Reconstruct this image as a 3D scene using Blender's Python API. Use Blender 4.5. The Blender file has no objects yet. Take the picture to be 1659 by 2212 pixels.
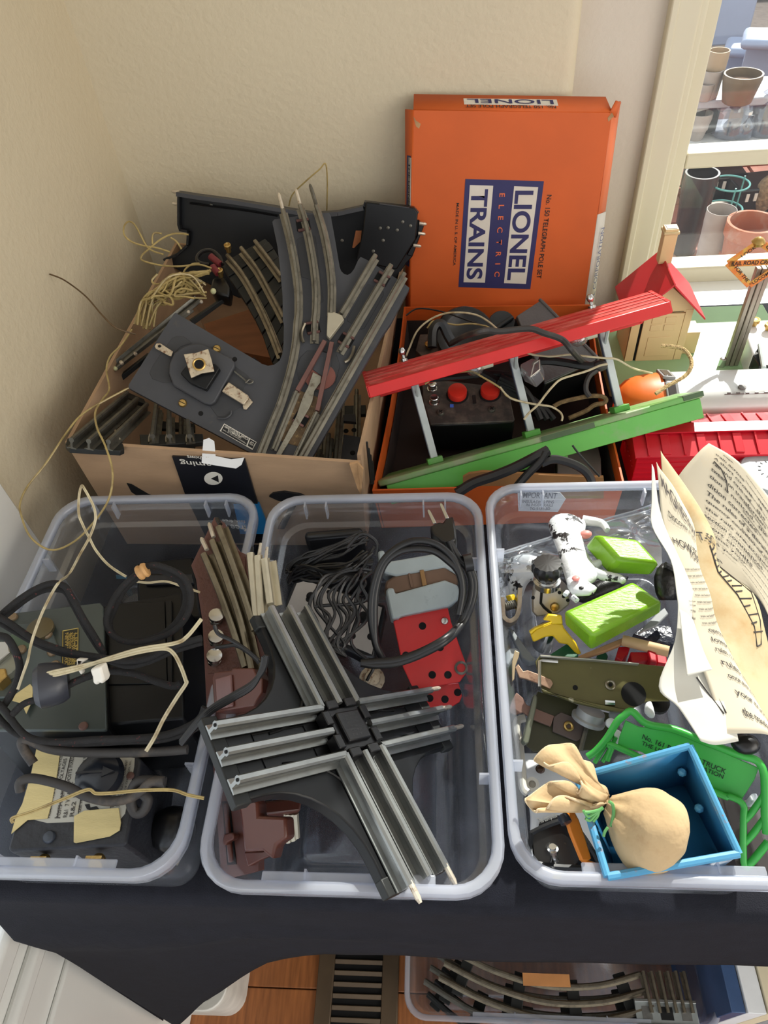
import bpy, math, random
from mathutils import Vector, Matrix
random.seed(7)
S = bpy.context.scene
COL = S.collection
V = Vector

# ------------------------------------------------------------------ camera
F = 1539.4
CAM = V((0, 0, .63))
def _axes():
    pitch, roll, t = .8335, -.1131, -.1275
    cp, sp = math.cos(pitch), math.sin(pitch)
    fw, up, rt = V((0, cp, -sp)), V((0, sp, cp)), V((1, 0, 0))
    c, s = math.cos(roll), math.sin(roll)
    r, u = c*rt + s*up, -s*rt + c*up
    M = Matrix(((math.cos(t), math.sin(t), 0), (-math.sin(t), math.cos(t), 0), (0, 0, 1)))
    return M @ fw, M @ r, M @ u
FW, RT, UP = _axes()
cd = bpy.data.cameras.new('camera')
cam = bpy.data.objects.new('camera', cd)
COL.objects.link(cam)
cd.sensor_fit = 'VERTICAL'
cd.sensor_height = 36
cd.lens = F/2212*36
cd.clip_start = .01
cam.matrix_world = Matrix(((RT.x, UP.x, -FW.x, CAM.x), (RT.y, UP.y, -FW.y, CAM.y), (RT.z, UP.z, -FW.z, CAM.z), (0, 0, 0, 1)))
S.camera = cam

# ------------------------------------------------------------------ light
S.view_settings.view_transform = 'Standard'
S.view_settings.look = 'None'
S.view_settings.gamma = 1
S.view_settings.use_curve_mapping = False
S.view_settings.exposure = -0.14
S.cycles.max_bounces = 10
S.cycles.transparent_max_bounces = 24
S.cycles.sample_clamp_indirect = 6
S.cycles.use_denoising = True
w = bpy.data.worlds.new('world')
S.world = w
w.use_nodes = True
bg = w.node_tree.nodes['Background']
bg.inputs[0].default_value = (.93, .96, 1.0, 1)
bg.inputs[1].default_value = 1.75
sd = bpy.data.lights.new('sun', 'SUN')
sd.energy = 10.0
sd.angle = .01
sd.color = (1, .95, .87)
sun = bpy.data.objects.new('sun', sd)
COL.objects.link(sun)
sun.location = (2, 4, 4)
sun.rotation_euler = V((-.40, -.85, -.70)).to_track_quat('-Z', 'Y').to_euler()
al = bpy.data.lights.new('room_fill', 'AREA')     # added fill lamp at the right, brightens the left wall; no window there
al.shape = 'RECTANGLE'
al.size, al.size_y = 2.2, 1.5
al.energy = 46
al.color = (1, .955, .89)
alo = bpy.data.objects.new('room_fill', al)
COL.objects.link(alo)
alo.location = (2.3, -.9, .95)
alo.rotation_euler = (V((-.3, .6, .1)) - alo.location).to_track_quat('-Z', 'Y').to_euler()

# ------------------------------------------------------------------ measuring helpers
def ray(x, y):
    return FW + RT*((x-829.5)/F) - UP*((y-1106)/F)
def P(x, y, z):
    d = ray(x, y)
    return CAM + d*((z-CAM.z)/d.z)
def PY(x, y, yy):
    d = ray(x, y)
    return CAM + d*(yy/d.y)
def PX(x, y, xx):
    d = ray(x, y)
    return CAM + d*(xx/d.x)
def PD(x, y, dep):
    return CAM + ray(x, y)*dep
def PT(t):
    """(x, y, z) on a level plane; (x, y, 'd', v) at a depth; (x, y, 'y'/'x', v) on a wall-parallel plane"""
    if isinstance(t, Vector):
        return t
    if len(t) == 3:
        return P(*t)
    return {'d': PD, 'y': PY, 'x': PX}[t[2]](t[0], t[1], t[3])

class Pl:
    """a plane through three measured points, with local axes u (a->b), v, n (towards the camera)"""
    def __init__(s, a, b, c):
        s.o, b, c = PT(a), PT(b), PT(c)
        s.u = (b-s.o).normalized()
        n = s.u.cross(c-s.o).normalized()
        if n.dot(CAM-s.o) < 0:
            n = -n
        s.n = n
        s.v = n.cross(s.u)
        u, v, o = s.u, s.v, s.o
        s.M = Matrix(((u.x, v.x, n.x, o.x), (u.y, v.y, n.y, o.y), (u.z, v.z, n.z, o.z), (0, 0, 0, 1)))
    def w(s, x, y, h=0):
        d = ray(x, y)
        t = (s.o + s.n*h - CAM).dot(s.n)/d.dot(s.n)
        return CAM + d*t
    def l(s, x, y, h=0):
        q = s.w(x, y, h) - s.o
        return V((q.dot(s.u), q.dot(s.v), h))
    def poly(s, pts, h=0):
        return [s.l(x, y, h) for x, y in pts]

class Fr:
    """a rigid frame given by origin and axes"""
    def __init__(s, o, R):
        s.M = Matrix(((R[0][0], R[0][1], R[0][2], o[0]), (R[1][0], R[1][1], R[1][2], o[1]), (R[2][0], R[2][1], R[2][2], o[2]), (0, 0, 0, 1)))

def Mz(loc, a=0):
    return Matrix.Translation(V(loc)) @ Matrix.Rotation(a, 4, 'Z')

# ------------------------------------------------------------------ materials
def lin(c):
    return tuple((v/12.92 if v <= .04045 else ((v+.055)/1.055)**2.4) for v in [x/255 for x in c]) + (1,)
MATS = {}
def mat(name, rgb, rough=.5, metal=0, var=.12, scale=30, bump=0, bscale=None, rgb2=None, mix=(.55, .7), spec=.5, coat=0, stretch=None, trans=0, alpha=1, emit=0):
    if name in MATS:
        return MATS[name]
    m = bpy.data.materials.new(name)
    m.use_nodes = True
    nt = m.node_tree
    N, L = nt.nodes, nt.links
    b = N['Principled BSDF']
    tc = N.new('ShaderNodeTexCoord')
    src = tc.outputs['Object']
    if stretch:
        mp = N.new('ShaderNodeMapping')
        mp.inputs['Scale'].default_value = stretch
        L.new(src, mp.inputs[0])
        src = mp.outputs[0]
    nz = N.new('ShaderNodeTexNoise')
    nz.inputs['Scale'].default_value = scale
    nz.inputs['Detail'].default_value = 5
    L.new(src, nz.inputs['Vector'])
    mr = N.new('ShaderNodeMapRange')
    mr.inputs[1].default_value, mr.inputs[2].default_value = .3, .7
    mr.inputs[3].default_value, mr.inputs[4].default_value = 1-var, 1+var
    L.new(nz.outputs[0], mr.inputs[0])
    mx = N.new('ShaderNodeMix')
    mx.data_type = 'RGBA'
    mx.blend_type = 'MULTIPLY'
    mx.inputs[0].default_value = 1
    mx.inputs[6].default_value = lin(rgb)
    L.new(mr.outputs[0], mx.inputs[7])
    out = mx.outputs[2]
    if rgb2:
        n2 = N.new('ShaderNodeTexNoise')
        n2.inputs['Scale'].default_value = scale*1.7
        n2.inputs['Detail'].default_value = 8
        n2.inputs['Roughness'].default_value = .65
        L.new(src, n2.inputs['Vector'])
        r2 = N.new('ShaderNodeMapRange')
        r2.inputs[1].default_value, r2.inputs[2].default_value = mix
        L.new(n2.outputs[0], r2.inputs[0])
        m2 = N.new('ShaderNodeMix')
        m2.data_type = 'RGBA'
        L.new(r2.outputs[0], m2.inputs[0])
        L.new(out, m2.inputs[6])
        m2.inputs[7].default_value = lin(rgb2)
        out = m2.outputs[2]
    L.new(out, b.inputs['Base Color'])
    b.inputs['Roughness'].default_value = rough
    b.inputs['Metallic'].default_value = metal
    b.inputs['Specular IOR Level'].default_value = spec
    b.inputs['Coat Weight'].default_value = coat
    b.inputs['Transmission Weight'].default_value = trans
    if bump:
        nb = N.new('ShaderNodeTexNoise')
        nb.inputs['Scale'].default_value = bscale or scale*3
        nb.inputs['Detail'].default_value = 4
        L.new(src, nb.inputs['Vector'])
        bp = N.new('ShaderNodeBump')
        bp.inputs['Strength'].default_value = 1
        bp.inputs['Distance'].default_value = bump
        L.new(nb.outputs[0], bp.inputs['Height'])
        L.new(bp.outputs[0], b.inputs['Normal'])
    MATS[name] = m
    return m

def clear(name, rgb, haze=.22, gloss=.08, rough=.12, hrgb=(225, 232, 242)):
    """thin clear plastic: mostly see-through, a little milky, with a sheen"""
    if name in MATS:
        return MATS[name]
    m = bpy.data.materials.new(name)
    m.use_nodes = True
    nt = m.node_tree
    N, L = nt.nodes, nt.links
    N.remove(N['Principled BSDF'])
    o = N['Material Output']
    tr = N.new('ShaderNodeBsdfTransparent')
    tr.inputs[0].default_value = lin(rgb)
    df = N.new('ShaderNodeBsdfDiffuse')
    df.inputs[0].default_value = lin(hrgb)
    tl = N.new('ShaderNodeBsdfTranslucent')
    tl.inputs[0].default_value = lin(hrgb)
    gl = N.new('ShaderNodeBsdfGlossy')
    gl.inputs['Roughness'].default_value = rough
    m0 = N.new('ShaderNodeMixShader')
    m0.inputs[0].default_value = .5
    L.new(df.outputs[0], m0.inputs[1])
    L.new(tl.outputs[0], m0.inputs[2])
    m1 = N.new('ShaderNodeMixShader')
    tc = N.new('ShaderNodeTexCoord')
    nz = N.new('ShaderNodeTexNoise')
    nz.inputs['Scale'].default_value = 14
    L.new(tc.outputs['Object'], nz.inputs['Vector'])
    mr = N.new('ShaderNodeMapRange')
    mr.inputs[3].default_value, mr.inputs[4].default_value = haze*.7, haze*1.3
    L.new(nz.outputs[0], mr.inputs[0])
    L.new(mr.outputs[0], m1.inputs[0])
    L.new(tr.outputs[0], m1.inputs[1])
    L.new(m0.outputs[0], m1.inputs[2])
    fr = N.new('ShaderNodeLayerWeight')
    fr.inputs[0].default_value = .22
    ad = N.new('ShaderNodeMath')
    ad.operation = 'MULTIPLY_ADD'
    ad.inputs[1].default_value = .45
    ad.inputs[2].default_value = gloss*.5
    L.new(fr.outputs['Facing'], ad.inputs[0])
    m2 = N.new('ShaderNodeMixShader')
    L.new(ad.outputs[0], m2.inputs[0])
    L.new(m1.outputs[0], m2.inputs[1])
    L.new(gl.outputs[0], m2.inputs[2])
    L.new(m2.outputs[0], o.inputs[0])
    MATS[name] = m
    return m

# ------------------------------------------------------------------ mesh helpers
def spline(pts, n=8, closed=False):
    pts = [V(p) for p in pts]
    k = len(pts)
    out = []
    rng = k if closed else k-1
    for i in range(rng):
        if closed:
            p0, p1, p2, p3 = pts[i-1], pts[i], pts[(i+1) % k], pts[(i+2) % k]
        else:
            p0, p1, p2, p3 = pts[max(i-1, 0)], pts[i], pts[i+1], pts[min(i+2, k-1)]
        for j in range(n):
            t = j/n
            out.append(.5*((2*p1) + (p2-p0)*t + (2*p0-5*p1+4*p2-p3)*t*t + (3*p1-p0-3*p2+p3)*t**3))
    if not closed:
        out.append(pts[-1])
    return out

RAIL = [(-.0046, 0), (.0046, 0), (.0046, .0010), (.0011, .0018), (.0011, .0066), (.0024, .0082), (.0024, .0102), (.0013, .0116), (-.0013, .0116), (-.0024, .0102), (-.0024, .0082), (-.0011, .0066), (-.0011, .0018), (-.0046, .0010)]

class MB:
    def __init__(s):
        s.v, s.f = [], []
    def add(s, vs, fs):
        k = len(s.v)
        s.v += [V(p) for p in vs]
        s.f += [[i+k for i in f] for f in fs]
        return s
    def box(s, c, d, M=None):
        x, y, z = d[0]/2, d[1]/2, d[2]/2
        vs = [V((a*x, b*y, e*z)) for a in (-1, 1) for b in (-1, 1) for e in (-1, 1)]
        if M:
            vs = [M @ p for p in vs]
        vs = [p+V(c) for p in vs]
        return s.add(vs, [(0, 1, 3, 2), (4, 6, 7, 5), (0, 4, 5, 1), (2, 3, 7, 6), (0, 2, 6, 4), (1, 5, 7, 3)])
    def hexa(s, b, t):
        """eight corners: bottom loop, top loop"""
        return s.loft([b, t])
    def loft(s, loops, cap=True, closed=True):
        k = len(loops[0])
        vs = [p for l in loops for p in l]
        fs = []
        for i in range(len(loops)-1):
            for j in range(k if closed else k-1):
                a, b = i*k+j, i*k+(j+1) % k
                fs.append((a, b, b+k, a+k))
        if cap:
            fs.append(list(range(k))[::-1])
            fs.append([(len(loops)-1)*k+j for j in range(k)])
        return s.add(vs, fs)
    def prism(s, pts, h0, h1, top=None):
        a = [V((p[0], p[1], h0)) for p in pts]
        b = [V((p[0], p[1], h1)) for p in (top or pts)]
        ar = sum(a[i].x*a[(i+1) % len(a)].y-a[(i+1) % len(a)].x*a[i].y for i in range(len(a)))
        if ar < 0:
            a, b = a[::-1], b[::-1]
        return s.loft([a, b])
    def tube(s, path, r, seg=8, caps=True, closed=False):
        path = [V(p) for p in path]
        n = len(path)
        rr = r if isinstance(r, (list, tuple)) else [r]*n
        T = []
        for i in range(n):
            a = path[i-1] if (i or closed) else path[0]
            b = path[(i+1) % n] if (i < n-1 or closed) else path[-1]
            d = (b-a)
            T.append(d.normalized() if d.length > 1e-9 else V((0, 0, 1)))
        up = V((0, 0, 1)) if abs(T[0].z) < .9 else V((1, 0, 0))
        nrm = (up - T[0]*up.dot(T[0])).normalized()
        loops = []
        for i in range(n):
            nrm = (nrm - T[i]*nrm.dot(T[i]))
            nrm = nrm.normalized() if nrm.length > 1e-6 else T[i].orthogonal().normalized()
            bn = T[i].cross(nrm)
            loops.append([path[i] + (nrm*math.cos(2*math.pi*k/seg) + bn*math.sin(2*math.pi*k/seg))*rr[i] for k in range(seg)])
        if closed:
            loops.append(loops[0])
            caps = False
        return s.loft(loops, cap=caps)
    def sweep(s, path, prof, n=(0, 0, 1)):
        """profile (across, up) along a path lying in a plane with normal n"""
        path = [V(p) for p in path]
        n = V(n)
        loops = []
        for i in range(len(path)):
            t = (path[min(i+1, len(path)-1)]-path[max(i-1, 0)]).normalized()
            sd_ = t.cross(n).normalized()
            loops.append([path[i]+sd_*a+n*b for a, b in prof])
        return s.loft(loops)
    def lathe(s, prof, c=(0, 0, 0), ax=(0, 0, 1), seg=20, cap=True):
        ax = V(ax).normalized()
        q = ax.to_track_quat('Z', 'Y').to_matrix()
        c = V(c)
        loops = [[c + q @ V((r*math.cos(2*math.pi*k/seg), r*math.sin(2*math.pi*k/seg), z)) for k in range(seg)] for r, z in prof]
        return s.loft(loops, cap=cap)
    def grid(s, rows):
        n, m = len(rows), len(rows[0])
        return s.add([p for r in rows for p in r], [(i*m+j, i*m+j+1, (i+1)*m+j+1, (i+1)*m+j) for i in range(n-1) for j in range(m-1)])
    def sphere(s, c, r, seg=12, ring=8, sq=(1, 1, 1)):
        c = V(c)
        loops = []
        for i in range(1, ring):
            a = math.pi*i/ring
            loops.append([c+V((r*sq[0]*math.sin(a)*math.cos(2*math.pi*k/seg), r*sq[1]*math.sin(a)*math.sin(2*math.pi*k/seg), -r*sq[2]*math.cos(a))) for k in range(seg)])
        return s.loft(loops)
    def xf(s, M):
        s.v = [M @ p for p in s.v]
        return s
    def build(s, name, m, parent=None, bev=0, smooth=True, solid=0, sub=0, ang=38):
        me = bpy.data.meshes.new(name)
        vs = s.v
        o = bpy.data.objects.new(name, me)
        if parent is None and vs:
            lo = V((min(p.x for p in vs), min(p.y for p in vs), min(p.z for p in vs)))
            hi = V((max(p.x for p in vs), max(p.y for p in vs), max(p.z for p in vs)))
            c = V(((lo.x+hi.x)/2, (lo.y+hi.y)/2, lo.z))
            o.location = c
            vs = [p-c for p in vs]
        me.from_pydata([tuple(p) for p in vs], [], [tuple(f) for f in s.f])
        me.update()
        import bmesh
        bm = bmesh.new()
        bm.from_mesh(me)
        bmesh.ops.recalc_face_normals(bm, faces=bm.faces)
        bm.to_mesh(me)
        bm.free()
        if smooth:
            me.shade_smooth()
            me.set_sharp_from_angle(angle=math.radians(ang))
        me.materials.append(m)
        COL.objects.link(o)
        if parent:
            o.parent = parent
        if solid:
            md = o.modifiers.new('solid', 'SOLIDIFY')
            md.thickness = solid
            md.offset = 0
        if sub:
            md = o.modifiers.new('sub', 'SUBSURF')
            md.levels = md.render_levels = sub
        if bev:
            md = o.modifiers.new('bevel', 'BEVEL')
            md.width = bev
            md.segments = 2
            md.limit_method = 'ANGLE'
            md.angle_limit = math.radians(40)
        return o

def tag(o, label=None, cat=None, group=None, kind=None):
    if label: o['label'] = label
    if cat: o['category'] = cat
    if group: o['group'] = group
    if kind: o['kind'] = kind
    return o
def thing(name, label, cat, M=None, group=None):
    o = bpy.data.objects.new(name, None)
    o.empty_display_size = .02
    COL.objects.link(o)
    if M is not None:
        o.matrix_world = M
    return tag(o, label, cat, group)
def struct(o):
    o['kind'] = 'structure'
    return o
def part(o, label):
    o['label'] = label
    return o

_fc = None
def text(parent, s, a, b, height, h, m, name='lettering', up=None, space=1.0, bold=.012):
    """flat printed lettering in the parent's local xy plane, baseline from a to b"""
    cu = bpy.data.curves.new(name, 'FONT')
    cu.body = s
    cu.space_character = space
    cu.offset = bold
    ob = bpy.data.objects.new(name, cu)
    COL.objects.link(ob)
    dg = bpy.context.evaluated_depsgraph_get()
    me = bpy.data.meshes.new_from_object(ob.evaluated_get(dg))
    bpy.data.objects.remove(ob)
    xs = [v.co.x for v in me.vertices]
    ys = [v.co.y for v in me.vertices]
    x0, x1, y0, y1 = min(xs), max(xs), min(ys), max(ys)
    a, b = V((a[0], a[1])), V((b[0], b[1]))
    d = b-a
    ln = d.length
    d.normalize()
    u = V((-d.y, d.x))
    if up == -1:
        u = -u
    for v in me.vertices:
        q = a + d*((v.co.x-x0)/(x1-x0)*ln) + u*((v.co.y-y0)/(y1-y0)*height)
        v.co = (q.x, q.y, h)
    me.materials.clear()
    me.materials.append(m)
    o = bpy.data.objects.new(name, me)
    COL.objects.link(o)
    o.parent = parent
    return o

def wirepts(pts, n=8, closed=False):
    return spline([PT(p) for p in pts], n, closed)

# ------------------------------------------------------------------ material palette
WALL = mat('wall_paint', (207, 195, 169), rough=.75, var=.03, scale=3, bump=.0011, bscale=130)
WALL_BACKLIT = mat('wall_paint_backlit', (206, 196, 182), rough=.75, var=.03, scale=3, bump=.0008, bscale=130)  # greyer copy of the wall paint; its backlit tone is put into the colour
WHITE = mat('white_gloss_paint', (232, 232, 228), rough=.3, var=.03, scale=6)
CREAM = mat('cream_trim_paint', (212, 204, 180), rough=.35, var=.03, scale=6)
CLOTH = mat('black_tablecloth', (27, 28, 36), rough=.9, var=.15, scale=60, bump=.0006, bscale=900, spec=.25)
OAK = mat('oak_floor', (150, 92, 50), rough=.4, var=.3, scale=10, stretch=(14, 1.2, 1))
BRICK = mat('patio_brick', (150, 96, 80), rough=.9, var=.2, scale=9, bump=.002, rgb2=(168, 128, 110))
MORTAR = mat('patio_mortar', (172, 158, 144), rough=.95, var=.15, scale=30)
TUB = clear('tub_plastic', (249, 251, 255), haze=.065, gloss=.06, rough=.14, hrgb=(236, 241, 250))
TUBRIM = clear('tub_rim_plastic', (246, 249, 255), haze=.34, gloss=.10, rough=.16, hrgb=(242, 246, 255))
BAG = clear('bag_film', (248, 250, 252), haze=.10, gloss=.35, rough=.10)
GLASS = clear('window_glass', (250, 252, 252), haze=.012, gloss=.02, rough=.02)
KRAFT = mat('cardboard', (172, 142, 112), rough=.85, var=.10, scale=18, bump=.0003, bscale=200, stretch=(1, 1, 3))
KRAFTIN = mat('cardboard_torn', (170, 134, 96), rough=.95, var=.25, scale=60)
INKBLK = mat('black_ink', (24, 24, 26), rough=.6, var=.1)
TAPEBLK = mat('black_packing_tape', (26, 27, 33), rough=.28, var=.12, scale=12)
TAPEBLUE = mat('blue_tape_print', (40, 130, 190), rough=.35)
INKWHT = mat('white_ink', (225, 222, 212), rough=.6, var=.05)
PAPERW = mat('white_paper', (222, 224, 226), rough=.9, var=.04)
PAPERY = mat('aged_paper', (222, 210, 180), rough=.9, var=.10, scale=6, rgb2=(205, 176, 122), mix=(.58, .85))
TAPEY = mat('masking_tape', (216, 198, 142), rough=.75, var=.12, scale=15, bump=.0002, bscale=400, stretch=(1, 6, 1))
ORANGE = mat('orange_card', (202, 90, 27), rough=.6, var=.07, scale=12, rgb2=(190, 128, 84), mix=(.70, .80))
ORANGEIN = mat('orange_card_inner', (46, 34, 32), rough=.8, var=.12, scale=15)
NAVY = mat('navy_ink', (40, 40, 92), rough=.55, var=.06)
OFFW = mat('offwhite_ink', (214, 208, 196), rough=.6, var=.06)
ORINK = mat('orange_ink', (224, 108, 62), rough=.55, var=.05)
SWGREY = mat('switch_grey_enamel', (66, 67, 71), rough=.5, spec=.35, var=.10, scale=25, rgb2=(92, 86, 78), mix=(.62, .8))
BLKMETAL = mat('black_enamel', (20, 21, 23), rough=.36, spec=.3, var=.2, scale=20, rgb2=(70, 60, 50), mix=(.70, .82))
BLKCRINK = mat('black_crackle_enamel', (40, 41, 46), rough=.5, var=.15, scale=30, bump=.0008, bscale=170, rgb2=(96, 74, 60), mix=(.68, .78))
BLKPL = mat('black_plastic', (20, 20, 22), rough=.3, var=.1)
BLKTIE = mat('dark_tie_steel', (38, 40, 40), rough=.5, metal=.3, var=.2, scale=40, rgb2=(96, 80, 62), mix=(.66, .8))
RAILM = mat('tinplate_rail', (136, 128, 112), rough=.33, metal=.75, var=.18, scale=60, rgb2=(92, 84, 74), mix=(.5, .75))
RAILD = mat('dulled_rail', (106, 104, 96), rough=.42, metal=.7, var=.2, scale=60, rgb2=(64, 60, 56), mix=(.5, .75))
RAILB = mat('bright_rail', (150, 152, 150), rough=.3, metal=.8, var=.10, scale=50, rgb2=(130, 132, 132), mix=(.55, .8))
CHROME = mat('nickel', (200, 200, 198), rough=.2, metal=1, var=.08)
BRASS = mat('brass', (190, 158, 96), rough=.32, metal=.9, var=.15, rgb2=(120, 92, 56), mix=(.55, .75))
PINW = mat('pin_steel', (205, 195, 178), rough=.35, metal=.5, var=.15, scale=120, rgb2=(120, 90, 64), mix=(.55, .7))
REDFIB = mat('red_fibre', (102, 68, 62), rough=.7, var=.15, scale=40)
RUSTP = mat('rusty_plate', (196, 182, 158), rough=.5, metal=.4, var=.15, scale=120, rgb2=(120, 84, 60), mix=(.52, .66))
BROWNPL = mat('brown_plastic', (92, 52, 42), rough=.3, var=.10, scale=20)
BROWNRG = mat('brown_plastic_textured', (92, 55, 42), rough=.6, var=.12, scale=60, bump=.0015, bscale=380)
GREYCAST = mat('grey_blue_casting', (160, 170, 172), rough=.42, var=.08, scale=30, rgb2=(120, 128, 130), mix=(.6, .8))
LAMIN = mat('laminated_core', (110, 86, 70), rough=.6, metal=.3, var=.2, scale=30, stretch=(1, 1, 30))
REDMET = mat('red_enamel', (206, 38, 38), rough=.32, var=.08, scale=20, rgb2=(120, 40, 36), mix=(.74, .8))
GREYPLATE = mat('grey_zinc_plate', (178, 174, 170), rough=.4, metal=.35, var=.08, scale=30, rgb2=(130, 124, 118), mix=(.6, .85))
GRNDUST = mat('dusty_green_enamel', (104, 164, 84), rough=.5, var=.1, scale=9, rgb2=(146, 160, 124), mix=(.42, .62))
GRNPLAT = mat('green_enamel', (92, 172, 72), rough=.35, var=.08, scale=14, rgb2=(132, 160, 112), mix=(.58, .80))
REDROOF = mat('red_roof_plastic', (188, 46, 42), rough=.38, var=.08, scale=18, rgb2=(204, 108, 98), mix=(.46, .70), stretch=(1, 5, 1))
ALUP = mat('aluminium_paint', (186, 194, 194), rough=.4, metal=.15, var=.12)
HOLE_SHADE = mat('hole_shade', (8, 8, 9), rough=.9, var=0)  # flat near-black patches; the dark inside openings is painted on
CORD = mat('black_cloth_cord', (25, 24, 25), rough=.85, var=.25, scale=140, bump=.0004, bscale=900, rgb2=(110, 52, 52), mix=(.63, .66))
CORDR = mat('black_rubber_cord', (20, 20, 22), rough=.4, var=.12)
CORDG = mat('grey_rubber_cord', (50, 47, 46), rough=.6, var=.15, rgb2=(96, 84, 72), mix=(.55, .8))
WIREY = mat('clear_yellowed_wire', (168, 148, 96), rough=.3, var=.2, scale=40, rgb2=(120, 100, 62), mix=(.5, .75))
WIREW = mat('ivory_lamp_cord', (196, 184, 152), rough=.3, var=.15, scale=30, rgb2=(134, 110, 70), mix=(.48, .72))
WIRED = mat('brown_wire', (88, 68, 44), rough=.5, var=.2)

# ------------------------------------------------------------------ the room
YB, XL, ZF = 1.0, -.44, -.80
YR = 1.06                      # recessed wall that holds the window
XS = .172                      # where the back wall turns into the recess
ZC = 1.75
# back wall with a rounded outside corner
mb = MB()
prof = [V((XL-.1, YB, 0))] + [V((XL + (XS-.018-XL)*i/6, YB, 0)) for i in range(7)]
prof += [V((XS-.018+.018*math.sin(a), YB+.018-.018*math.cos(a), 0)) for a in [math.pi/2*k/6 for k in range(1, 7)]]
prof += [V((XS, YR+.05, 0)), V((XS-.02, YR+.08, 0)), V((XL-.1, YR+.08, 0))]
mb.loft([[p+V((0, 0, ZF)) for p in prof], [p+V((0, 0, ZC)) for p in prof]])
struct(mb.build('wall_back', WALL))
WX0, WX1, WZ0, WZ1 = .320, 2.05, -.03, 1.62
mb = MB()
mb.box(((XS+WX0)/2-.004, YR+.04, (ZF+ZC)/2), (WX0-XS+.008, .08, ZC-ZF))
mb.box(((WX0+2.7)/2, YR+.04, (ZF+WZ0)/2-.02), (2.7-WX0, .08, WZ0-ZF-.04))
mb.box(((WX0+2.7)/2, YR+.04, (WZ1+ZC)/2), (2.7-WX0, .08, ZC-WZ1))
mb.box(((WX1+2.7)/2, YR+.04, (WZ0+WZ1)/2), (2.7-WX1, .08, WZ1-WZ0))
struct(mb.build('wall_window', WALL_BACKLIT))
# left wall: painted plaster as far as the white door casing
YD = .472
mb = MB()
mb.box((XL-.05, (YD+YB+.1)/2, (ZF+ZC)/2), (.1, YB+.1-YD, ZC-ZF))
struct(mb.build('wall_left', WALL))
d1 = tag(thing('door_1', 'white painted panelled door in the left wall', None, Mz((XL, YD, ZF))), kind='structure')
del d1['label']
H = ZC-ZF
MB().box((-.03, -.125, H/2), (.06, .25, H)).build('door_stile', WHITE, d1, bev=.004)
MB().box((-.03, -1.45, H/2), (.06, .16, H)).build('door_stile', WHITE, d1, bev=.004)
MB().box((-.03, -.81, .33), (.06, 1.14, .66)).build('bottom_rail', WHITE, d1, bev=.004)
MB().box((-.03, -.81, H-.10), (.06, 1.14, .20)).build('top_rail', WHITE, d1, bev=.004)
MB().box((-.03, -.81, H/2+.2), (.004, 1.14, H-.7)).build('pane', GLASS, d1)
MB().box((.003, -.06, H/2), (.006, .119, H)).build('casing', WHITE, d1, bev=.002)
for z, hh in ((.58, .022), (.64, .03)):
    MB().box((.006, -.8, z+.02), (.014, 1.36, hh)).build('moulding', WHITE, d1, bev=.006)
MB().box((.0035, -.8, .30), (.007, 1.2, .44)).build('door_panel', WHITE, d1, bev=.004)
# far right wall, ceiling, floor of planks
struct(MB().box((2.75, -.9, (ZF+ZC)/2), (.1, 4.1, ZC-ZF)).build('wall_right', WALL))
struct(MB().box((1.1, -.9, ZC+.05), (3.4, 4.1, .1)).build('ceiling', WHITE))
fl = struct(MB().box((1.1, -.9, ZF-.04), (3.4, 4.1, .05)).build('floor', mat('subfloor', (70, 44, 28), rough=.9)))
pm = None
for i in range(14):
    y = -.12 + i*.058
    o = MB().box((0, 0, 0), (1.5, .0565, .016)).build('plank', OAK, fl, bev=.0015) if pm is None else bpy.data.objects.new('plank', pm)
    if pm is None:
        pm = o.data
    else:
        COL.objects.link(o)
        o.parent = fl
        md = o.modifiers.new('bevel', 'BEVEL'); md.width = .0015; md.segments = 2
    o.location = V((.2 + (.31*i) % .37, y, ZF-.007)) - fl.location

# ------------------------------------------------------------------ window: cream sash, panes, sill
wn = tag(thing('window_1', 'x', None, Mz((WX0, YR, 0))), kind='structure')
del wn['label']
GY = .055
ww = WX1-WX0
def wbar(name, x0, x1, z0, z1, y0, y1, m=CREAM, bev=.003):
    return MB().box(((x0+x1)/2, (y0+y1)/2, (z0+z1)/2), (x1-x0, y1-y0, z1-z0)).build(name, m, wn, bev=bev)
wbar('casing', -.03, .002, -.05, WZ1+.05, -.012, .004)
wbar('casing_bead', -.036, -.026, -.05, WZ1+.05, -.016, .004, bev=.002)
wbar('jamb', -.002, .012, -.04, WZ1, -.004, .12)
wbar('stile', .008, .040, -.03, WZ1, GY-.02, GY+.02)
wbar('stile', ww-.04, ww, -.03, WZ1, GY-.02, GY+.02)
wbar('rail', .0, ww, -.032, -.004, GY-.02, GY+.02)
zr = PY(1560, 345, YR+GY-.02).z
wbar('rail', .04, ww, zr-.012, zr+.010, GY-.019, GY+.02)
MB().box((ww/2, GY+.004, (zr-.008)/2-.006), (ww-.05, .003, zr-.004)).build('pane', GLASS, wn)
MB().box((ww/2, GY+.004, (zr+WZ1)/2), (ww-.05, .003, WZ1-zr-.004)).build('pane', GLASS, wn)
wbar('window_sill', -.03, ww, -.055, -.030, -.085, .09, WHITE, bev=.004)

# ------------------------------------------------------------------ table under a black cloth
TX0, TX1, TY0, TY1 = -.405, 1.5, .145, .975
tb = thing('table', 'folding table under the black tablecloth', 'table', Mz(((TX0+TX1)/2, .55, ZF)))
MB().box((0, 0, -ZF-.022), (TX1-TX0-.01, TY1-TY0-.02, .03)).build('table_top', mat('table_laminate', (150, 146, 140)), tb, bev=.004)
for sx in (-1, 1):
    for sy in (-1, 1):
        MB().tube([(sx*.86, sy*.30+.05, 0), (sx*.86, sy*.30+.05, -ZF-.03)], .014).build('leg', mat('leg_steel', (70, 70, 74), rough=.4, metal=.6), tb)
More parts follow.
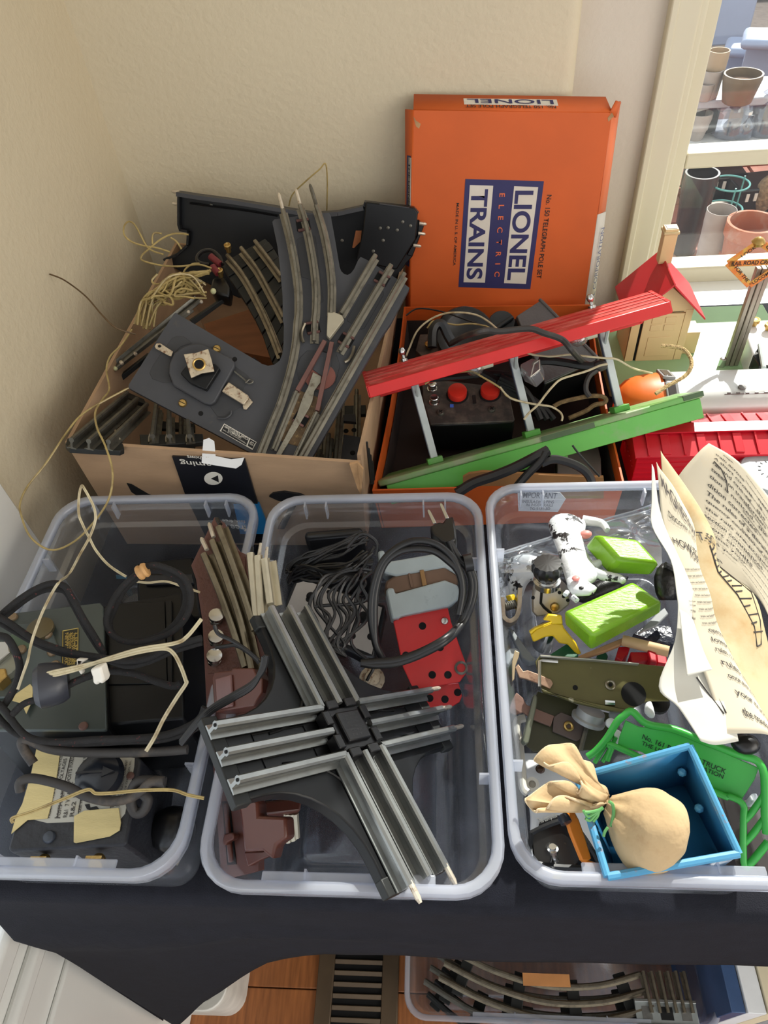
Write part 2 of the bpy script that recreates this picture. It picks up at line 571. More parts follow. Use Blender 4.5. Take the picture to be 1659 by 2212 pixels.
# cloth: flat top, rolled front edge, drape with a hanging corner at the left
rows = []
def lerp(a, b, t): return a + (b-a)*t
hem = [(-.405, -.62), (-.36, -.53), (-.31, -.42), (-.25, -.32), (-.20, -.247), (-.134, -.185), (-.06, -.181), (.125, -.18), (.29, -.172), (1.5, -.17)]
def hemz(x):
    for (a, b), (c, d) in zip(hem, hem[1:]):
        if x <= c:
            return lerp(b, d, (x-a)/(c-a))
    return hem[-1][1]
NX = 60
xs = [TX0 + (TX1-TX0)*(i/NX)**1.6 for i in range(NX+1)]
def fold(x, t):
    # soft swags in the drape, and the diagonal fold that runs from the left corner down to the right
    k = (.006*math.sin(x*17+.6) + .004*math.sin(x*41))*t*(.12+.9*math.exp(-(x-TX0)/.16))
    line = .04 + .30*(x-TX0)
    dz = t*.26 - line
    k += .010*math.exp(-(dz/.02)**2)*max(0, 1-(x-TX0)/.45)
    return k
rows.append([V((x, TY1+.004, -.03)) for x in xs])
rows.append([V((x, TY1+.002, .0)) for x in xs])
for j in range(9):
    y = lerp(TY1-.01, TY0+.02, j/8)
    rows.append([V((x, y, .0012)) for x in xs])
for a in (.25, .5, .75, 1):
    an = a*math.pi/2
    rows.append([V((x, TY0+.012-.012*math.sin(an)-.002, .001-.012+.012*math.cos(an))) for x in xs])
for j in range(1, 15):
    t = j/14
    rows.append([V((x, TY0-.002-fold(x, t)-.018*t*math.exp(-((x-TX0)/.12)**2), lerp(-.011, hemz(x), t))) for x in xs])
mb = MB().grid(rows)
# the side drape, turned outward at the corner
rows = []
for i in range(13):
    t = i/12
    row = []
    for j in range(15):
        q = j/14
        z = lerp(.0, -.62, q)
        y = lerp(TY0+.001, TY1, t)
        bulge = .018*q*math.exp(-((y-TY0)/.05)**2)
        row.append(V((TX0-.001-.010*math.sin(q*1.5)*math.sin(t*9+.8)**2-.016*q*math.exp(-((y-TY0)/.06)**2), y-bulge, z)))
    rows.append(row)
mb.grid(rows)
tag(mb.build('tablecloth', CLOTH, solid=.0012, ang=60), 'black cloth draped over the table, its corner hanging at the front left', 'tablecloth')

# ------------------------------------------------------------------ clear shoebox tubs
def rrect(w, l, r, z, n=6):
    out = []
    for cx, cy, a0 in ((w/2-r, l/2-r, 0), (-w/2+r, l/2-r, 90), (-w/2+r, -l/2+r, 180), (w/2-r, -l/2+r, 270)):
        for k in range(n+1):
            a = math.radians(a0+90*k/n)
            out.append(V((cx+r*math.cos(a), cy+r*math.sin(a), z)))
    return out
def make_tub(x, y, rz, label, w=.208, l=.358, h=.12, group=None, z=0.002):
    t = thing('storage_tub', label, 'tub', Mz((x, y, z), rz), group)
    def loop(ins, zz, r=.032):
        return rrect(w-2*ins, l-2*ins, max(r-ins*.6, .012), zz)
    MB().loft([loop(.0062, h-.003), loop(.0085, h-.022), loop(.0095, h-.030), loop(.0145, h-.033), loop(.0235, .010), loop(.026, .004), loop(.031, .0015)], cap=False).build('wall', TUB, t, solid=.0012, ang=50)
    b0 = loop(.031, .0015)
    mb = MB()
    mb.loft([b0, loop(.042, .0025), loop(.046, .005), loop(.05, .005)], cap=False)
    k = len(mb.v)
    mb.add(loop(.05, .005), [list(range(len(b0)))])
    mb.build('bottom', TUB, t, solid=.001)
    MB().loft([loop(.0008, h-.012), loop(0, h-.002), loop(.0010, h), loop(.0045, h+.0003), loop(.0060, h-.001), loop(.0068, h-.005)], cap=False).build('rim', TUBRIM, t, solid=.0014, ang=50)
    # short stiffening ribs under the rim
    for sx, sy, ax in ((-.5, 1, 0), (.5, 1, 0), (-.72, 1, 0), (.72, 1, 0), (-.3, -1, 0), (.3, -1, 0)):
        px, py = sx*(w/2-.008), sy*(l/2-.008)
        MB().box((px, py-sy*.003, h-.011), (.0016, .007, .018)).build('rib', TUBRIM, t)
    for sy in (-.55, .55):
        for sx in (-1, 1):
            MB().box((sx*(w/2-.0105), sy*(l/2), h-.011), (.007, .0016, .018)).build('rib', TUBRIM, t)
    MB().box((0, -l/2+.0095, h-.0035), (w*.56, .007, .0022)).build('grip_ledge', TUBRIM, t, bev=.001)
    return t
tubL = make_tub(-.288, .308, 0, 'clear plastic tub heaped with black transformers and cloth cords, beside the left wall')
tubM = make_tub(-.069, .303, 0, 'clear plastic tub holding the crossing track and red plated motor, middle of three')
tubR = make_tub(.143, .313, 0, 'clear plastic tub of green blocks, toy cows and instruction papers')
# ------------------------------------------------------------------ zoom converters used while measuring
def zc(x0, y0, s):
    return lambda *pts: [(x0+p[0]/s, y0+p[1]/s) for p in pts]
zA, zB, zC, zD, z2 = zc(540, 680, 5.184), zc(560, 390, 4.608), zc(130, 640, 3.858), zc(230, 460, 5.027), zc(220, 340, 2.37)

def circle(c, r, n=16):
    return [V((c[0]+r*math.cos(2*math.pi*k/n), c[1]+r*math.sin(2*math.pi*k/n))) for k in range(n)]
def head(pl, pts, n=6, h=.0116):
    """a rail path measured along the rail head, laid on the plane"""
    q = [pl.l(x, y, h) for x, y in pts]
    q = [V((p.x, p.y, 0)) for p in q]
    return spline(q, n) if len(q) > 2 else [q[0].lerp(q[1], i/4) for i in range(5)]
def straight_rail(t, a, b, m=None, k=1.0):
    prof = [(x*k, y*k) for x, y in RAIL]
    return MB().sweep([a.lerp(b, i/3) for i in range(4)], prof).build('rail', m or RAILD, t)
def pin(t, a, d, ln=.012, r=.0016, h=.0098, m=None):
    a = V((a.x, a.y, h))
    d = V((d.x, d.y, 0)).normalized()
    return MB().tube([a-d*.002, a+d*ln*.75, a+d*ln*.92, a+d*ln], [r, r, r*.8, r*.3], 8).build('track_pin', m or PINW, t)
def slot_screw(t, c, r, h, m, sl=True):
    MB().lathe([(r, h), (r, h+r*.35), (r*.8, h+r*.6), (r*.3, h+r*.7)], (c[0], c[1], 0), seg=14).build('screw', m, t)

# ------------------------------------------------------------------ cardboard carton
bx = thing('cardboard_carton', 'open brown cardboard carton packed with toy train track, in the corner', 'box', Mz((-.215, .72, .002)))
o0 = V((-.215, .72, .002))
FL, FR, BR, BL = V((-.380, .517, .170)), V((-.082, .500, .147)), V((-.052, .925, .118)), V((-.374, .945, .160))
fl0, fr0, br0, bl0 = V((-.376, .522, .0025)), V((-.090, .514, .0025)), V((-.072, .925, .0025)), V((-.374, .945, .0025))
def panel(a0, b0, b1, a1, name, inward, th=.004, m=KRAFT, parent=bx, nseg=5, bow=0):
    mb = MB()
    rows0, rows1 = [], []
    inn = V(inward).normalized()
    for i in range(nseg+1):
        t = i/nseg
        off = inn*(bow*math.sin(math.pi*t))
        rows0.append([a0.lerp(b0, t)+off*.3-o0, a1.lerp(b1, t)+off-o0])
        rows1.append([p+inn*th for p in rows0[-1]])
    for i in range(nseg):
        mb.add([rows0[i][0], rows0[i+1][0], rows0[i+1][1], rows0[i][1], rows1[i][0], rows1[i+1][0], rows1[i+1][1], rows1[i][1]],
               [(0, 1, 2, 3), (4, 7, 6, 5), (3, 2, 6, 7), (0, 4, 5, 1)] + ([(0, 3, 7, 4)] if i == 0 else []) + ([(1, 5, 6, 2)] if i == nseg-1 else []))
    return mb.build(name, m, parent)
panel(fl0, fr0, FR, FL, 'front_panel', (0, 1, 0))
panel(fr0, br0, BR, FR+V((0, .012, 0)), 'side_panel', (-1, 0, 0))
panel(br0, bl0, BL, BR, 'rear_panel', (0, -1, 0))
panel(bl0, fl0, FL, BL, 'side_panel', (1, 0, 0))
panel(fl0, fr0, br0, bl0, 'bottom_panel', (0, 0, 1))
# front of the carton: black tape, printed arrow swoosh, torn paper
fp = Pl(FL, FR, fl0.lerp(fr0, .5))
fpr = lambda pts, h=.0004: [fp.M @ p for p in fp.poly(pts, h)]
def onfront(name, pts, m, h=.0006, th=.0005):
    q = [fp.l(x, y, 0) for x, y in pts]
    mb = MB().prism(q, -.0005, h+.0014)
    mb.xf(Matrix.Translation(-o0) @ fp.M)
    return mb.build(name, m, bx, smooth=False)
onfront('packing_tape', [(373, 983), (530, 990), (553, 1070), (585, 1170), (452, 1170), (402, 1068)], TAPEBLK, h=.0008)
onfront('printed_swoosh', [(275, 1041), (285, 1043), (300, 1052), (320, 1064), (345, 1074), (330, 1077), (300, 1070), (285, 1060)], INKBLK)
onfront('printed_swoosh', [(582, 1070), (590, 1063), (615, 1060), (650, 1066), (662, 1072), (645, 1080), (615, 1140), (600, 1140), (630, 1085), (600, 1078)], INKBLK)
for pts, m, nm in (([(446+20*math.cos(a), 1029+14*math.sin(a)) for a in [k*math.pi/9 for k in range(18)]], INKWHT, 'printed_disc'),):
    q = [(p[0]+16, p[1]+1) for p in pts]
    onfront(nm, q, m, h=.0010)
onfront('printed_triangle', [(457, 1030), (472, 1023), (474, 1038)], INKBLK, h=.0012)
onfront('printed_band', [(505, 1085), (560, 1085), (585, 1150), (520, 1150)], TAPEBLUE, h=.0010)
tx = thing('x', 'x', None, fp.M)
tx.parent = None
def fronttext(s, a, b, hpx, h=.0012, m=INKWHT):
    pa, pb, pu = fp.l(*a), fp.l(*b), fp.l(a[0], a[1]+hpx)
    o = text(bx, s, pa, pb, (pu-pa).length, h+.0016, m)
    o.data.transform(Matrix.Translation(-o0) @ fp.M)
    return o
bpy.data.objects.remove(tx)
fronttext('aming', (455, 991), (388, 987), 13)
fronttext('w shows', (455, 983), (405, 979), 7, h=.0011)
fronttext('free da', (532, 1131), (472, 1127), 12)
fronttext('fast, free', (530, 1119), (480, 1116), 7)
# torn white paper hanging over the front edge, a torn corner, corrugation at the right edge
mb = MB()
tp = Pl((440, 985, 'y', .508), (525, 995, 'y', .504), (460, 945, 'y', .520))
mb.prism(tp.poly([(437, 984), (440, 950), (452, 946), (463, 953), (466, 985), (500, 992), (528, 988), (522, 1004), (510, 1012), (470, 1006), (436, 1000)]), 0, .0008)
mb.xf(Matrix.Translation(-o0) @ tp.M)
part(mb.build('torn_paper', PAPERW, bx), 'torn white paper stuck to the front edge')
mb = MB()
q = [P(755, 1004, .150), P(772, 1000, .150), P(785, 1015, .147), P(780, 1070, .11), P(772, 1055, .12), P(764, 1030, .138)]
mb.loft([[p-o0 for p in q], [p-o0+V((0, .003, 0)) for p in q]])
mb.build('torn_corner', KRAFTIN, bx)
rp = Pl((792, 1030, 'x', -.0790), (870, 700, 'x', -.060), (800, 1060, 'x', -.0795))
# lettering printed on the carton's right side
for k in range(4):
    a, b = rp.l(791+k*4, 955+k*14), rp.l(800+k*2.5, 1045)
    mb = MB().tube([a+V((0, 0, .0006)), b+V((0, 0, .0006))], .0012, 5)
    mb.xf(Matrix.Translation(-o0) @ rp.M)
    mb.build('printed_mark', INKBLK, bx)

# ------------------------------------------------------------------ main hand-control switch
SW = Pl((603, 987, 'd', .745), (650, 480, 'd', .775), (282, 835, 'd', .745))
sw = thing('track_switch', 'dark grey hand control track switch, label 021, lying on top of the carton', 'track switch', SW.M)
outline = zB((130, 410), (152, 385), (430, 348), (690, 320), (712, 350), (735, 480), (760, 620), (785, 770), (800, 860), (815, 900), (845, 930), (880, 940), (915, 920), (945, 880), (985, 790), (1010, 760), (1085, 795), (1420, 1010), (1495, 1068), (1430, 1190), (1310, 1420))
outline += zA((1480, 230), (1110, 870), (900, 1240), (730, 1540), (660, 1660), (40, 1640))
outline += zC((1650, 1320), (1560, 1290), (570, 765), (572, 735), (945, 150), (962, 136), (1000, 160), (1659, 548))
outline += zA((30, 465), (130, 548), (200, 570), (270, 560), (330, 515), (362, 440), (375, 330), (380, 100))
outline += zB((235, 1400), (232, 1150), (205, 850), (180, 650))
MB().prism([SW.l(x, y, 0) for x, y in outline], -.010, 0).build('base_plate', SWGREY, sw, bev=.0012)
def swflat(name, pts, h0, h1, m, bev=.0004):
    return MB().prism([SW.l(x, y, h1) for x, y in pts], h0, h1).build(name, m, sw, bev=bev)
PIT_SHADE = mat('switch_pit_shade', (52, 53, 56), rough=.6, var=.1)  # darker grey patches on the flat plate, painting in the recess shade
swflat('recess', zB((372, 590), (395, 570), (545, 545), (562, 560), (640, 1195), (625, 1215), (590, 1205), (560, 1000), (420, 960)), 0, .0005, PIT_SHADE)
swflat('recess', zB((1075, 1030), (1105, 1035), (1240, 1105), (1238, 1140), (1045, 1475), (1010, 1480), (880, 1400), (875, 1370)), 0, .0005, PIT_SHADE)
swflat('recess', zA((560, 480), (640, 400), (960, 420), (1010, 560), (960, 760), (760, 870), (540, 720), (520, 600)), 0, .0006, PIT_SHADE)
rust = mat('rusty_bed', (104, 84, 60), rough=.85, var=.35, scale=140, bump=.0006, bscale=500, rgb2=(168, 140, 92), mix=(.55, .7))
swflat('rusty_bed', zA((500, 880), (560, 850), (790, 930), (800, 1060), (560, 1480), (420, 1440), (270, 1380), (430, 1120)), 0, .0006, rust)
RL = SWRAIL = mat('switch_rail', (128, 124, 112), rough=.36, metal=.7, var=.18, scale=60, rgb2=(84, 80, 72), mix=(.52, .75))
def swrail(pts, n=5, k=1.0):
    return MB().sweep(head(SW, pts, n), RAIL).build('rail', RL, sw)
RLp = zB((232, 275), (290, 500), (345, 780), (382, 1060), (385, 1300)) + zA((525, 50), (510, 250), (475, 470), (420, 690), (330, 980), (215, 1260), (75, 1610))
swrail(RLp)
RCp = zB((405, 230), (475, 480), (535, 800), (562, 1050), (560, 1280)) + zA((722, 40), (715, 285))
swrail(RCp)
RRp = zB((565, 235), (640, 480), (700, 800), (722, 1050), (715, 1310))
swrail(RRp)
R1p = zB((1160, 730), (815, 1315)); swrail(R1p)
R2p = zB((1315, 828), (930, 1500)) + zA((1005, 395),); swrail([R2p[0], R2p[2]])
R3p = zB((1448, 912), (1090, 1500)) + zA((550, 1610),); swrail([R3p[0], R3p[2]])
for pr in (RLp, RCp):
    a, b = SW.l(*pr[0], .0098), SW.l(*pr[1], .0098)
    pin(sw, a, a-b, .018, .0019)
a, b = SW.l(*RRp[0], .0098), SW.l(*RRp[1], .0098)
pin(sw, a, a-b, .024, .0020, m=RAILD)
# frog, blades and swivel lever
swflat('frog', zB((680, 1312), (748, 1308), (820, 1338), (845, 1382), (700, 1570), (670, 1540)), .002, .0105, mat('frog_metal', (168, 160, 140), rough=.5, metal=.3, var=.1), bev=.0006)
def swbar(name, a, b, w_, h0, h1, m):
    a, b = SW.l(*a, h1), SW.l(*b, h1)
    d = (b-a).normalized()
    s_ = V((-d.y, d.x, 0))*w_/2
    return MB().prism([a-s_, a+s_, b+s_, b-s_], h0, h1).build(name, m, sw, bev=.0004)
swbar('blade_cover', *zA((838, 285), (528, 845)), .0046, .002, .0085, REDFIB)
swbar('blade_cover', *zA((915, 300), (752, 1070)), .0046, .002, .0085, REDFIB)
for a, b in (zA((518, 850), (255, 1500)), zA((748, 1085), (500, 1605))):
    MB().sweep([SW.l(*a, .008)+V((0, 0, -.008)), SW.l(*b, .008)+V((0, 0, -.008))], [(x*.75, y*.75) for x, y in RAIL]).build('blade_rail', RL, sw)
swflat('pivot_disc', [(540+(785+175*math.cos(t))/5.184, 680+(690+150*math.sin(t))/5.184) for t in [k*math.pi/10 for k in range(20)]], .0005, .0018, mat('red_fibre_bright', (122, 72, 62), rough=.6, var=.12), bev=0)
swflat('swivel_lever', zA((705, 640), (800, 690), (790, 760), (720, 850), (700, 960), (665, 1040), (330, 1600), (285, 1640), (270, 1600), (520, 1130), (590, 920), (650, 800)), .002, .0045, mat('swivel_steel', (142, 138, 124), rough=.45, metal=.5, var=.2, scale=90, rgb2=(90, 76, 60), mix=(.55, .7)))
swflat('swivel_plate', zA((700, 610), (800, 410), (900, 440), (905, 560), (860, 700), (810, 690)), .001, .003, SWGREY)
for c in (zB((440, 450))[0], zB((1220, 985))[0], zA((705, 150))[0], zA((1075, 290))[0], zA((570, 1170))[0]):
    q = SW.l(*c, 0)
    ag = {0: 0}.get(0)
    dirx = (SW.l(*R2p[0]) - SW.l(*R2p[2])).normalized() if c[0] > 720 or c[1] > 850 else (SW.l(*RCp[0]) - SW.l(*RCp[3])).normalized()
    nx = V((-dirx.y, dirx.x, 0))
    R = Matrix(((dirx.x, nx.x, 0), (dirx.y, nx.y, 0), (0, 0, 1)))
    ins = MB().box(q+V((0, 0, .0006)), (.011, .015, .0012), R).build('insulator_slot', HOLE_SHADE, sw)
    for s_ in (-1, 1):
        MB().box(q+dirx*.0055*s_+V((0, 0, .0016)), (.0026, .0135, .0028), R).build('insulator', REDFIB, sw, bev=.0005)
# guard rails
for pts in (zA((615, 95), (580, 180), (580, 250), (600, 310)), zA((1165, 350), (1150, 430), (1110, 500), (1060, 530))):
    MB().tube(spline([SW.l(*p, .004) for p in pts], 5), .0018, 6).build('guard_rail', RAILM, sw)
# lever housing
swflat('housing_recess', zC((745, 640), (770, 580), (930, 350), (975, 330), (1030, 335), (1100, 390), (1000, 420), (920, 520), (905, 640), (930, 720), (860, 720), (770, 690)), 0, .0005, PIT_SHADE)
swflat('housing_recess', zC((1450, 580), (1540, 640), (1580, 680), (1530, 760), (1520, 830), (1560, 860), (1510, 920), (1430, 960), (1400, 1010), (1310, 1000), (1250, 920), (1300, 890)), 0, .0005, PIT_SHADE)
swflat('housing_cap', zC((903, 640), (908, 560), (950, 470), (1030, 415), (1110, 392), (1180, 395), (1425, 515), (1455, 560), (1450, 590), (1290, 880), (1250, 905), (1200, 893), (945, 745)), .0002, .0075, SWGREY, bev=.0015)
swflat('lamp_stem', zC((1000, 640), (1080, 540), (1290, 560), (1330, 600), (1215, 780), (1080, 720)), .0075, .016, BLKMETAL, bev=.001)
swflat('socket_plate', zC((1028, 482), (1130, 470), (1232, 437), (1258, 520), (1283, 625), (1180, 640), (1090, 680), (1062, 590)), .020, .0222, RUSTP, bev=.0006)
sp = SW.l(*zC((1158, 568))[0], .0222)
MB().tube([V((sp.x+.0058*math.cos(t), sp.y+.0058*math.sin(t), .0225)) for t in [k*math.pi/12 for k in range(24)]], .0011, 6, closed=True).build('socket_ring', BRASS, sw)
MB().prism(circle(sp, .0052), .0222, .0227).build('socket_hole', HOLE_SHADE, sw)
swflat('lever_strap', zC((788, 415), (800, 392), (830, 388), (940, 460), (925, 500), (905, 495), (795, 435)), .003, .0045, RUSTP)
swflat('strap_hole', zC((812, 410), (830, 402), (845, 415), (832, 428), (816, 424)), .0045, .0047, HOLE_SHADE, bev=0)
swflat('lever_arm', zC((1345, 790), (1402, 712), (1568, 826), (1572, 850), (1530, 905)), .004, .0085, RUSTP, bev=.001)
swflat('lever_tab', zC((1520, 910), (1575, 845), (1605, 880), (1550, 945), (1528, 940)), .001, .003, RUSTP)
for c, r in ((zC((1307, 440))[0], .0042), (zC((1022, 892))[0], .0044)):
    q = SW.l(*c, 0)
    slot_screw(sw, q, r, 0, BRASS)
    MB().box(q+V((0, 0, r*.7)), (r*1.5, .0007, .0006), Matrix.Rotation(1.2, 3, 'Z')).build('screw_slot', HOLE_SHADE, sw)
for c in (zC((1455, 525))[0], zC((1172, 977))[0]):
    MB().prism(circle(SW.l(*c, 0), .0026), .0, .0003).build('hole', HOLE_SHADE, sw)
MB().tube(spline([SW.l(*p, .004) for p in zC((1450, 625), (1530, 690), (1570, 728), (1606, 712), (1580, 692), (1545, 722))], 5), .0009, 6).build('spring_hook', RAILD, sw)
MB().tube(spline([SW.l(*p, .002) for p in zC((1315, 1020), (1380, 1015), (1420, 985), (1425, 955))], 5), .0012, 6).build('spring_end', SWGREY, sw)
swflat('name_plate', zC((1367, 1060), (1637, 1215), (1602, 1280), (1330, 1122)), 0, .0004, INKWHT, bev=0)
swflat('name_plate_field', zC((1370, 1068), (1575, 1185), (1555, 1232), (1345, 1114)), .0004, .0006, INKBLK, bev=0)
swflat('name_plate_field', zC((1582, 1190), (1630, 1217), (1602, 1268), (1562, 1245)), .0004, .0006, INKBLK, bev=0)
swflat('name_plate_field', zC((1340, 1124), (1349, 1112), (1556, 1236), (1550, 1244)), .0004, .00061, INKBLK, bev=0)
def swtext(s, a, b, hz, m=INKWHT):
    a, b = SW.l(*zC(a)[0]), SW.l(*zC(b)[0])
    return text(sw, s, a, b, hz/3.858*.745/F, .0008, m)
swtext('HAND CONTROL SWITCH', (1368, 1093), (1562, 1203), 20)
swtext('ILLUMINATED', (1398, 1126), (1505, 1189), 16)
swtext('MFD. BY THE CORPORATION', (1356, 1116), (1540, 1224), 7)
swtext('021', (1576, 1232), (1613, 1252), 28)

# ------------------------------------------------------------------ second switch, standing on edge against the wall, underside out
BS = Pl((392, 415, 'y', .934), (905, 452, 'y', .934), (480, 600, 'y', .900))
bs = thing('track_switch', 'black underside of a track switch standing upright against the back wall', 'track switch', BS.M)
top = z2((397, 172), (500, 188), (680, 212), (850, 240), (1000, 265), (1090, 280), (1210, 272), (1340, 243), (1345, 222), (1600, 250), (1622, 275))
MB().prism(BS.poly(top + z2((1625, 330), (1650, 352), (1590, 508), (1560, 540), (1480, 660), (1200, 720), (700, 720), (345, 556), (322, 530), (325, 512), (390, 488), (443, 440), (447, 378), (408, 372), (398, 340))), -.004, 0).build('base_plate', BLKMETAL, bs, bev=.001)
mb = MB()
rim = [BS.l(*p, .0) for p in top]
for a, b in zip(rim, rim[1:]):
    d = (b-a).normalized()
    s_ = V((d.y, -d.x, 0))
    if s_.y > 0: s_ = -s_
    mb.prism([a, b, b+s_*.005, a+s_*.005], -.006, .016)
part(mb.build('rim', SWGREY, bs), 'worn grey edge of the plate')
mb = MB()
rim2 = [BS.l(*p, .0) for p in z2((398, 172), (398, 340), (408, 372), (447, 378), (443, 440), (390, 488), (325, 512))]
for a, b in zip(rim2, rim2[1:]):
    d = (b-a).normalized()
    s_ = V((-d.y, d.x, 0))
    mb.prism([a, b, b+s_*.003, a+s_*.003], -.004, .012)
mb.build('rim', BLKMETAL, bs)
MB().prism(BS.poly(z2((1352, 228), (1600, 258), (1618, 285), (1606, 420), (1510, 575), (1300, 530), (1335, 380)), .02), 0, .02).build('motor_cover', BLKMETAL, bs, bev=.0015)
MB().prism(BS.poly(z2((1420, 236), (1575, 258), (1575, 263), (1420, 243)), .0235), .013, .0205).build('cover_edge', SWGREY, bs, bev=.0004)
MB().prism(BS.poly(z2((1300, 375), (1330, 375), (1325, 430), (1290, 465), (1282, 462)), .003), 0, .003).build('copper_strip', mat('copper_strip', (176, 108, 64), rough=.5, metal=.3), bs)
for k, (a, b) in enumerate((((397, 178), (355, 174)), ((397, 240), (360, 235)), ((398, 300), (382, 298)))):
    pa, pb = BS.l(*z2(a)[0], .006), BS.l(*z2(b)[0], .006)
    MB().tube([pa, pa.lerp(pb, .8), pb], [.0022, .0022, .0008], 8).build('track_pin', PINW, bs)
for a, b in (((1625, 338), (1663, 342)), ((1620, 388), (1657, 393)), ((1595, 450), (1635, 455))):
    pa, pb = BS.l(*z2(a)[0], .012), BS.l(*z2(b)[0], .012)
    MB().tube([pa, pa.lerp(pb, .8), pb], [.0022, .0022, .0008], 8).build('track_pin', PINW, bs)
MB().prism(BS.poly(z2((1622, 320), (1648, 350), (1590, 508), (1560, 500), (1615, 400)), .008), .0, .008).build('end_plate', BLKMETAL, bs, bev=.001)
for c in ((1425, 362), (1512, 372), (1465, 360), (1440, 425), (1540, 330), (1580, 350), (1390, 480), (560, 245), (1230, 425)):
    q = BS.l(*z2(c)[0], .0202 if c[0] > 1300 else .001)
    MB().lathe([(.0022, 0), (.0022, .001), (.001, .0014)], q, seg=10).build('rivet', RAILD, bs)
part(MB().tube(spline([BS.l(*p, .004) for p in z2((450, 235), (560, 250), (720, 270), (900, 300))], 5), .0012, 6).build('pressed_rib', BLKMETAL, bs), 'long pressed rib')

# ------------------------------------------------------------------ curved track with moulded ties
CT = Pl((490, 548, 'd', .885), (604, 762, 'd', .83), (549, 517, 'd', .895))
ct = thing('curved_track', 'curved track on dark moulded ties, tucked behind the grey switch', 'track', CT.M)
edge1 = z2((612, 540), (650, 612), (742, 752), (822, 905), (872, 1048), (935, 1100))
edge2 = z2((835, 412), (880, 465), (930, 560), (965, 700), (985, 850), (990, 1050))
A_, B_ = spline(CT.poly(edge1), 4), spline(CT.poly(edge2), 4)
n_ = min(len(A_), len(B_))
for i in range(0, n_-2, 2):
    a0, a1, b0, b1 = A_[i], A_[i+2], B_[i], B_[i+2]
    MB().prism([a0, b0, b0.lerp(b1, .93), a0.lerp(a1, .93)], -.006, 0 if i % 4 else -.0012).build('tie', BLKTIE, ct, bev=.0006)
for pts in (z2((640, 492), (720, 590), (800, 735), (860, 865), (912, 1000)), z2((710, 455), (790, 558), (860, 685), (928, 815)), z2((782, 420), (850, 508), (918, 602))):
    pp = head(CT, pts)
    MB().sweep(pp, RAIL).build('rail', RAILM, ct)

# ------------------------------------------------------------------ straight sections at the left of the carton
def section(name, label, pl, rails, ties, m=RAILD, cat='track', group=None, k=1.0, tm=BLKTIE):
    t = thing(name, label, cat, pl.M, group)
    for r in rails:
        MB().sweep(head(pl, r), [(x*k, y*k) for x, y in RAIL]).build('rail', m, t)
    for q in ties:
        MB().prism(pl.poly(q), -.005, .0005).build('tie', tm, t, bev=.0006)
    return t
S2 = Pl((153, 946, .178), (292, 842, .125), (238, 948, .166))
s2 = section('straight_track', 'straight track poking over the front left corner of the carton', S2,
    [zC((92, 1180), (560, 790)), zC((236, 1190), (640, 838)), zC((400, 1195), (722, 885))],
    [zC((45, 1235), (60, 1185), (520, 1215), (535, 1275), (500, 1292), (80, 1270)), zC((560, 800), (700, 860), (720, 900), (560, 850))])
for c in ((345, 1165), (490, 1180)):
    q = S2.l(*zC(c)[0], 0)
    MB().tube(spline([q+V((-.006, -.004, .001)), q+V((-.003, .002, .006)), q+V((.003, .004, .006)), q+V((.006, 0, .001))], 4), .0016, 6).build('clip', RAILM, s2)
S3 = Pl((322, 945, 'd', .735), (322, 870, 'd', .80), (430, 946, 'd', .735))
s3 = section('straight_track', 'track end with three open rails below the switch housing', S3,
    [zC((765, 1150), (800, 880)), zC((907, 1150), (905, 940)), zC((1075, 1150), (1060, 1020))],
    [zC((662, 1155), (1188, 1150), (1190, 1215), (672, 1256))])
for x in (765, 907, 1075):
    q = S3.l(*zC((x, 1160))[0], .004)
    for s_ in (-1, 1):
        MB().tube(spline([q+V((.004*0, 0, .004)), q+V((-.003, s_*.003, 0)), q+V((-.008, s_*.0035, -.003))], 3), .0011, 5).build('rail_flange', RAILM, s3)
S1 = Pl((262, 800, 'd', .83), (480, 645, 'd', .86), (300, 830, 'd', .85))
s1 = section('straight_track', 'track on edge between the wire hank and the switch housing', S1,
    [zC((470, 610), (1170, 40)), zC((520, 570), (1110, 118))],
    [zC((1085, 205), (1395, -5), (1420, 15), (1120, 235)), zC((470, 690), (740, 480), (760, 510), (500, 720)), zC((640, 560), (1000, 300), (1020, 330), (660, 590))])
for c in ((460, 603), (1065, 128), (1172, 45), (512, 555), (625, 478)):
    q = S1.l(*zC(c)[0], .01)
    MB().lathe([(.0022, -.003), (.0026, .0), (.0022, .002), (.001, .003)], q, seg=8).build('track_pin', PINW if c[0] != 460 else mat('fibre_pin', (206, 206, 160), rough=.6), s1)
q = S1.l(*zD((1160, 850))[0], .01)
MB().sphere(q, .0036, 10, 7).build('fibre_pin', mat('fibre_pin', (206, 206, 160), rough=.6), s1)
# more dark sections lying deep in the carton
for k, (lab, a, b, c, rr, tt) in enumerate((
    ('dark curved track lying deep under the grey switch housing', (470, 770, .035), (610, 830, .035), (480, 850, .03), [((470, 740), (520, 800), (560, 870), (590, 960)), ((510, 730), (560, 790), (600, 860), (630, 950)), ((550, 720), (600, 780), (640, 850), (670, 940))], [((455, 770), (600, 745), (605, 765), (462, 792)), ((520, 860), (665, 830), (670, 850), (528, 882)), ((555, 930), (690, 905), (694, 925), (560, 952))]),
    ('dark straight track lying deep by the carton right wall', (690, 870, .05), (770, 870, .05), (700, 980, .045), [((700, 850), (690, 1000)), ((735, 845), (730, 1000)), ((770, 840), (768, 1000))], [((690, 880), (790, 875), (790, 895), (690, 900)), ((684, 950), (785, 945), (785, 968), (684, 972))]),
    ('dark straight track lying deep along the carton left wall', (300, 900, .04), (440, 900, .04), (310, 990, .035), [((290, 870), (270, 960)), ((340, 880), (330, 975)), ((390, 890), (388, 985))], [((275, 905), (420, 915), (420, 930), (275, 922)), ((265, 945), (420, 955), (420, 972), (265, 962))]))):
    section('track_section', lab, Pl(a, b, c), rr, tt)
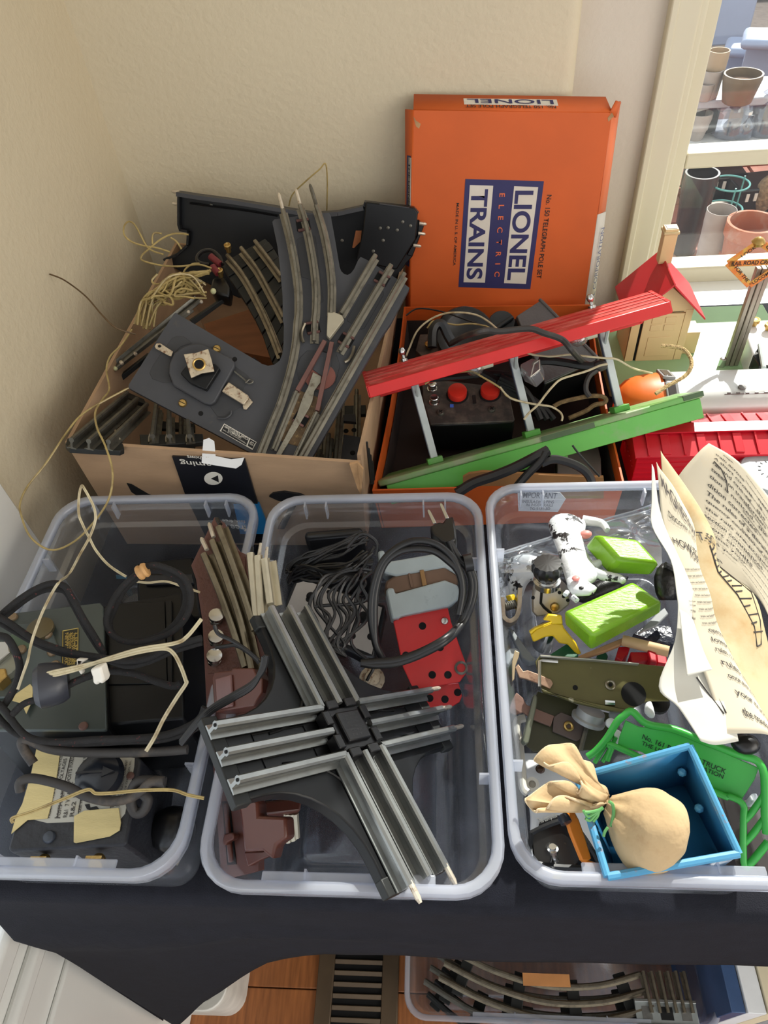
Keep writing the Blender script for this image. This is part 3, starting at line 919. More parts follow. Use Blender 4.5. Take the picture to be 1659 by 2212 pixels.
# dark section and plate glimpsed low at the right of the carton
S4 = Pl((735, 900, 'd', .83), (722, 995, 'd', .80), (790, 960, 'd', .81))
s4 = section('straight_track', 'dark track section glimpsed low inside the right side of the carton', S4,
    [zA((1000, 1090), (950, 1680)), zA((880, 1320), (850, 1680)), zA((775, 1500), (745, 1680))],
    [zA((1050, 1340), (1235, 1370), (1230, 1700), (1010, 1690)), zA((1040, 1120), (1180, 1110), (1190, 1200), (1040, 1190))], tm=SWGREY)
for c in ((1075, 1300), (1165, 1290), (1150, 1545)):
    MB().prism(circle(S4.l(*zA(c)[0], .001), .003), .0006, .001).build('hole', HOLE_SHADE, s4)
wb = Pl((455, 700, 'd', .93), (600, 760, 'd', .88), (470, 760, 'd', .90))
tag(MB().prism(wb.poly([(440, 700), (540, 668), (600, 690), (620, 780), (520, 760), (455, 735)]), -.02, 0).xf(wb.M).build('wooden_block', mat('brown_wood', (128, 80, 48), rough=.7, var=.2, scale=12, stretch=(1, 8, 1))), 'brown wooden block lying deep inside the cardboard carton', 'block')

# ------------------------------------------------------------------ lock-on terminal with two screws
TM = Pl((468, 640, 'd', .85), (500, 640, 'd', .85), (478, 590, 'd', .865))
tmn = thing('terminal_block', 'black terminal block with brass screw posts and dark red wire ends', 'terminal', TM.M)
MB().prism(TM.poly(zD((1125, 800), (1150, 700), (1290, 690), (1345, 800), (1330, 910), (1160, 860))), -.02, .0).build('body', BLKPL, tmn, bev=.003)
for c, h in (((1245, 690), .0), ((1330, 420), .004)):
    q = TM.l(*zD(c)[0], h)
    MB().lathe([(.003, 0), (.003, .006), (.0042, .0062), (.0042, .011), (.003, .0118), (.0022, .0105)], q, seg=14).build('screw_post', BRASS, tmn)
DKRED = mat('dark_red_sleeve', (110, 34, 42), rough=.4, var=.12)
for a, b in (((1130, 470), (1240, 560)), ((1150, 580), (1215, 660))):
    MB().tube([TM.l(*zD(a)[0], .010), TM.l(*zD(b)[0], .008)], .0042, 10).build('wire_sleeve', DKRED, tmn)
MB().tube(spline([TM.l(*zD(p)[0], .008) for p in ((1120, 560), (1010, 540), (985, 480), (1050, 415), (1150, 412), (1230, 480), (1260, 560))], 6), .0024, 8).build('lead', BLKPL, tmn)

# ------------------------------------------------------------------ hank of thin yellowed wire
mb = MB()
rnd = random.Random(3)
def J(a): return (rnd.random()-.5)*2*a
def zdp(x, y, d): 
    q = zD((x, y))[0]
    return PD(q[0], q[1], d)
for i in range(46):
    f = i/45
    dd = .815 + rnd.random()*.03
    st = (320+J(40)+f*160, 1180+J(40)+f*60)
    pts = [zdp(*st, dd), zdp(360+f*180+J(40), 1000+J(40), dd), zdp(480+f*180+J(50), 860+J(70), dd-.008), zdp(680+f*120+J(60), 800+J(110), dd-.014), zdp(860+J(90), 780+J(130), dd), zdp(1000+J(90), 840+J(90), dd+.01)]
    if i % 5 == 1:
        cx_, cy_ = 700+J(220), 830+J(130)
        pts = [zdp(cx_+130*math.cos(a+i)+J(20), cy_+(60+J(30))*math.sin(a+i)+J(20), dd-.012) for a in (0, .9, 1.8, 2.7, 3.6, 4.5)]
    if i % 3 == 0:
        pts = [zdp(1120+J(20), 640+J(30), dd+.01), zdp(950+J(50), 680+J(40), dd), zdp(750+J(50), 720+J(60), dd), zdp(600+J(40), 800+J(50), dd-.01), zdp(570+J(30), 880+J(40), dd), zdp(640+J(60), 960+J(40), dd)]
    mb.tube(spline(pts, 6), .00095+rnd.random()*.0004, 5)
for pts in (((890, 235), (740, 225), (600, 280), (450, 400), (380, 470), (400, 520), (600, 570), (800, 580), (1000, 560), (1140, 600)),
            ((620, 450), (500, 410), (430, 350), (340, 180), (290, 110), (235, 95), (190, 150), (195, 240), (270, 310), (400, 355), (550, 380), (690, 425)),
            ((1010, 548), (930, 556), (850, 620), (825, 720), (850, 800), (880, 870)), ((700, 270), (760, 310), (815, 390)), ((500, 340), (500, 250), (530, 215), (600, 225))):
    mb.tube(spline([zdp(*p, .845) for p in pts], 7), .0011, 6)
tag(mb.build('wire_hank', WIREY), 'tangled hank of thin yellowed wire along the left side of the carton', 'wire')
def wire(name, label, pts, r, m, n=8, cat='wire', group=None, seg=7):
    return tag(MB().tube(wirepts(pts, n), r, seg).build(name, m), label, cat, group)
wire('loose_wire', 'stiff brown wire sticking out past the carton, its tip near the left wall', [(107, 592, 'd', .80), (140, 606, 'd', .80), (185, 640, 'd', .79), (220, 680, 'd', .78), (250, 708, 'd', .78), (293, 722, 'd', .79)], .0009, WIRED)
wire('loose_wire', 'thin wire arching up behind the standing switch by the wall', [(624, 445, 'y', .972), (632, 420, 'y', .97), (660, 392, 'y', .965), (690, 366, 'y', .965), (703, 354, 'y', .967), (707, 390, 'y', .97), (706, 455, 'y', .975)], .0010, WIREY)
wire('loose_wire', 'long thin wire trailing from the carton in a loop over the left tub', [(285, 712, 'd', .80), (262, 745, 'd', .79), (238, 770, 'd', .785), (230, 800, 'd', .78), (236, 840, 'd', .76), (222, 862, 'd', .74), (206, 890, 'd', .71), (210, 925, 'd', .68), (228, 965, 'd', .66), (243, 1020, 'd', .65), (236, 1075, 'd', .65), (205, 1125, 'd', .655), (160, 1170, 'd', .66), (110, 1188, 'd', .665), (66, 1160, 'd', .665), (45, 1110, 'd', .665), (44, 1085, 'd', .67), (60, 1050, 'd', .68), (100, 1000, 'd', .69), (140, 940, 'd', .70), (175, 897, 'd', .715), (225, 866, 'd', .73), (278, 838, 'd', .74)], .0010, WIREY)
z6, z7, z4, z5, z5b = zc(760, 620, 2.592), zc(1260, 620, 4.158), zc(780, 180, 2.676), zc(1200, 0, 3.159), zc(1380, 240, 4.609)
zE, zF, zG, zH, zI = zc(860, 650, 6.381), zc(1080, 640, 6.381), zc(1000, 860, 4.608), zc(1480, 480, 6.911), zc(1460, 760, 6.915)

# ------------------------------------------------------------------ orange box (bottom half)
ob = thing('orange_box', 'orange cardboard box bottom full of controllers, cords and wires', 'box', Mz((.065, .71, .002)))
o0 = V((.065, .71, .002))
zt = .07
q0 = [V((-.074, .540, .003)), V((.190, .545, .003)), V((.202, .885, .003)), V((-.050, .893, .003))]
q1 = [V((-.079, .536, zt)), V((.192, .543, zt-.004)), V((.206, .884, zt)), V((-.053, .895, zt+.002))]
for a, b, nm, inn in ((0, 1, 'front_panel', (0, 1, 0)), (1, 2, 'side_panel', (-1, 0, 0)), (2, 3, 'rear_panel', (0, -1, 0)), (3, 0, 'side_panel', (1, 0, 0))):
    panel(q0[a], q0[b], q1[b], q1[a], nm, inn, th=.0022, m=ORANGE, parent=ob, bow=.004 if nm == 'side_panel' else 0)
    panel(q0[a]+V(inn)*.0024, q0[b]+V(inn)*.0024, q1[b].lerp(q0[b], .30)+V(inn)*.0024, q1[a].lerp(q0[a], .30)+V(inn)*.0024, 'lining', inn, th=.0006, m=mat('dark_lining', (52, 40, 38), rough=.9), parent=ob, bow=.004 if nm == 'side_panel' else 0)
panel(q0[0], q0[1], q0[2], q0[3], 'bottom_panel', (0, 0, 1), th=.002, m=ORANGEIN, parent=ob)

# ------------------------------------------------------------------ the lid, standing behind the box against the wall
LD = Pl((889, 668, 'y', .904), (893, 237, 'y', .957), (1262, 668, 'y', .904))
LDx = Pl((889, 668, 'y', .904), (1262, 668, 'y', .904), (893, 237, 'y', .957))
ld = thing('standing_cover', 'orange box lid with blue and white lettering, standing against the back wall', 'box lid', LDx.M)
L = LDx
TLc, TRc, BRc, BLc = (893, 237), (1322, 243), (1262, 668), (886, 668)
def ext(p, q, k): return (q[0]+(q[0]-p[0])*k, q[1]+(q[1]-p[1])*k)
face = [TLc, TRc, ext(TRc, BRc, .12), ext(TLc, BLc, .12)]
fq = L.poly(face)
MB().prism(fq, -.002, 0).build('face', ORANGE, ld, bev=.0008)
tl, tr, br_, bl_ = fq
def skirt(a, b, c, d, nm, m=ORANGE):
    mb = MB().add([a, b, c, d], [(0, 1, 2, 3)])
    return mb.build(nm, m, ld, solid=.0018)
dep = .030
st_ = [tl+V((.000, .0130, -dep)), tr+V((-.004, .0130, -dep))]
skirt(tl, tr, st_[1], st_[0], 'top_flap')
sl_ = [tl+V((-.010, -.002, -dep*.8)), bl_+V((-.006, 0, -dep*.8))]
skirt(tl, bl_, sl_[1], sl_[0], 'side_flap')
mid = tr.lerp(br_, .42)
sr = [tr+V((.012, .010, -dep*.6)), mid+V((.013, .0, -dep*.6))]
skirt(tr+V((0, -.006, 0)), mid, sr[1], sr[0], 'side_flap', mat('orange_flap_pinkish', (226, 120, 74), rough=.65, var=.06))  # paler, pinkish orange than the rest of the lid
skirt(mid, br_, br_+V((.016, 0, -dep*.45)), mid+V((.013, 0, -dep*.45)), 'side_flap', OFFW)
MB().add([tr+V((-.003, .0, .0005)), tr+V((.004, .012, -.006)), tr+V((.012, .009, -.014)), tr+V((.006, -.006, -.004))], [(0, 1, 2, 3)]).build('torn_corner', ORANGE, ld, solid=.0015)
MB().prism(L.poly(z4((318, 215), (345, 235), (335, 262), (318, 250), (300, 190)), .0003), 0, .0003).build('worn_patch', KRAFTIN, ld, smooth=False)
MB().prism(L.poly(z4((1425, 200), (1450, 170), (1462, 190), (1430, 222)), .0003), 0, .0003).build('worn_patch', KRAFTIN, ld, smooth=False)
def ldflat(name, pts, m, h):
    return MB().prism(L.poly(pts, h), 0, h).build(name, m, ld, smooth=False)
ldflat('logo_field', z4((603, 553), (1057, 566), (978, 1190), (563, 1178)), NAVY, .0004)
ldflat('logo_band', z4((885, 595), (1024, 600), (953, 1160), (826, 1155)), OFFW, .0007)
ldflat('logo_band', z4((629, 588), (764, 592), (716, 1152), (592, 1150)), OFFW, .0007)
def ldtext(s, a, b, hz, m, h=.0010, space=1.0):
    a, b = z4(a, b)
    p, q = L.l(*a, h), L.l(*b, h)
    r = L.l(a[0]+hz/2.676, a[1], h)
    return text(ld, s, p, q, abs((r-p).length), h, m, space=space, bold=.026 if hz > 50 else .012)
ldtext('LIONEL', (891, 620), (843, 1138), 108, NAVY)
ldtext('TRAINS', (638, 612), (608, 1132), 98, NAVY)
ldtext('ELECTRIC', (800, 636), (770, 1118), 32, ORINK, space=2.6)
ldtext('No. 150 TELEGRAPH POLE SET', (1075, 645), (1015, 1128), 28, INKBLK, h=.0006)
ldtext('MADE IN U. S. OF AMERICA', (552, 692), (532, 1054), 15, INKBLK, h=.0006)
# lettering on the top flap (upside down) and the right flap
tf = thing('x', 'x', None)
bpy.data.objects.remove(tf)
def flaptext(s, o_, ux, uy, x0, y0, wd, ht, m, nm='lettering', rect=False):
    n = ux.cross(uy).normalized()
    sg_ = 1 if n.dot(L.M.inverted() @ CAM - o_) > 0 else -1
    Mx = Matrix(((ux.x, uy.x, n.x, o_.x), (ux.y, uy.y, n.y, o_.y), (ux.z, uy.z, n.z, o_.z), (0, 0, 0, 1)))
    if rect:
        ob_ = MB().prism([V((x0, y0)), V((x0+wd, y0)), V((x0+wd, y0+ht)), V((x0, y0+ht))], sg_*.0011, sg_*.0016).build(nm, m, ld, smooth=False)
    else:
        ob_ = text(ld, s, (x0, y0), (x0+wd, y0), ht, sg_*.0022, m)
    ob_.data.transform(Mx)
    return ob_
ux = (tl-tr).normalized()
uy = ((tl+tr)/2 - (st_[0]+st_[1])/2).normalized()
oT = st_[1]
Wt = (tr-tl).length
sc = Wt/429
flaptext('', oT, ux, uy, (1322-1209)*sc-.002, dep*.30, 204*sc, dep*.42, OFFW, 'flap_band', True)
flaptext('LIONEL', oT, ux, uy, (1322-1200)*sc-.002, dep*.36, 188*sc, dep*.30, NAVY)
flaptext('No. 150 TELEGRAPH POLE SET', oT, ux, uy, (1322-1203)*sc-.002, dep*.78, 196*sc, dep*.20, INKBLK)
ux = (br_-mid).normalized()
oR = mid+V((.013, 0, -dep*.45))
uyr = (mid-oR).normalized()
flaptext('LIONEL CORPORATION', br_+V((.015, 0, -dep*.42)), -ux, uyr, .02, .004, .125, .008, mat('faded_blue_ink', (120, 124, 150), rough=.6))
ux = (bl_-tl).normalized()
uyl = (sl_[0]-tl).normalized()
flaptext('', tl, ux, uyl, .052, .004, .14, .012, NAVY, 'flap_band', True)
flaptext('', tl, ux, uyl, .054, .0015, .09, .0085, OFFW, 'flap_band', True)
flaptext('THE LIONEL CORPORATION', tl, ux, -uyl, .06, -.009, .13, .006, INKBLK)

# ------------------------------------------------------------------ push-button controller
BT = Pl((930, 917, .072), (1111, 907, .072), (914, 824, .086))
bt = thing('button_controller', 'dusty black controller box with two red push buttons', 'controller', BT.M)
DUSTB = mat('dusty_black', (62, 57, 54), rough=.6, var=.2, scale=25, rgb2=(116, 102, 90), mix=(.45, .75))
pl_ = BT.poly(z6((440, 768), (400, 640), (392, 545), (420, 525), (520, 522), (850, 560), (880, 590), (912, 740), (905, 750), (700, 760)))
MB().prism(pl_, -.003, 0).build('top_plate', DUSTB, bt, bev=.0012)
MB().prism([V((p.x, p.y)) for p in pl_], -.055, -.003).build('body', BLKPL, bt, bev=.002)
BTNR = mat('red_button', (222, 52, 38), rough=.38, var=.05)
for c in ((815, 1300), (1265, 1275)):
    q = BT.l(*zE(c)[0], 0)
    MB().lathe([(.0135, -.001), (.0135, .0005), (.0128, .001)], q, seg=24).build('button_well', HOLE_SHADE, bt)
    MB().lathe([(.0112, 0), (.0116, .008), (.0108, .0098), (.009, .0104)], q, seg=24).build('push_button', BTNR, bt)
for c in ((470, 1210), (498, 1400)):
    q = BT.l(*zE(c)[0], 0)
    MB().lathe([(.0062, 0), (.0062, .001), (.005, .0012), (.005, .006), (.0048, .0065), (.0052, .007), (.0052, .0098), (.0045, .0105), (.002, .0100)], q, seg=16).build('binding_post', CHROME, bt)
for c in ((585, 1545), (1290, 1500)):
    q = BT.l(*zE(c)[0], 0)
    slot_screw(bt, q, .0046, 0, RAILD)
    for a in (.6, 2.17):
        MB().box(q+V((0, 0, .0033)), (.005, .0009, .0006), Matrix.Rotation(a, 3, 'Z')).build('screw_slot', HOLE_SHADE, bt)
q = BT.l(*zE((1050, 1360))[0], 0)
MB().box(q+V((0, 0, .0006)), (.004, .012, .0012)).build('label_slot', INKBLK, bt)
text(bt, 'UNLOAD', BT.l(*zE((960, 1215))[0]), BT.l(*zE((995, 1400))[0]), .0030, .0006, RAILD)
text(bt, 'UNCOUPLE', BT.l(*zE((1065, 1230))[0]), BT.l(*zE((1105, 1390))[0]), .0030, .0006, RAILD)
part(MB().prism(BT.poly(zE((715, 1430), (765, 1430), (765, 1470), (715, 1470))), 0, .0008).build('indicator', mat('blue_dot', (70, 110, 210), rough=.4), bt), 'small blue spot')

# ------------------------------------------------------------------ grey crackle metal transformer box
GB = Pl((1176, 830, .088), (1299, 775, .088), (1114, 682, .112))
gb = thing('metal_case', 'grey crackle finish metal case tilted in the orange box', 'metal case', GB.M)
GRCR = mat('grey_crackle', (84, 84, 86), rough=.55, var=.1, scale=30, bump=.0006, bscale=260)
tq = GB.poly([(1176, 830), (1299, 775), (1171, 645), (1114, 682)])
MB().prism(tq, -.065, 0).build('body', BLKPL, gb, bev=.003)
MB().prism([p + (sum(tq, V())/4-p)*.03 for p in tq], -.002, .0012).build('cover', GRCR, gb, bev=.001)
a, b = tq[1].lerp(tq[0], .06), tq[2].lerp(tq[3], .10)
MB().tube([a+V((0, 0, .001)), b+V((0, 0, .001))], .0022, 8).build('rolled_edge', GRCR, gb)
# dusty bracket, round lamp housing, knob
DB = Pl((906, 760, .058), (1000, 750, .058), (908, 715, .064))
dbk = thing('relay_plate', 'dusty dark plate with a screw post beside the lamp housing', 'plate', DB.M)
MB().prism(DB.poly(zE((300, 460), (560, 450), (600, 760), (330, 760), (240, 680))), -.03, 0).build('plate', DUSTB, dbk, bev=.001)
q = DB.l(*zE((430, 640))[0], 0)
MB().lathe([(.004, 0), (.004, .004), (.006, .0045), (.006, .007), (.004, .008), (.002, .0075)], q, seg=14).build('screw_post', BRASS, dbk)
LH = Pl((1000, 745, .085), (1050, 735, .085), (1010, 715, .095))
lh = thing('lamp_housing', 'round glossy black lamp housing under the red roof', 'lamp', LH.M)
q = LH.l(*zE((930, 480))[0], 0)
MB().lathe([(.006, -.04), (.024, -.036), (.036, -.02), (.040, 0), (.038, .003), (.033, .004), (.028, .002), (.018, -.004)], q, seg=28).build('shell', BLKPL, lh)
part(MB().prism([q+V((x, y, 0)) for x, y in ((-.01, -.03), (.014, -.03), (.014, -.018), (-.01, -.018))], .004, .0048).build('label', mat('dull_label', (120, 112, 96), rough=.6), lh), 'worn paper label')
KN = Pl((1060, 715, .07), (1100, 712, .07), (1065, 690, .08))
kn = thing('rheostat', 'black round knob with a raised grip, behind the lamp housing', 'knob', KN.M)
q = KN.l(*zE((1420, 340))[0], 0)
MB().lathe([(.016, -.03), (.017, 0), (.0185, .001), (.0185, .006), (.0175, .008), (.008, .0085)], q, seg=24).build('dial', mat('dark_knob', (44, 48, 52), rough=.45), kn)
MB().box(q+V((.002, -.001, .012)), (.030, .006, .009), Matrix.Rotation(.55, 3, 'Z')).build('grip', mat('dark_knob', (44, 48, 52)), kn, bev=.002)
# brown card insert and grey plate in the front of the box
BC = Pl((1000, 1035, .080), (1300, 1036, .075), (1000, 1062, .060))
tag(MB().prism(BC.poly(zG((0, 790), (60, 755), (200, 735), (420, 748), (900, 770), (1400, 790), (1405, 850), (1400, 1000), (0, 1000))), -.003, 0).xf(BC.M).build('card_insert', mat('brown_card', (150, 106, 62), rough=.85, var=.1, scale=20)), 'brown card flap standing at the front of the orange box', 'card')
GP = Pl((1180, 1020, .045), (1300, 1025, .045), (1250, 950, .045))
tag(MB().prism(GP.poly(zG((940, 740), (930, 500), (1150, 400), (1320, 360), (1375, 600), (1380, 790), (1150, 770))), -.02, 0).xf(GP.M).build('steel_plate', mat('mauve_grey_plate', (128, 112, 112), rough=.45, var=.12, rgb2=(150, 130, 112), mix=(.6, .8)), bev=.001), 'dull grey plate lying flat below the green platform', 'plate')
TAGP = Pl((1124, 1085, 'y', .502), (1202, 1085, 'y', .502), (1126, 1064, 'y', .504))
tg = thing('paper_slip', 'printed paper slip behind the right tub headed IMPORTANT', 'paper', TAGP.M)
MB().prism(TAGP.poly([(1118, 1060), (1210, 1064), (1222, 1078), (1205, 1106), (1120, 1104)]), -.0006, 0).build('sheet', PAPERW, tg, smooth=False)
text(tg, 'IMPORTANT', TAGP.l(1126, 1075), TAGP.l(1202, 1077), .0075, .0004, mat('grey_ink', (96, 98, 110)))
text(tg, 'INSULATING PINS', TAGP.l(1128, 1086), TAGP.l(1196, 1087), .0038, .0004, mat('grey_ink', (96, 98, 110)))
text(tg, 'IN INSIDE RAILS', TAGP.l(1136, 1093), TAGP.l(1194, 1094), .0036, .0004, mat('grey_ink', (96, 98, 110)))
text(tg, 'TG-5131-3D', TAGP.l(1144, 1101), TAGP.l(1188, 1101), .0036, .0004, mat('grey_ink', (96, 98, 110)))

# ------------------------------------------------------------------ station platform lying tilted across the box
PR = ((.967, -.093, -.238), (.224, .758, .612), (.124, -.645, .754))
PF = Fr((-.067, .578, .049), PR)
pf = thing('station_platform', 'toy station platform with red roof and green base lying across the orange box', 'toy platform', PF.M)
x0, x1 = -.014, .358
def xbox(name, x0, x1, y0, y1, z0, z1, m, bev=.0008, par=None):
    return MB().box(((x0+x1)/2, (y0+y1)/2, (z0+z1)/2), (x1-x0, y1-y0, z1-z0)).build(name, m, par or pf, bev=bev)
MB().prism([V((x0, .036)), V((x0+.006, .040)), V((x1, .040)), V((x1, -.034)), V((x0+.016, -.037)), V((x0+.004, -.030))], -.0065, 0).build('base_top', GRNDUST, pf, bev=.0015)
xbox('base_skirt', x0+.012, x1-.004, -.0345, .034, -.0285, -.0065, GRNPLAT)
xbox('base_foot', .145, .200, -.031, .02, -.0315, -.0285, GRNPLAT, .0005)
part(MB().prism([V((.175, -.0372)), V((.235, -.0372)), V((.228, -.0382)), V((.18, -.0382))], -.0062, -.0004).build('paint_chip', mat('chip_dark', (70, 92, 62), rough=.6), pf), 'bare patch where the green paint has chipped')
xbox('paint_chip', x1-.022, x1+.0006, -.0348, -.02, -.005, .0004, mat('chip_dark', (70, 92, 62)), 0)
HP, WR, RZ = .101, .085, .020
xr0, xr1 = .0065, .3405
mb = MB()
prof = [(-WR/2, HP-.002), (-WR/2, HP+.0015), (0, HP+RZ), (WR/2, HP+.0015), (WR/2, HP-.002), (0, HP+RZ-.005)]
mb.loft([[V((x, y, z)) for y, z in prof] for x in (xr0, xr1)])
mb.build('roof', REDROOF, pf, bev=.0006)
for k in range(1, 5):
    for s_ in (-1, 1):
        y = s_*WR/2*k/5.2
        z = HP+.0015+(RZ-.0015)*(1-k/5.2)
        MB().tube([V((xr0, y, z)), V((xr1, y, z))], .0011, 5).build('roof_batten', REDROOF, pf)
for xe, sg in ((xr0, 1), (xr1, -1)):
    MB().loft([[V((xe+sg*d_, y, z)) for y, z in ((-WR/2, HP-.010), (-WR/2, HP+.002), (0, HP+RZ+.0008), (WR/2, HP+.002), (WR/2, HP-.010), (0, HP+RZ-.016))] for d_ in (-.001, .003)]).build('roof_end', REDMET, pf)
for s_ in (-1, 1):
    xbox('fascia', xr0, xr1, s_*WR/2-.0012, s_*WR/2+.0012, HP-.011, HP+.0015, REDMET)
for xp in (.059, .1735, .2776):
    po = xbox('post', xp-.0042, xp+.0042, -.0042, .0042, .006, HP+.008, ALUP)
    xbox('post_stripe', xp-.0046, xp-.0040, -.0026, .0026, .01, HP, mat('post_blue', (88, 104, 128), rough=.4, metal=.4, var=.2, rgb2=(60, 66, 76)), 0, par=pf)
    xbox('post_foot', xp-.009, xp+.009, -.009, .009, 0, .007, GRNPLAT)
    for s_ in (-1, 1):
        MB().tube([V((xp, s_*.003, HP-.022)), V((xp+.001, s_*.022, HP-.006)), V((xp+.001, s_*.022, HP+.004))], .0022, 6).build('bracket', ALUP, pf)
        MB().lathe([(.003, 0), (.003, .004), (.002, .006)], (xp+.001, s_*.022, HP-.008), seg=10).build('nut', CHROME, pf)
for xp in (.059, .2776):
    MB().lathe([(.0042, 0), (.0042, .003), (.002, .004), (.0018, .007), (.0035, .009), (.0042, .012), (.003, .0152), (.001, .016)], (xp-.004, .001, HP+RZ-.001), seg=14).build('finial', CHROME, pf)
for xp in (.135, .255):
    MB().tube([V((xp, -.006, HP-.008)), V((xp+.014, -.006, HP-.008))], .0055, 12).build('lamp_socket', mat('socket_cream', (196, 196, 176), rough=.5), pf)
    MB().sphere((xp-.006, -.006, HP-.010), .008, 14, 9, (1.3, 1, 1)).build('bulb', clear('bulb_glass', (245, 245, 240), haze=.12, gloss=.3, rough=.05), pf)
# lens cube
LC = Pl((1124, 800, 'd', .80), (1160, 790, 'd', .79), (1128, 780, 'd', .81))
lc = thing('lens_cap', 'small clear plastic lens cube below the red roof', 'lens', LC.M)
MB().prism(LC.poly(zF((278, 935), (440, 850), (545, 880), (548, 1010), (430, 1115), (275, 1035))), -.016, 0).build('shell', clear('lens_plastic', (240, 244, 246), haze=.2, gloss=.3, rough=.06), lc, bev=.0015)
MB().tube([LC.l(*zF(p)[0], .0005) for p in ((545, 880), (470, 930), (425, 1110), (548, 1010))], .0007, 5, closed=True).build('edge', OFFW, lc)

# ------------------------------------------------------------------ cords and wires in and around the orange box
wire('grey_cable', 'dark grey cord running over the red platform roof', [(975, 742, 'd', .83), (1000, 728, 'd', .80), (1030, 718, 'd', .742), (1055, 714, 'd', .742), (1080, 716, 'd', .742), (1125, 711, 'd', .742), (1150, 711, 'd', .742), (1175, 720, 'd', .742), (1214, 734, 'd', .742), (1237, 759, 'd', .742), (1257, 780, 'd', .80), (1275, 789, 'd', .815), (1292, 789, 'd', .82)], .0034, CORDG, cat='cord')
wire('lamp_wire', 'tan twin wire arching inside the back of the orange box', [zE((110, 760))[0]+('d', .85), zE((160, 640))[0]+('d', .86), zE((260, 420))[0]+('d', .87), zE((420, 270))[0]+('d', .88), zE((620, 180))[0]+('d', .88), zE((850, 160))[0]+('d', .88), zE((1080, 195))[0]+('d', .88), zE((1250, 290))[0]+('d', .87), zE((1390, 410))[0]+('d', .87)], .0012, WIREW)
wire('lamp_wire', 'brown wire lying behind the round lamp housing', [zE((400, 375))[0]+('d', .88), zE((480, 280))[0]+('d', .88), zE((620, 300))[0]+('d', .88), zE((800, 330))[0]+('d', .88), zE((1000, 315))[0]+('d', .88), zE((1200, 345))[0]+('d', .88), zE((1280, 390))[0]+('d', .88)], .0011, WIREY)
wire('thin_lead', 'thin black lead along the back wall of the orange box', [zE((110, 200))[0]+('d', .91), zE((240, 115))[0]+('d', .91), zE((400, 110))[0]+('d', .91), zE((650, 160))[0]+('d', .91), zE((850, 230))[0]+('d', .905), zE((1080, 310))[0]+('d', .90)], .0010, CORDR)
for lab, pts, r in (('black cable loop standing beside the lamp housing', ((470, 640), (480, 420), (540, 320), (620, 340), (690, 480), (760, 600)), .006),
                    ('black flat cable crossing above the red buttons', ((420, 1080), (620, 1060), (900, 1040), (1200, 1010), (1450, 1010), (1659, 1060)), .004),
                    ('black cable sweeping down right of the red buttons', ((700, 950), (900, 880), (1100, 960), (1350, 1100), (1520, 1240), (1700, 1330)), .0055)):
    wire('power_cable', lab, [zE(p)[0]+('d', .842) for p in pts], r, CORDR, cat='cable')
wire('power_cable', 'pair of black cables under the tan wire by the grey case', [zF(p)[0]+('d', .80) for p in ((540, 890), (700, 890), (900, 915), (1100, 950), (1280, 960))], .0048, CORDR, cat='cable')
for i, off in enumerate((0, 30, 60)):
    wire('power_cable', ('innermost', 'middle', 'outermost')[i]+' of three black cables curving beside the middle post', [zF(p)[0]+('d', .83+.004*i) for p in ((0-off, 1110+off*1.5), (150-off*.6, 1180+off), (300-off*.3, 1260+off), (420, 1400), (500+off*2, 1560), (560+off*3, 1700))], .0042, CORDR, cat='cable')
wire('lamp_wire', 'tan wire curving down from the cord knot past the middle post', [zF(p)[0]+('d', .775) for p in ((1480, 935), (1380, 955), (1200, 1030), (1000, 1090), (830, 1150), (720, 1250), (620, 1370), (520, 1500), (400, 1610), (330, 1700))], .0013, WIREW)
wire('lamp_wire', 'tan wire crossing the grey case towards the passenger car', [zF((370, 780))[0]+('d', .80), zF((480, 810))[0]+('d', .80), zF((700, 830))[0]+('d', .795), zF((960, 805))[0]+('d', .79), zF((1200, 830))[0]+('d', .79), zF((1460, 855))[0]+('d', .79), z7((300, 650))[0]+('d', .79), z7((450, 730))[0]+('d', .80), z7((620, 775))[0]+('d', .81)], .0012, WIREW)
wire('lamp_wire', 'tan wire looping low in front of the black cables', [zF(p)[0]+('d', .80) for p in ((0, 1250), (80, 1350), (180, 1420), (380, 1470), (560, 1500), (700, 1520), (820, 1590), (860, 1660), (850, 1720))], .0012, WIREW)
wire('lamp_wire', 'tan wire crossing just above the left red button', [zE(p)[0]+('d', .80) for p in ((370, 1145), (480, 1070), (620, 1010), (800, 985), (990, 970), (1060, 990), (1180, 1060), (1320, 1140), (1430, 1220), (1500, 1310), (1640, 1370))], .0011, WIREY)
wire('frayed_cable', 'stiff olive cord hanging from the knot in a crescent', [zF(p)[0]+('d', .80) for p in ((1350, 960), (1330, 1020), (1240, 1090), (1190, 1200), (1190, 1310), (1240, 1380))], .0030, CORDG, cat='cord')
wire('frayed_cable', 'frayed brown cord lying in a loop above the green platform', [zF(p)[0]+('d', .805) for p in ((740, 1520), (850, 1460), (1050, 1410), (1250, 1375), (1400, 1380), (1460, 1420), (1430, 1470), (1300, 1500), (1200, 1570), (1050, 1640), (950, 1680))], .0026, mat('frayed_brown', (108, 88, 58), rough=.95, var=.35, scale=200, bump=.001, bscale=600), cat='cord')
tag(MB().sphere(PD(*zF((1375, 960))[0], .80), .0075, 12, 8, (1.2, .9, .8)).build('cord_knot', CORDG), 'grey knot where the cords join right of the grey case', 'knot')
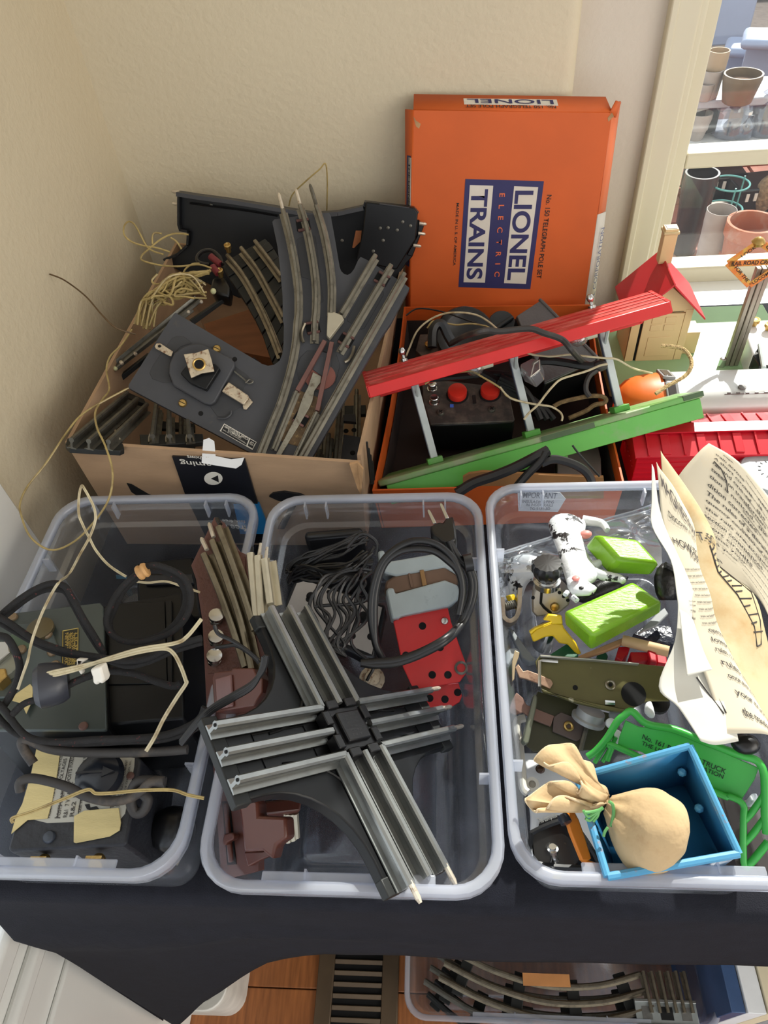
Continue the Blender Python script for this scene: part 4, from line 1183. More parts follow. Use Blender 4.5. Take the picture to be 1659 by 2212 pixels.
wire('frayed_cable', 'cloth cord curling over the silver car with a frayed tip', [z7((700, 530))[0]+('d', .80), z7((800, 535))[0]+('d', .795), z7((900, 560))[0]+('d', .79), z7((965, 640))[0]+('d', .785), z7((965, 730))[0]+('d', .78), z7((900, 810))[0]+('d', .78), z7((760, 885))[0]+('d', .78), z7((650, 960))[0]+('d', .78)], .0022, mat('tan_braid', (196, 172, 122), rough=.9, var=.35, scale=300, bump=.0006, bscale=900, rgb2=(120, 92, 52), mix=(.5, .6)), cat='cord')
for k in range(4):
    pass
wire('power_cable', 'thick black cable in front of the green platform, left end', [zG(p)[0]+('d', .715) for p in ((-60, 950), (100, 850), (300, 780), (500, 700), (700, 600), (850, 520))], .0055, CORDR, cat='cable')
wire('power_cable', 'black cable descending below the middle of the green platform', [zG(p)[0]+('d', .712) for p in ((820, 540), (760, 640), (640, 760), (560, 850), (500, 930))], .0042, CORDR, cat='cable')
wire('power_cable', 'black cable arching over the dull grey plate', [zG(p)[0]+('d', .715) for p in ((780, 650), (900, 610), (1050, 640), (1180, 700), (1260, 780), (1290, 870))], .0045, CORDR, cat='cable')
wire('thin_lead', 'thin black lead slanting across the dull grey plate', [zG(p)[0]+('d', .73) for p in ((1090, 470), (1150, 550), (1250, 660), (1360, 780))], .0011, CORDR)
# ------------------------------------------------------------------ gateman's shack on its green base
GBX0, GBX1, GBY0, GBY1 = .222, .470, .765, .948
gbz = .016
PALEG = mat('pale_green_enamel', (150, 186, 140), rough=.4, var=.06, scale=20, rgb2=(96, 92, 60), mix=(.72, .76))
hs = thing('watchman_shack', 'toy shack with red gable roof and cream door, on a pale green base', 'toy house', Mz(((GBX0+GBX1)/2, (GBY0+GBY1)/2, .002)))
hc = V(((GBX0+GBX1)/2, (GBY0+GBY1)/2, .002))
MB().box((0, 0, gbz/2), (GBX1-GBX0, GBY1-GBY0, gbz)).build('base', PALEG, hs, bev=.002)
CRM = mat('cream_enamel', (214, 186, 138), rough=.4, var=.05, scale=20, rgb2=(150, 116, 72), mix=(.72, .8))
hx0, hx1, hy0, hy1 = .2490, .3235, .822, .885
ze, zrdg = .094, .134
def hb(name, pts, z0, z1, m, bev=.0006, par=None):
    return MB().prism([V((x-hc.x, y-hc.y)) for x, y in pts], z0, z1).build(name, m, par or hs, bev=bev)
hb('side_wall', [(hx0, hy0), (hx0+.004, hy0), (hx0+.004, hy1), (hx0, hy1)], gbz, ze, CRM)
hb('side_wall', [(hx1-.004, hy0), (hx1, hy0), (hx1, hy1), (hx1-.004, hy1)], gbz, ze, CRM)
hb('rear_wall', [(hx0, hy1-.003), (hx1, hy1-.003), (hx1, hy1), (hx0, hy1)], gbz, ze, CRM)
def front(name, pts, y0, y1, m, bev=.0004):
    return MB().loft([[V((x-hc.x, y-hc.y, z)) for x, z in pts] for y in (y0, y1)]).build(name, m, hs, bev=bev)
hm = (hx0+hx1)/2
front('corner_board', [(hx0, gbz), (hx0+.011, gbz), (hx0+.011, ze), (hx0, ze)], hy0-.0005, hy0+.003, CRM)
front('gable', [(hx0, ze-.004), (hx1, ze-.004), (hx1, ze+.002), (hm, zrdg-.004), (hx0, ze+.002)], hy0, hy0+.003, CRM)
front('door_gap', [(hx0+.011, gbz), (hx0+.0145, gbz), (hx0+.0145, ze-.006), (hx0+.011, ze-.006)], hy0+.0012, hy0+.0022, HOLE_SHADE, 0)
dr = front('door', [(hx0+.0145, gbz), (hx1-.010, gbz), (hx1-.010, ze-.005), (hx0+.0145, ze-.005)], hy0-.0008, hy0+.002, CRM)
front('jamb', [(hx1-.0095, gbz), (hx1, gbz), (hx1, ze), (hx1-.0095, ze)], hy0-.0005, hy0+.003, CRM)
dx0, dx1 = hx0+.0145, hx1-.010
dw = dx1-dx0
for i in range(2):
    for j in range(2):
        a, b = dx0+dw*(.20+i*.34), dx0+dw*(.20+i*.34)+dw*.28
        z_ = ze-.030+j*.0115
        fr_ = front('window_panel', [(a, z_), (b, z_), (b, z_+.009), (a, z_+.009)], hy0-.0016, hy0-.0006, CRM, .0006)
front('door_panel', [(dx0+dw*.2, gbz+.008), (dx0+dw*.82, gbz+.008), (dx0+dw*.82, gbz+.038), (dx0+dw*.2, gbz+.038)], hy0-.0014, hy0-.0006, CRM, .0006)
front('lintel_slot', [(hx0+.022, ze-.0035), (hx1-.012, ze-.0025), (hx1-.012, ze-.002), (hx0+.022, ze-.003)], hy0-.0012, hy0-.0006, HOLE_SHADE, 0)
# roof: two slopes and a chimney
rf0, rf1 = PX(1453, 634, hm), PX(1430, 520, hm)
ry0, ry1, rz_ = rf0.y, min(rf1.y, .955), (rf0.z+rf1.z)/2
lex, rex = hx0-.012, hx1+.012
zev = ze-.003
REDH = mat('red_house_enamel', (190, 34, 44), rough=.38, var=.06, scale=20)
def slope(xe, name):
    q = [(hm, rz_), (xe, zev), (xe, zev-.003), (hm, rz_-.0035)]
    return MB().loft([[V((x-hc.x, y-hc.y, z-.002)) for x, z in q] for y in (ry0, ry1)]).build(name, REDH, hs, bev=.0006)
slope(lex, 'roof_slope')
slope(rex, 'roof_slope')
MB().tube([V((hm-hc.x, ry0-hc.y, rz_-.002)), V((hm-hc.x, ry1-hc.y, rz_-.002))], .0012, 6).build('ridge', REDH, hs)
cy = ry0+(ry1-ry0)*.72
ch = MB().box((hm-hc.x, cy-hc.y, rz_+.018), (.0165, .014, .046)).build('chimney', CRM, hs, bev=.0008)
MB().box((hm-hc.x, cy-hc.y, rz_+.036), (.0195, .017, .004)).build('chimney_band', mat('aged_tape', (206, 186, 140), rough=.5), ch, bev=.001)
MB().box((hm-hc.x, cy-hc.y, rz_+.0412), (.012, .010, .0006)).build('chimney_mouth', mat('tan_inside', (120, 96, 62)), ch)
hb('step_block', [(hx1+.001, hy0+.012), (hx1+.022, hy0+.012), (hx1+.022, hy0+.040), (hx1+.001, hy0+.040)], gbz, .050, CRM)

# ------------------------------------------------------------------ railroad crossing sign
sb = P(1578, 787, gbz+.002)
sg = thing('crossing_sign', 'diamond railroad crossing sign on a grey fluted post beside the shack', 'sign', Mz(sb))
tp_ = PX(1628, 527, sb.x+.004)
hgt = max(.12, tp_.z-sb.z)
hgt = min(hgt, .22)
POST = mat('sign_post_grey', (150, 142, 130), rough=.35, metal=.6, var=.08)
for dx in (-.0062, 0, .0062):
    MB().box((dx, 0, hgt/2), (.0058, .0075 if dx else .0095, hgt)).build('post_flute', POST, sg, bev=.001)
MB().lathe([(.0045, 0), (.0045, .012), (.003, .013)], (-.013, -.003, 0), seg=12).build('post_stub', CHROME, sg)
# the diamond plane faces the viewer, tilted back a little
SG = Pl((1572, 570, 'y', sb.y-.008), (1700, 562, 'y', sb.y-.008), (1620, 618, 'y', sb.y-.009))
D_L, D_T, D_R, D_B = (1572, 568), (1640, 522), (1702, 562), (1619, 616)
SIGNO = mat('sign_orange', (214, 130, 66), rough=.35, metal=.2, var=.12, scale=60, rgb2=(206, 176, 84), mix=(.45, .65))
Ms = hs.matrix_world
inv = Mz(sb).inverted() @ SG.M
def dbar(a, b, w_, name='sign_bar'):
    p, q = SG.l(*a), SG.l(*b)
    d = (q-p).normalized(); n = V((-d.y, d.x, 0))*w_/2
    mb = MB().prism([p-n, q-n, q+n, p+n], 0, .0012).xf(inv)
    return mb.build(name, SIGNO, sg, bev=.0003)
def dtext(s, a, b, hh):
    p, q = SG.l(*a), SG.l(*b)
    o = text(sg, s, p, q, hh, .0016, INKBLK)
    o.data.transform(inv)
    return o
dbar(D_L, D_T, .0075); dbar(D_T, D_R, .0075); dbar(D_R, D_B, .0075); dbar(D_B, D_L, .0075)
dbar((1574, 569), (1700, 563), .0080, 'sign_cross_bar')
dtext('RAIL ROAD CROSSING', (1579, 573), (1695, 567), .0052)
dtext('LOOK', (1603, 556), (1634, 534), .0042)
dtext('OUT', (1652, 534), (1682, 552), .0042)
dtext('FOR THE', (1585, 578), (1612, 609), .0042)
dtext('LOCOMOTIVE', (1626, 613), (1690, 573), .0042)
pt_ = SG.l(1640, 524)
MB().lathe([(.006, -.004), (.008, 0), (.005, .004), (.001, .006)], inv @ (pt_+V((0, 0, -.002))), seg=12).build('finial', BRASS, sg)

# ------------------------------------------------------------------ white-topped power unit with brass posts (right edge)
pu = thing('power_unit', 'white topped power unit with brass posts at the right edge', 'power unit', Mz(P(1640, 740, .002)))
pc = P(1640, 740, .002)
ptop = [P(1606, 703, .052), P(1627, 765, .052), P(1730, 762, .052), P(1700, 700, .052)]
MB().loft([[V((p.x-pc.x, p.y-pc.y, 0)) for p in ptop], [p-pc for p in ptop]]).build('body', mat('white_enamel', (226, 228, 228), rough=.3, var=.03), pu, bev=.002)
for c in ((1628, 702), (1659, 712)):
    q = P(*c, .053)-pc
    MB().lathe([(.004, 0), (.004, .004), (.0062, .0045), (.0062, .009), (.004, .0095), (.003, .009)], q, seg=14).build('brass_post', BRASS, pu)
fr_ = [P(1627, 768, .05), P(1640, 745, .055), P(1662, 745, .055), P(1662, 790, .05), P(1640, 790, .05)]
MB().loft([[p-pc for p in fr_], [p-pc+V((0, 0, -.02)) for p in fr_]]).build('front_frame', BLKPL, pu, bev=.001)
MB().tube([P(1641, 745, .058)-pc, P(1650, 795, .056)-pc], .003, 8).build('handle', ALUP, pu)

# ------------------------------------------------------------------ silver streamliner with orange nose
SILV = mat('silver_body', (206, 208, 206), rough=.35, metal=.25, var=.04, scale=20)
ONOSE = mat('orange_nose', (226, 112, 40), rough=.35, var=.05)
lx, ly, ltop = .272, .703, .074
lo = thing('passenger_car', 'silver streamlined toy car with rounded orange nose', 'toy train', Mz((.55, ly, .002)))
def lprof(sx, sz, n=14):
    hw = .037*sx
    out = [V((0, -hw, .012)), V((0, -hw, .040*sz))]
    for k in range(n+1):
        a = math.pi*k/n
        out.append(V((0, -hw*math.cos(a), (.052+.020*math.sin(a))*sz if sz == 1 else .052*sz+.020*sz*math.sin(a))))
    out += [V((0, hw, .040*sz)), V((0, hw, .012))]
    return out
def ring(x, sx, sz): return [p+V((x-.55, 0, 0)) for p in lprof(sx, sz)]
MB().loft([ring(.268, 1, 1), ring(.95, 1, 1)]).build('body', SILV, lo, bev=.001)
MB().loft([ring(.214, .35, .72), ring(.218, .60, .84), ring(.226, .78, .92), ring(.240, .92, .97), ring(.254, .98, .99), ring(.2655, 1, 1)]).build('nose', ONOSE, lo, ang=60)
WSH = mat('smoky_glass', (70, 66, 66), rough=.15)
for s_ in (-1, 1):
    R = Matrix.Rotation(-s_*.36, 3, 'X') @ Matrix.Rotation(.12, 3, 'Y')
    MB().box((.272-.55, s_*.0185, .0690), (.0155, .030, .0036), R).build('windscreen_frame', mat('frame_grey', (130, 130, 130), rough=.4), lo, bev=.0006)
    MB().box((.2715-.55, s_*.0185, .0698), (.0095, .023, .0034), R).build('windscreen', WSH, lo, bev=.0004)
MB().box((.06, -.0372, .0335), (.60, .001, .010)).build('red_stripe', REDMET, lo)
MB().box((.06, -.0376, .0275), (.60, .001, .0022)).build('silver_line', CHROME, lo)
MB().box((.06, -.0372, .0205), (.60, .001, .010)).build('yellow_stripe', mat('mustard', (196, 164, 40), rough=.4), lo)
for k in range(20):
    MB().box((.335+k*.0105-.55, -.0225, .0702), (.004, .0016, .0010)).build('vent_tooth', mat('vent_grey', (110, 108, 106)), lo)
MB().box((.36-.55+.08, -.0235, .0692), (.22, .0008, .0010)).build('vent_line', mat('vent_grey', (110, 108, 106)), lo)
MB().box((.465-.55, .012, .0722), (.030, .016, .0016)).build('roof_hatch', SILV, lo, bev=.0006)
q = V((.352-.55, -.014, .0710))
MB().lathe([(.0045, 0), (.0045, .0015), (.002, .0022)], q, seg=12).build('roof_vent', mat('vent_grey', (110, 108, 106)), lo)
for k in range(4):
    MB().lathe([(.014, -.004), (.014, .004)], (.30+k*.09-.55, -.028, .0135), ax=(0, 1, 0), seg=16).build('wheel', BLKPL, lo)

# ------------------------------------------------------------------ red boxcar
RB = mat('red_boxcar_plastic', (196, 22, 40), rough=.36, var=.04)
bxx, bxy = .214, .618
bc_ = thing('box_car', 'bright red toy boxcar with ribbed roof', 'toy train', Mz((.5, bxy, .002)))
XE = .9
hw, zr_, ze_ = .035, .072, .062
MB().loft([[V((x-.5, y, z)) for y, z in ((-hw+.003, .012), (-hw+.003, ze_), (hw-.003, ze_), (hw-.003, .012))] for x in (bxx, XE)]).build('body', RB, bc_, bev=.001)
for s_ in (-1, 1):
    MB().loft([[V((x-.5, y, z)) for y, z in ((0, zr_), (s_*hw, ze_+.001), (s_*hw, ze_-.0015), (0, zr_-.003))] for x in (bxx-.003, XE)]).build('roof_slope', RB, bc_, bev=.0004)
sl = math.atan2(zr_-ze_, hw)
for k in range(34):
    x = bxx+.012+k*.0195-.5
    for s_ in (-1, 1):
        R = Matrix.Rotation(-s_*sl, 3, 'X')
        if k % 2 == 0:
            o = MB().box((x, s_*hw*.53, (zr_+ze_)/2+.0012), (.0018, hw*.9, .0022), R).build('roof_rib', RB, bc_)
        else:
            MB().box((x, s_*hw*.56, (zr_+ze_)/2+.0008), (.0095, hw*.72, .0018), R).build('roof_panel', RB, bc_, bev=.0006)
MB().box(((bxx+XE)/2-.5, 0, zr_+.0016), (XE-bxx-.004, .016, .002)).build('roof_walk', RB, bc_, bev=.0004)
for k in range(5):
    MB().box(((bxx+XE)/2-.5, -hw+.0026, .020+k*.0078), (XE-bxx, .0014, .0012)).build('side_groove', RB, bc_)
MB().box((.42-.5+.03, -hw+.0018, .044), (.115, .0012, .022)).build('name_board', BLKPL, bc_)
em = MB()
em.tube([V((.386-.5+.006*math.cos(t), -hw+.0009, .048+.006*math.sin(t))) for t in [k*math.pi/10 for k in range(18)]], .0013, 6)
em.loft([[V((x-.5, y, z)) for x, z in ((.376, .036), (.398, .038), (.382, .043))] for y in (-hw+.0012, -hw+.0004)])
em.build('emblem', OFFW, bc_)
for k in range(7):
    MB().lathe([(.0012, 0), (.0008, .0008)], (bxx-.5-.0004, -.024+k*.008, .04), ax=(-1, 0, 0), seg=6).build('rivet', RB, bc_)
for k in range(3):
    MB().lathe([(.012, -.004), (.012, .004)], (.25+k*.16-.5, -.026, .0125), ax=(0, 1, 0), seg=16).build('wheel', BLKPL, bc_)
MB().tube([V((bxx-.5-.002, .02, .035)), V((bxx-.5-.005, .02, .050)), V((bxx-.5-.005, .005, .050)), V((bxx-.5-.002, .005, .035))], .0009, 6).build('grab_iron', RB, bc_)
# silver car low in front of it and dark dial unit
fc = thing('flat_car', 'low silver toy car in front of the red boxcar', 'toy train', Mz((.5, .556, .002)))
MB().loft([[V((x, y, z)) for y, z in ((-.020, .006), (-.022, .018), (-.014, .026), (.014, .026), (.022, .018), (.020, .006))] for x in (-.24, .3)]).build('body', SILV, fc, bev=.001)
MB().tube([V((-.245, 0, .012)), V((-.262, 0, .012)), V((-.268, .006, .013))], .003, 6).build('coupler', RAILD, fc)
dc = P(1668, 1015, .060)
dl = thing('dial_controller', 'round dark green speed controller with pale dial, at the right edge', 'controller', Mz((dc.x, dc.y, .002)))
MB().lathe([(.036, 0), (.037, .030), (.034, .044), (.033, .046)], seg=32).build('base', mat('dark_green_plastic', (24, 62, 52), rough=.25), dl)
MB().lathe([(.033, .046), (.0335, .052), (.031, .0565), (.024, .058)], seg=32).build('dial', mat('pale_dial', (190, 196, 200), rough=.3), dl)
for k in range(14):
    a = k*math.pi*2/14
    MB().box((.013*math.cos(a), .013*math.sin(a), .0583), (.003, .0009, .0006), Matrix.Rotation(a, 3, 'Z')).build('dial_mark', INKBLK, dl)

# ------------------------------------------------------------------ outside the window: brick patio, pots, bottles
PZ = ZF-.02
pat = struct(MB().box((2.2, 5.2, PZ-.05), (5.5, 7.8, .06)).build('patio_ground', MORTAR))
pbm = None
for i in range(14):
    for j in range(20):
        if pbm is None:
            o = MB().box((0, 0, 0), (.222, .150, .03)).build('brick', BRICK, pat, bev=.004)
            pbm = o.data
        else:
            o = bpy.data.objects.new('brick', pbm)
            COL.objects.link(o); o.parent = pat
        o.location = V((.55+i*.236+(j % 2)*.118, 1.62+j*.164, PZ-.012+random.uniform(-.002, .002))) - pat.location
TERRA = mat('terracotta', (166, 96, 64), rough=.85, var=.12, scale=8, rgb2=(176, 146, 128), mix=(.5, .75))
CLAYD = mat('dark_glaze', (52, 50, 52), rough=.25, var=.1)
SOIL = mat('dry_soil', (104, 84, 68), rough=1, var=.3, scale=40)
PALEPOT = mat('pale_pot', (160, 152, 146), rough=.7, var=.08)
OLIVEPOT = mat('olive_pot', (110, 96, 78), rough=.6, var=.12)
def pot(name, label, px, py, zr, rpx, h, taper, m, ring=True, fill=SOIL, z0=None, lip=.06, fdep=.35):
    c = P(px, py, zr)
    dep_ = (c-CAM).dot(FW)
    r = rpx*dep_/F
    t = thing(name, label, 'pot', Mz((c.x, c.y, zr-h)))
    rb = r*taper
    MB().lathe([(rb*.9, 0), (rb, .004), (r*(.93 if ring else .99), h*.8), (r*(1.0), h*.8+.002), (r, h), (r*(1-lip*2), h), (r*(1-lip*2.4), h*(1-fdep)), (r*.5, h*(1-fdep))], seg=28).build('shell', m, t)
    MB().lathe([(r*(1-lip*2.6), h*(1-fdep)+.002), (r*.4, h*(1-fdep)+.006)], seg=20).build('soil', fill, t)
    return t
GZ = PZ+.005
pot('flower_pot', 'tall dark glazed pot standing on the patio', 1518, 372, GZ+.30, 36, .30, .72, CLAYD, ring=False, fill=CLAYD, fdep=.5)
pot('flower_pot', 'pale straight sided pot in front of the dark glazed pot', 1560, 452, GZ+.24, 31, .24, .85, PALEPOT, ring=False, fill=CLAYD, fdep=.6, lip=.02)
pot('flower_pot', 'large rimmed terracotta pot, nearest the window', 1628, 478, GZ+.24, 54, .24, .68, TERRA, fdep=.4)
pot('flower_pot', 'low terracotta bowl tucked beneath the large terracotta pot', 1612, 540, GZ+.11, 56, .11, .85, TERRA, ring=False, fdep=.5, lip=.05)
c = P(1578, 396, GZ+.26)
r = 39*((c-CAM).dot(FW))/F
ph_ = thing('plant_support', 'teal wire plant support hoops among the patio pots', 'plant support', Mz((c.x, c.y, GZ)))
TEAL = mat('teal_wire', (86, 150, 146), rough=.5)
for z_h in (.26, .17):
    MB().tube([V((r*math.cos(a), r*math.sin(a), z_h)) for a in [i*math.pi/16 for i in range(32)]], .0035, 6, closed=True).build('hoop', TEAL, ph_)
for k in range(3):
    a = k*2*math.pi/3+.5
    MB().tube([V((r*math.cos(a), r*math.sin(a), .27)), V((r*math.cos(a), r*math.sin(a), 0))], .003, 6).build('stake', TEAL, ph_)
c1, c2 = P(1496, 440, GZ+.013), P(1580, 436, GZ+.013)
tag(MB().tube([c1, c2], .012, 8).build('metal_bar', CHROME), 'shiny metal bar lying across the patio pots', 'bar')
c = P(1652, 420, GZ+.07)
tag(MB().sphere(c, .05, 10, 8, (.8, .8, 1.5)).build('pine_cone', mat('cone_brown', (130, 108, 82), rough=.9, var=.5, scale=60, bump=.01, bscale=60)), 'brown dried seed head among the patio pots', 'seed head')
for k, (x, y, lab) in enumerate(((1548, 366, 'black slotted tray behind the dark pot'), (1645, 388, 'black slotted tray behind the teal hoops'))):
    c = P(x, y, GZ+.10)
    t = thing('plant_tray', lab, 'tray', Mz((c.x, c.y, GZ), .1*k))
    MB().box((0, 0, .05), (.22, .16, .10)).build('body', BLKPL, t, bev=.006)
    for i in range(6):
        MB().box((-.08+i*.032, -.082, .07), (.012, .004, .03)).build('slot', OFFW, t)
# white bench with jugs and bowls
BZ = -.60
def shelf(name, label, py0, py1, z, th=.03, x0=1470, m=WHITE, cat='bench'):
    a, b = P(x0, py0, z), P(x0, py1, z)
    xa, xb, yc, dy = a.x-.15, 3.2, (a.y+b.y)/2, abs(a.y-b.y)
    t = thing(name, label, cat, Mz(((xa+xb)/2, yc, GZ)))
    MB().box((0, 0, z-GZ-th/2), (xb-xa, dy, th)).build('plank', m, t, bev=.006)
    for fx in (-.46, -.1, .3):
        for fy in (-.38, .38):
            MB().box((fx*(xb-xa), fy*dy, (z-th-GZ)/2), (.035, .035, z-th-GZ)).build('leg', m, t, bev=.003)
    return t
shelf('white_bench', 'sunlit white bench just outside the window', 330, 262, BZ, m=mat('weathered_white', (196, 198, 200), rough=.6))
shelf('white_shelf', 'pale grey shelf behind the glass jugs outside', 222, 176, -.45, m=mat('pale_grey_paint', (158, 168, 176), rough=.5), cat='shelf')
def jug(label, px, py, r=.07):
    c = P(px, py, BZ)
    t = thing('glass_jug', label, 'jug', Mz((c.x, c.y, BZ+.001)))
    JG = clear('jug_glass', (214, 218, 226), haze=.12, gloss=.25, rough=.05, hrgb=(180, 196, 220))
    MB().lathe([(r*.8, 0), (r, .01), (r, r*1.5), (r*.7, r*2.0), (r*.3, r*2.3), (r*.3, r*2.6), (r*.36, r*2.65)], seg=22).build('bottle', JG, t)
    MB().lathe([(r*.4, r*2.6), (r*.4, r*2.9), (r*.3, r*2.92)], seg=18).build('cap', WHITE, t)
    MB().tube(spline([V((r*.28, 0, r*2.4)), V((r*.62, 0, r*2.45)), V((r*.7, 0, r*2.1)), V((r*.55, 0, r*1.85))], 5), r*.09, 8).build('handle', JG, t)
    return t
jug('clear glass jug on the bench, left of the pair', 1572, 292)
jug('clear glass jug on the bench, right of the pair', 1645, 288)
jug('small stoppered bottle in front of the left glass jug', 1602, 300, .035)
pot('bowl', 'cream bowl tipped on the bench beside the glass jugs', 1515, 243, BZ+.10, 25, .10, .6, PALEPOT, ring=False, fill=mat('bowl_inside', (150, 144, 130)), fdep=.6)
c = P(1508, 292, BZ)
t = thing('framed_picture', 'dark framed panel leaning on the bench left of the jugs', 'frame', Mz((c.x, c.y, BZ), .5))
MB().box((0, 0, .05), (.16, .02, .10)).build('panel', CLAYD, t)
MB().box((-.085, 0, .05), (.012, .026, .115)).build('frame_bar', WHITE, t, bev=.002)
MB().box((0, 0, .106), (.18, .026, .012)).build('frame_bar', WHITE, t, bev=.002)
c = P(1640, 250, BZ)
tag(MB().lathe([(.08, 0), (.11, .05), (.12, .10), (.10, .10), (.08, .04)], (c.x, c.y, BZ+.001), seg=24).build('brown_bowl', mat('brown_glaze', (120, 60, 40), rough=.2)), 'shiny brown glazed bowl behind the right glass jug', 'bowl')
pot('bowl_planter', 'wide shallow brown planter with white rim on the pale shelf', 1607, 158, -.45+.10, 41, .10, .75, OLIVEPOT, ring=False, fdep=.3, lip=.05)
pot('bowl_planter', 'tan planter near the window frame on the pale shelf', 1555, 108, -.45+.16, 22, .16, .8, mat('tan_pot', (166, 146, 122), rough=.7), ring=False)
pot('bowl_planter', 'white rimmed pot half hidden behind the window frame', 1541, 150, -.45+.10, 22, .10, .8, PALEPOT, ring=False, fill=mat('grey_inside', (130, 126, 124)))
pot('bowl_planter', 'small white pot with a red inside beside the frame', 1528, 180, -.45+.06, 16, .06, .8, PALEPOT, ring=False, fill=mat('red_inside', (170, 60, 60)))
BLUEW = mat('bluish_white_paint', (150, 162, 186), rough=.45, var=.03)
for k, (x, y, lab) in enumerate(((1608, 92, 'pale painted stair tread, lower of two'), (1650, 72, 'pale painted stair tread, upper of two'))):
    zk = -.62+.12*k
    c = P(x, y, zk)
    t = thing('stair_tread', lab, 'step', Mz((c.x, c.y, GZ), -.35))
    MB().box((.12, 0, zk-GZ-.022), (.42, .22, .045)).build('tread', BLUEW, t, bev=.02)
    MB().box((.12, .02, (zk-GZ-.045)/2), (.36, .03, zk-GZ-.045)).build('riser', BLUEW, t, bev=.004)
c = PY(1575, 55, 5.0)
tag(MB().box((c.x, 5.0, .15), (.22, .10, 1.9)).build('white_post', BLUEW, bev=.01), 'tall pale post standing beyond the stair treads', 'post')
bw = thing('garden_wall', 'sunlit brick garden wall beyond the patio', 'wall', Mz((3.2, 5.9, PZ)))
MB().box((0, .12, .75), (4.5, .2, 1.5)).build('mortar_core', MORTAR, bw)
wm = None
for r_ in range(14):
    for k in range(12):
        if wm is None:
            o = MB().box((0, 0, 0), (.235, .03, .085)).build('brick', BRICK, bw, bev=.004); wm = o.data
        else:
            o = bpy.data.objects.new('brick', wm); COL.objects.link(o); o.parent = bw
        o.location = V((-1.5+k*.25+(r_ % 2)*.125, .01+random.uniform(-.004, .004), .55+r_*.098-.4))
zL1, zL2, zL3, zL4 = zc(0, 1040, 2.9625), zc(0, 1440, 2.9625), zc(0, 1040, 4.81), zc(0, 1780, 5.12)
def d_(conv, pts, d): return [q+('d', d) for q in conv(*pts)]
def z_(conv, pts, z): return [q+(z,) for q in conv(*pts)]
# ------------------------------------------------------------------ faceplate transformer (upper left of the tub)
FA = Pl((20, 1575, .126), (229, 1575, .122), (221, 1302, .118))
ta = thing('transformer', 'greenish black transformer with small brass nameplate, upper left of the left tub', 'transformer', FA.M)
GRNBLK = mat('green_black_enamel', (68, 76, 74), rough=.3, var=.2, scale=10, rgb2=(84, 96, 58), mix=(.58, .85))
fq = FA.poly(zL1((-110, 870), (20, 850), (640, 775), (660, 800)) + zL2((682, 395), (670, 405), (-120, 405)))
MB().prism(fq, -.004, 0).build('faceplate', GRNBLK, ta, bev=.0015)
MB().prism([V((p.x*.985+.001, p.y*.97+.002)) for p in fq], -.085, -.004).build('case', BLKMETAL, ta)
MB().prism(FA.poly(zL1((-100, 915), (250, 905), (310, 930), (345, 985), (385, 1090), (398, 1200), (390, 1270), (330, 1363), (-100, 1390)), .003), 0, .003).build('control_plate', mat('blue_green_plate', (74, 84, 84), rough=.3, var=.15, scale=12, rgb2=(80, 92, 66), mix=(.6, .85)), ta, bev=.001)
npq = FA.poly(zL1((402, 958), (500, 940), (496, 1192), (400, 1202)), .0006)
MB().prism(npq, 0, .0006).build('nameplate', mat('nameplate_black', (40, 38, 28), rough=.4), ta)
GOLD = mat('gilt', (186, 164, 96), rough=.35, metal=.6)
for a, b in zip(npq, npq[1:]+npq[:1]):
    MB().tube([a+V((0, 0, .0003)), b+V((0, 0, .0003))], .0005, 4).build('gilt_border', GOLD, ta)
for k, s_ in enumerate(('LIONEL', 'TRAIN TRANSFORMER', 'MADE IN U.S. OF AMERICA', 'THE LIONEL CORPORATION', 'NEW YORK')):
    text(ta, s_, FA.l(*zL1((478-k*15, 975))[0]), FA.l(*zL1((474-k*15, 1180))[0]), .0030, .0009, GOLD)
def disc(t, pl, conv, c, r, h0, h1, m, name, seg=20):
    q = pl.l(*conv(c)[0], 0)
    return MB().lathe([(r, h0), (r, h1-.0006), (r-.0008, h1)], (q.x, q.y, 0), seg=seg).build(name, m, t)
disc(ta, FA, zL1, (50, 1220), .0115, .003, .010, mat('dull_steel', (150, 152, 140), rough=.4, metal=.5), 'contact_disc')
disc(ta, FA, zL1, (135, 1040), .0120, .002, .0045, mat('green_disc', (78, 98, 78), rough=.4), 'contact_disc')
disc(ta, FA, zL1, (272, 965), .0115, .003, .007, mat('bronze_disc', (104, 94, 70), rough=.35, metal=.5), 'contact_disc')
disc(ta, FA, zL1, (15, 1150), .0120, .003, .014, CHROME, 'hex_nut', 6)
disc(ta, FA, zL1, (18, 1300), .0085, .003, .013, BRASS, 'terminal_nut', 6)
for c in ((85, 872), (312, 995), (345, 1107), (362, 1192), (148, 1092)):
    slot_screw(ta, FA.l(*zL1(c)[0], 0), .0044, .003 if c[1] > 900 else 0, mat('bronze_screw', (140, 120, 96), rough=.4, metal=.5))
slot_screw(ta, FA.l(*zL2((535, 383))[0], 0), .0036, 0, mat('rust_screw', (110, 80, 72), rough=.6))
text(ta, 'C', FA.l(*zL1((310, 1222))[0]), FA.l(*zL1((330, 1222))[0]), .0036, .0034, GOLD)
tpq = MB().prism(FA.poly(zL2((92, 235), (110, 195), (205, 128), (222, 150), (218, 235), (180, 318), (150, 250))), .0035, .0042)
part(tpq.build('masking_tape', TAPEY, ta), 'scrap of yellowed masking tape')
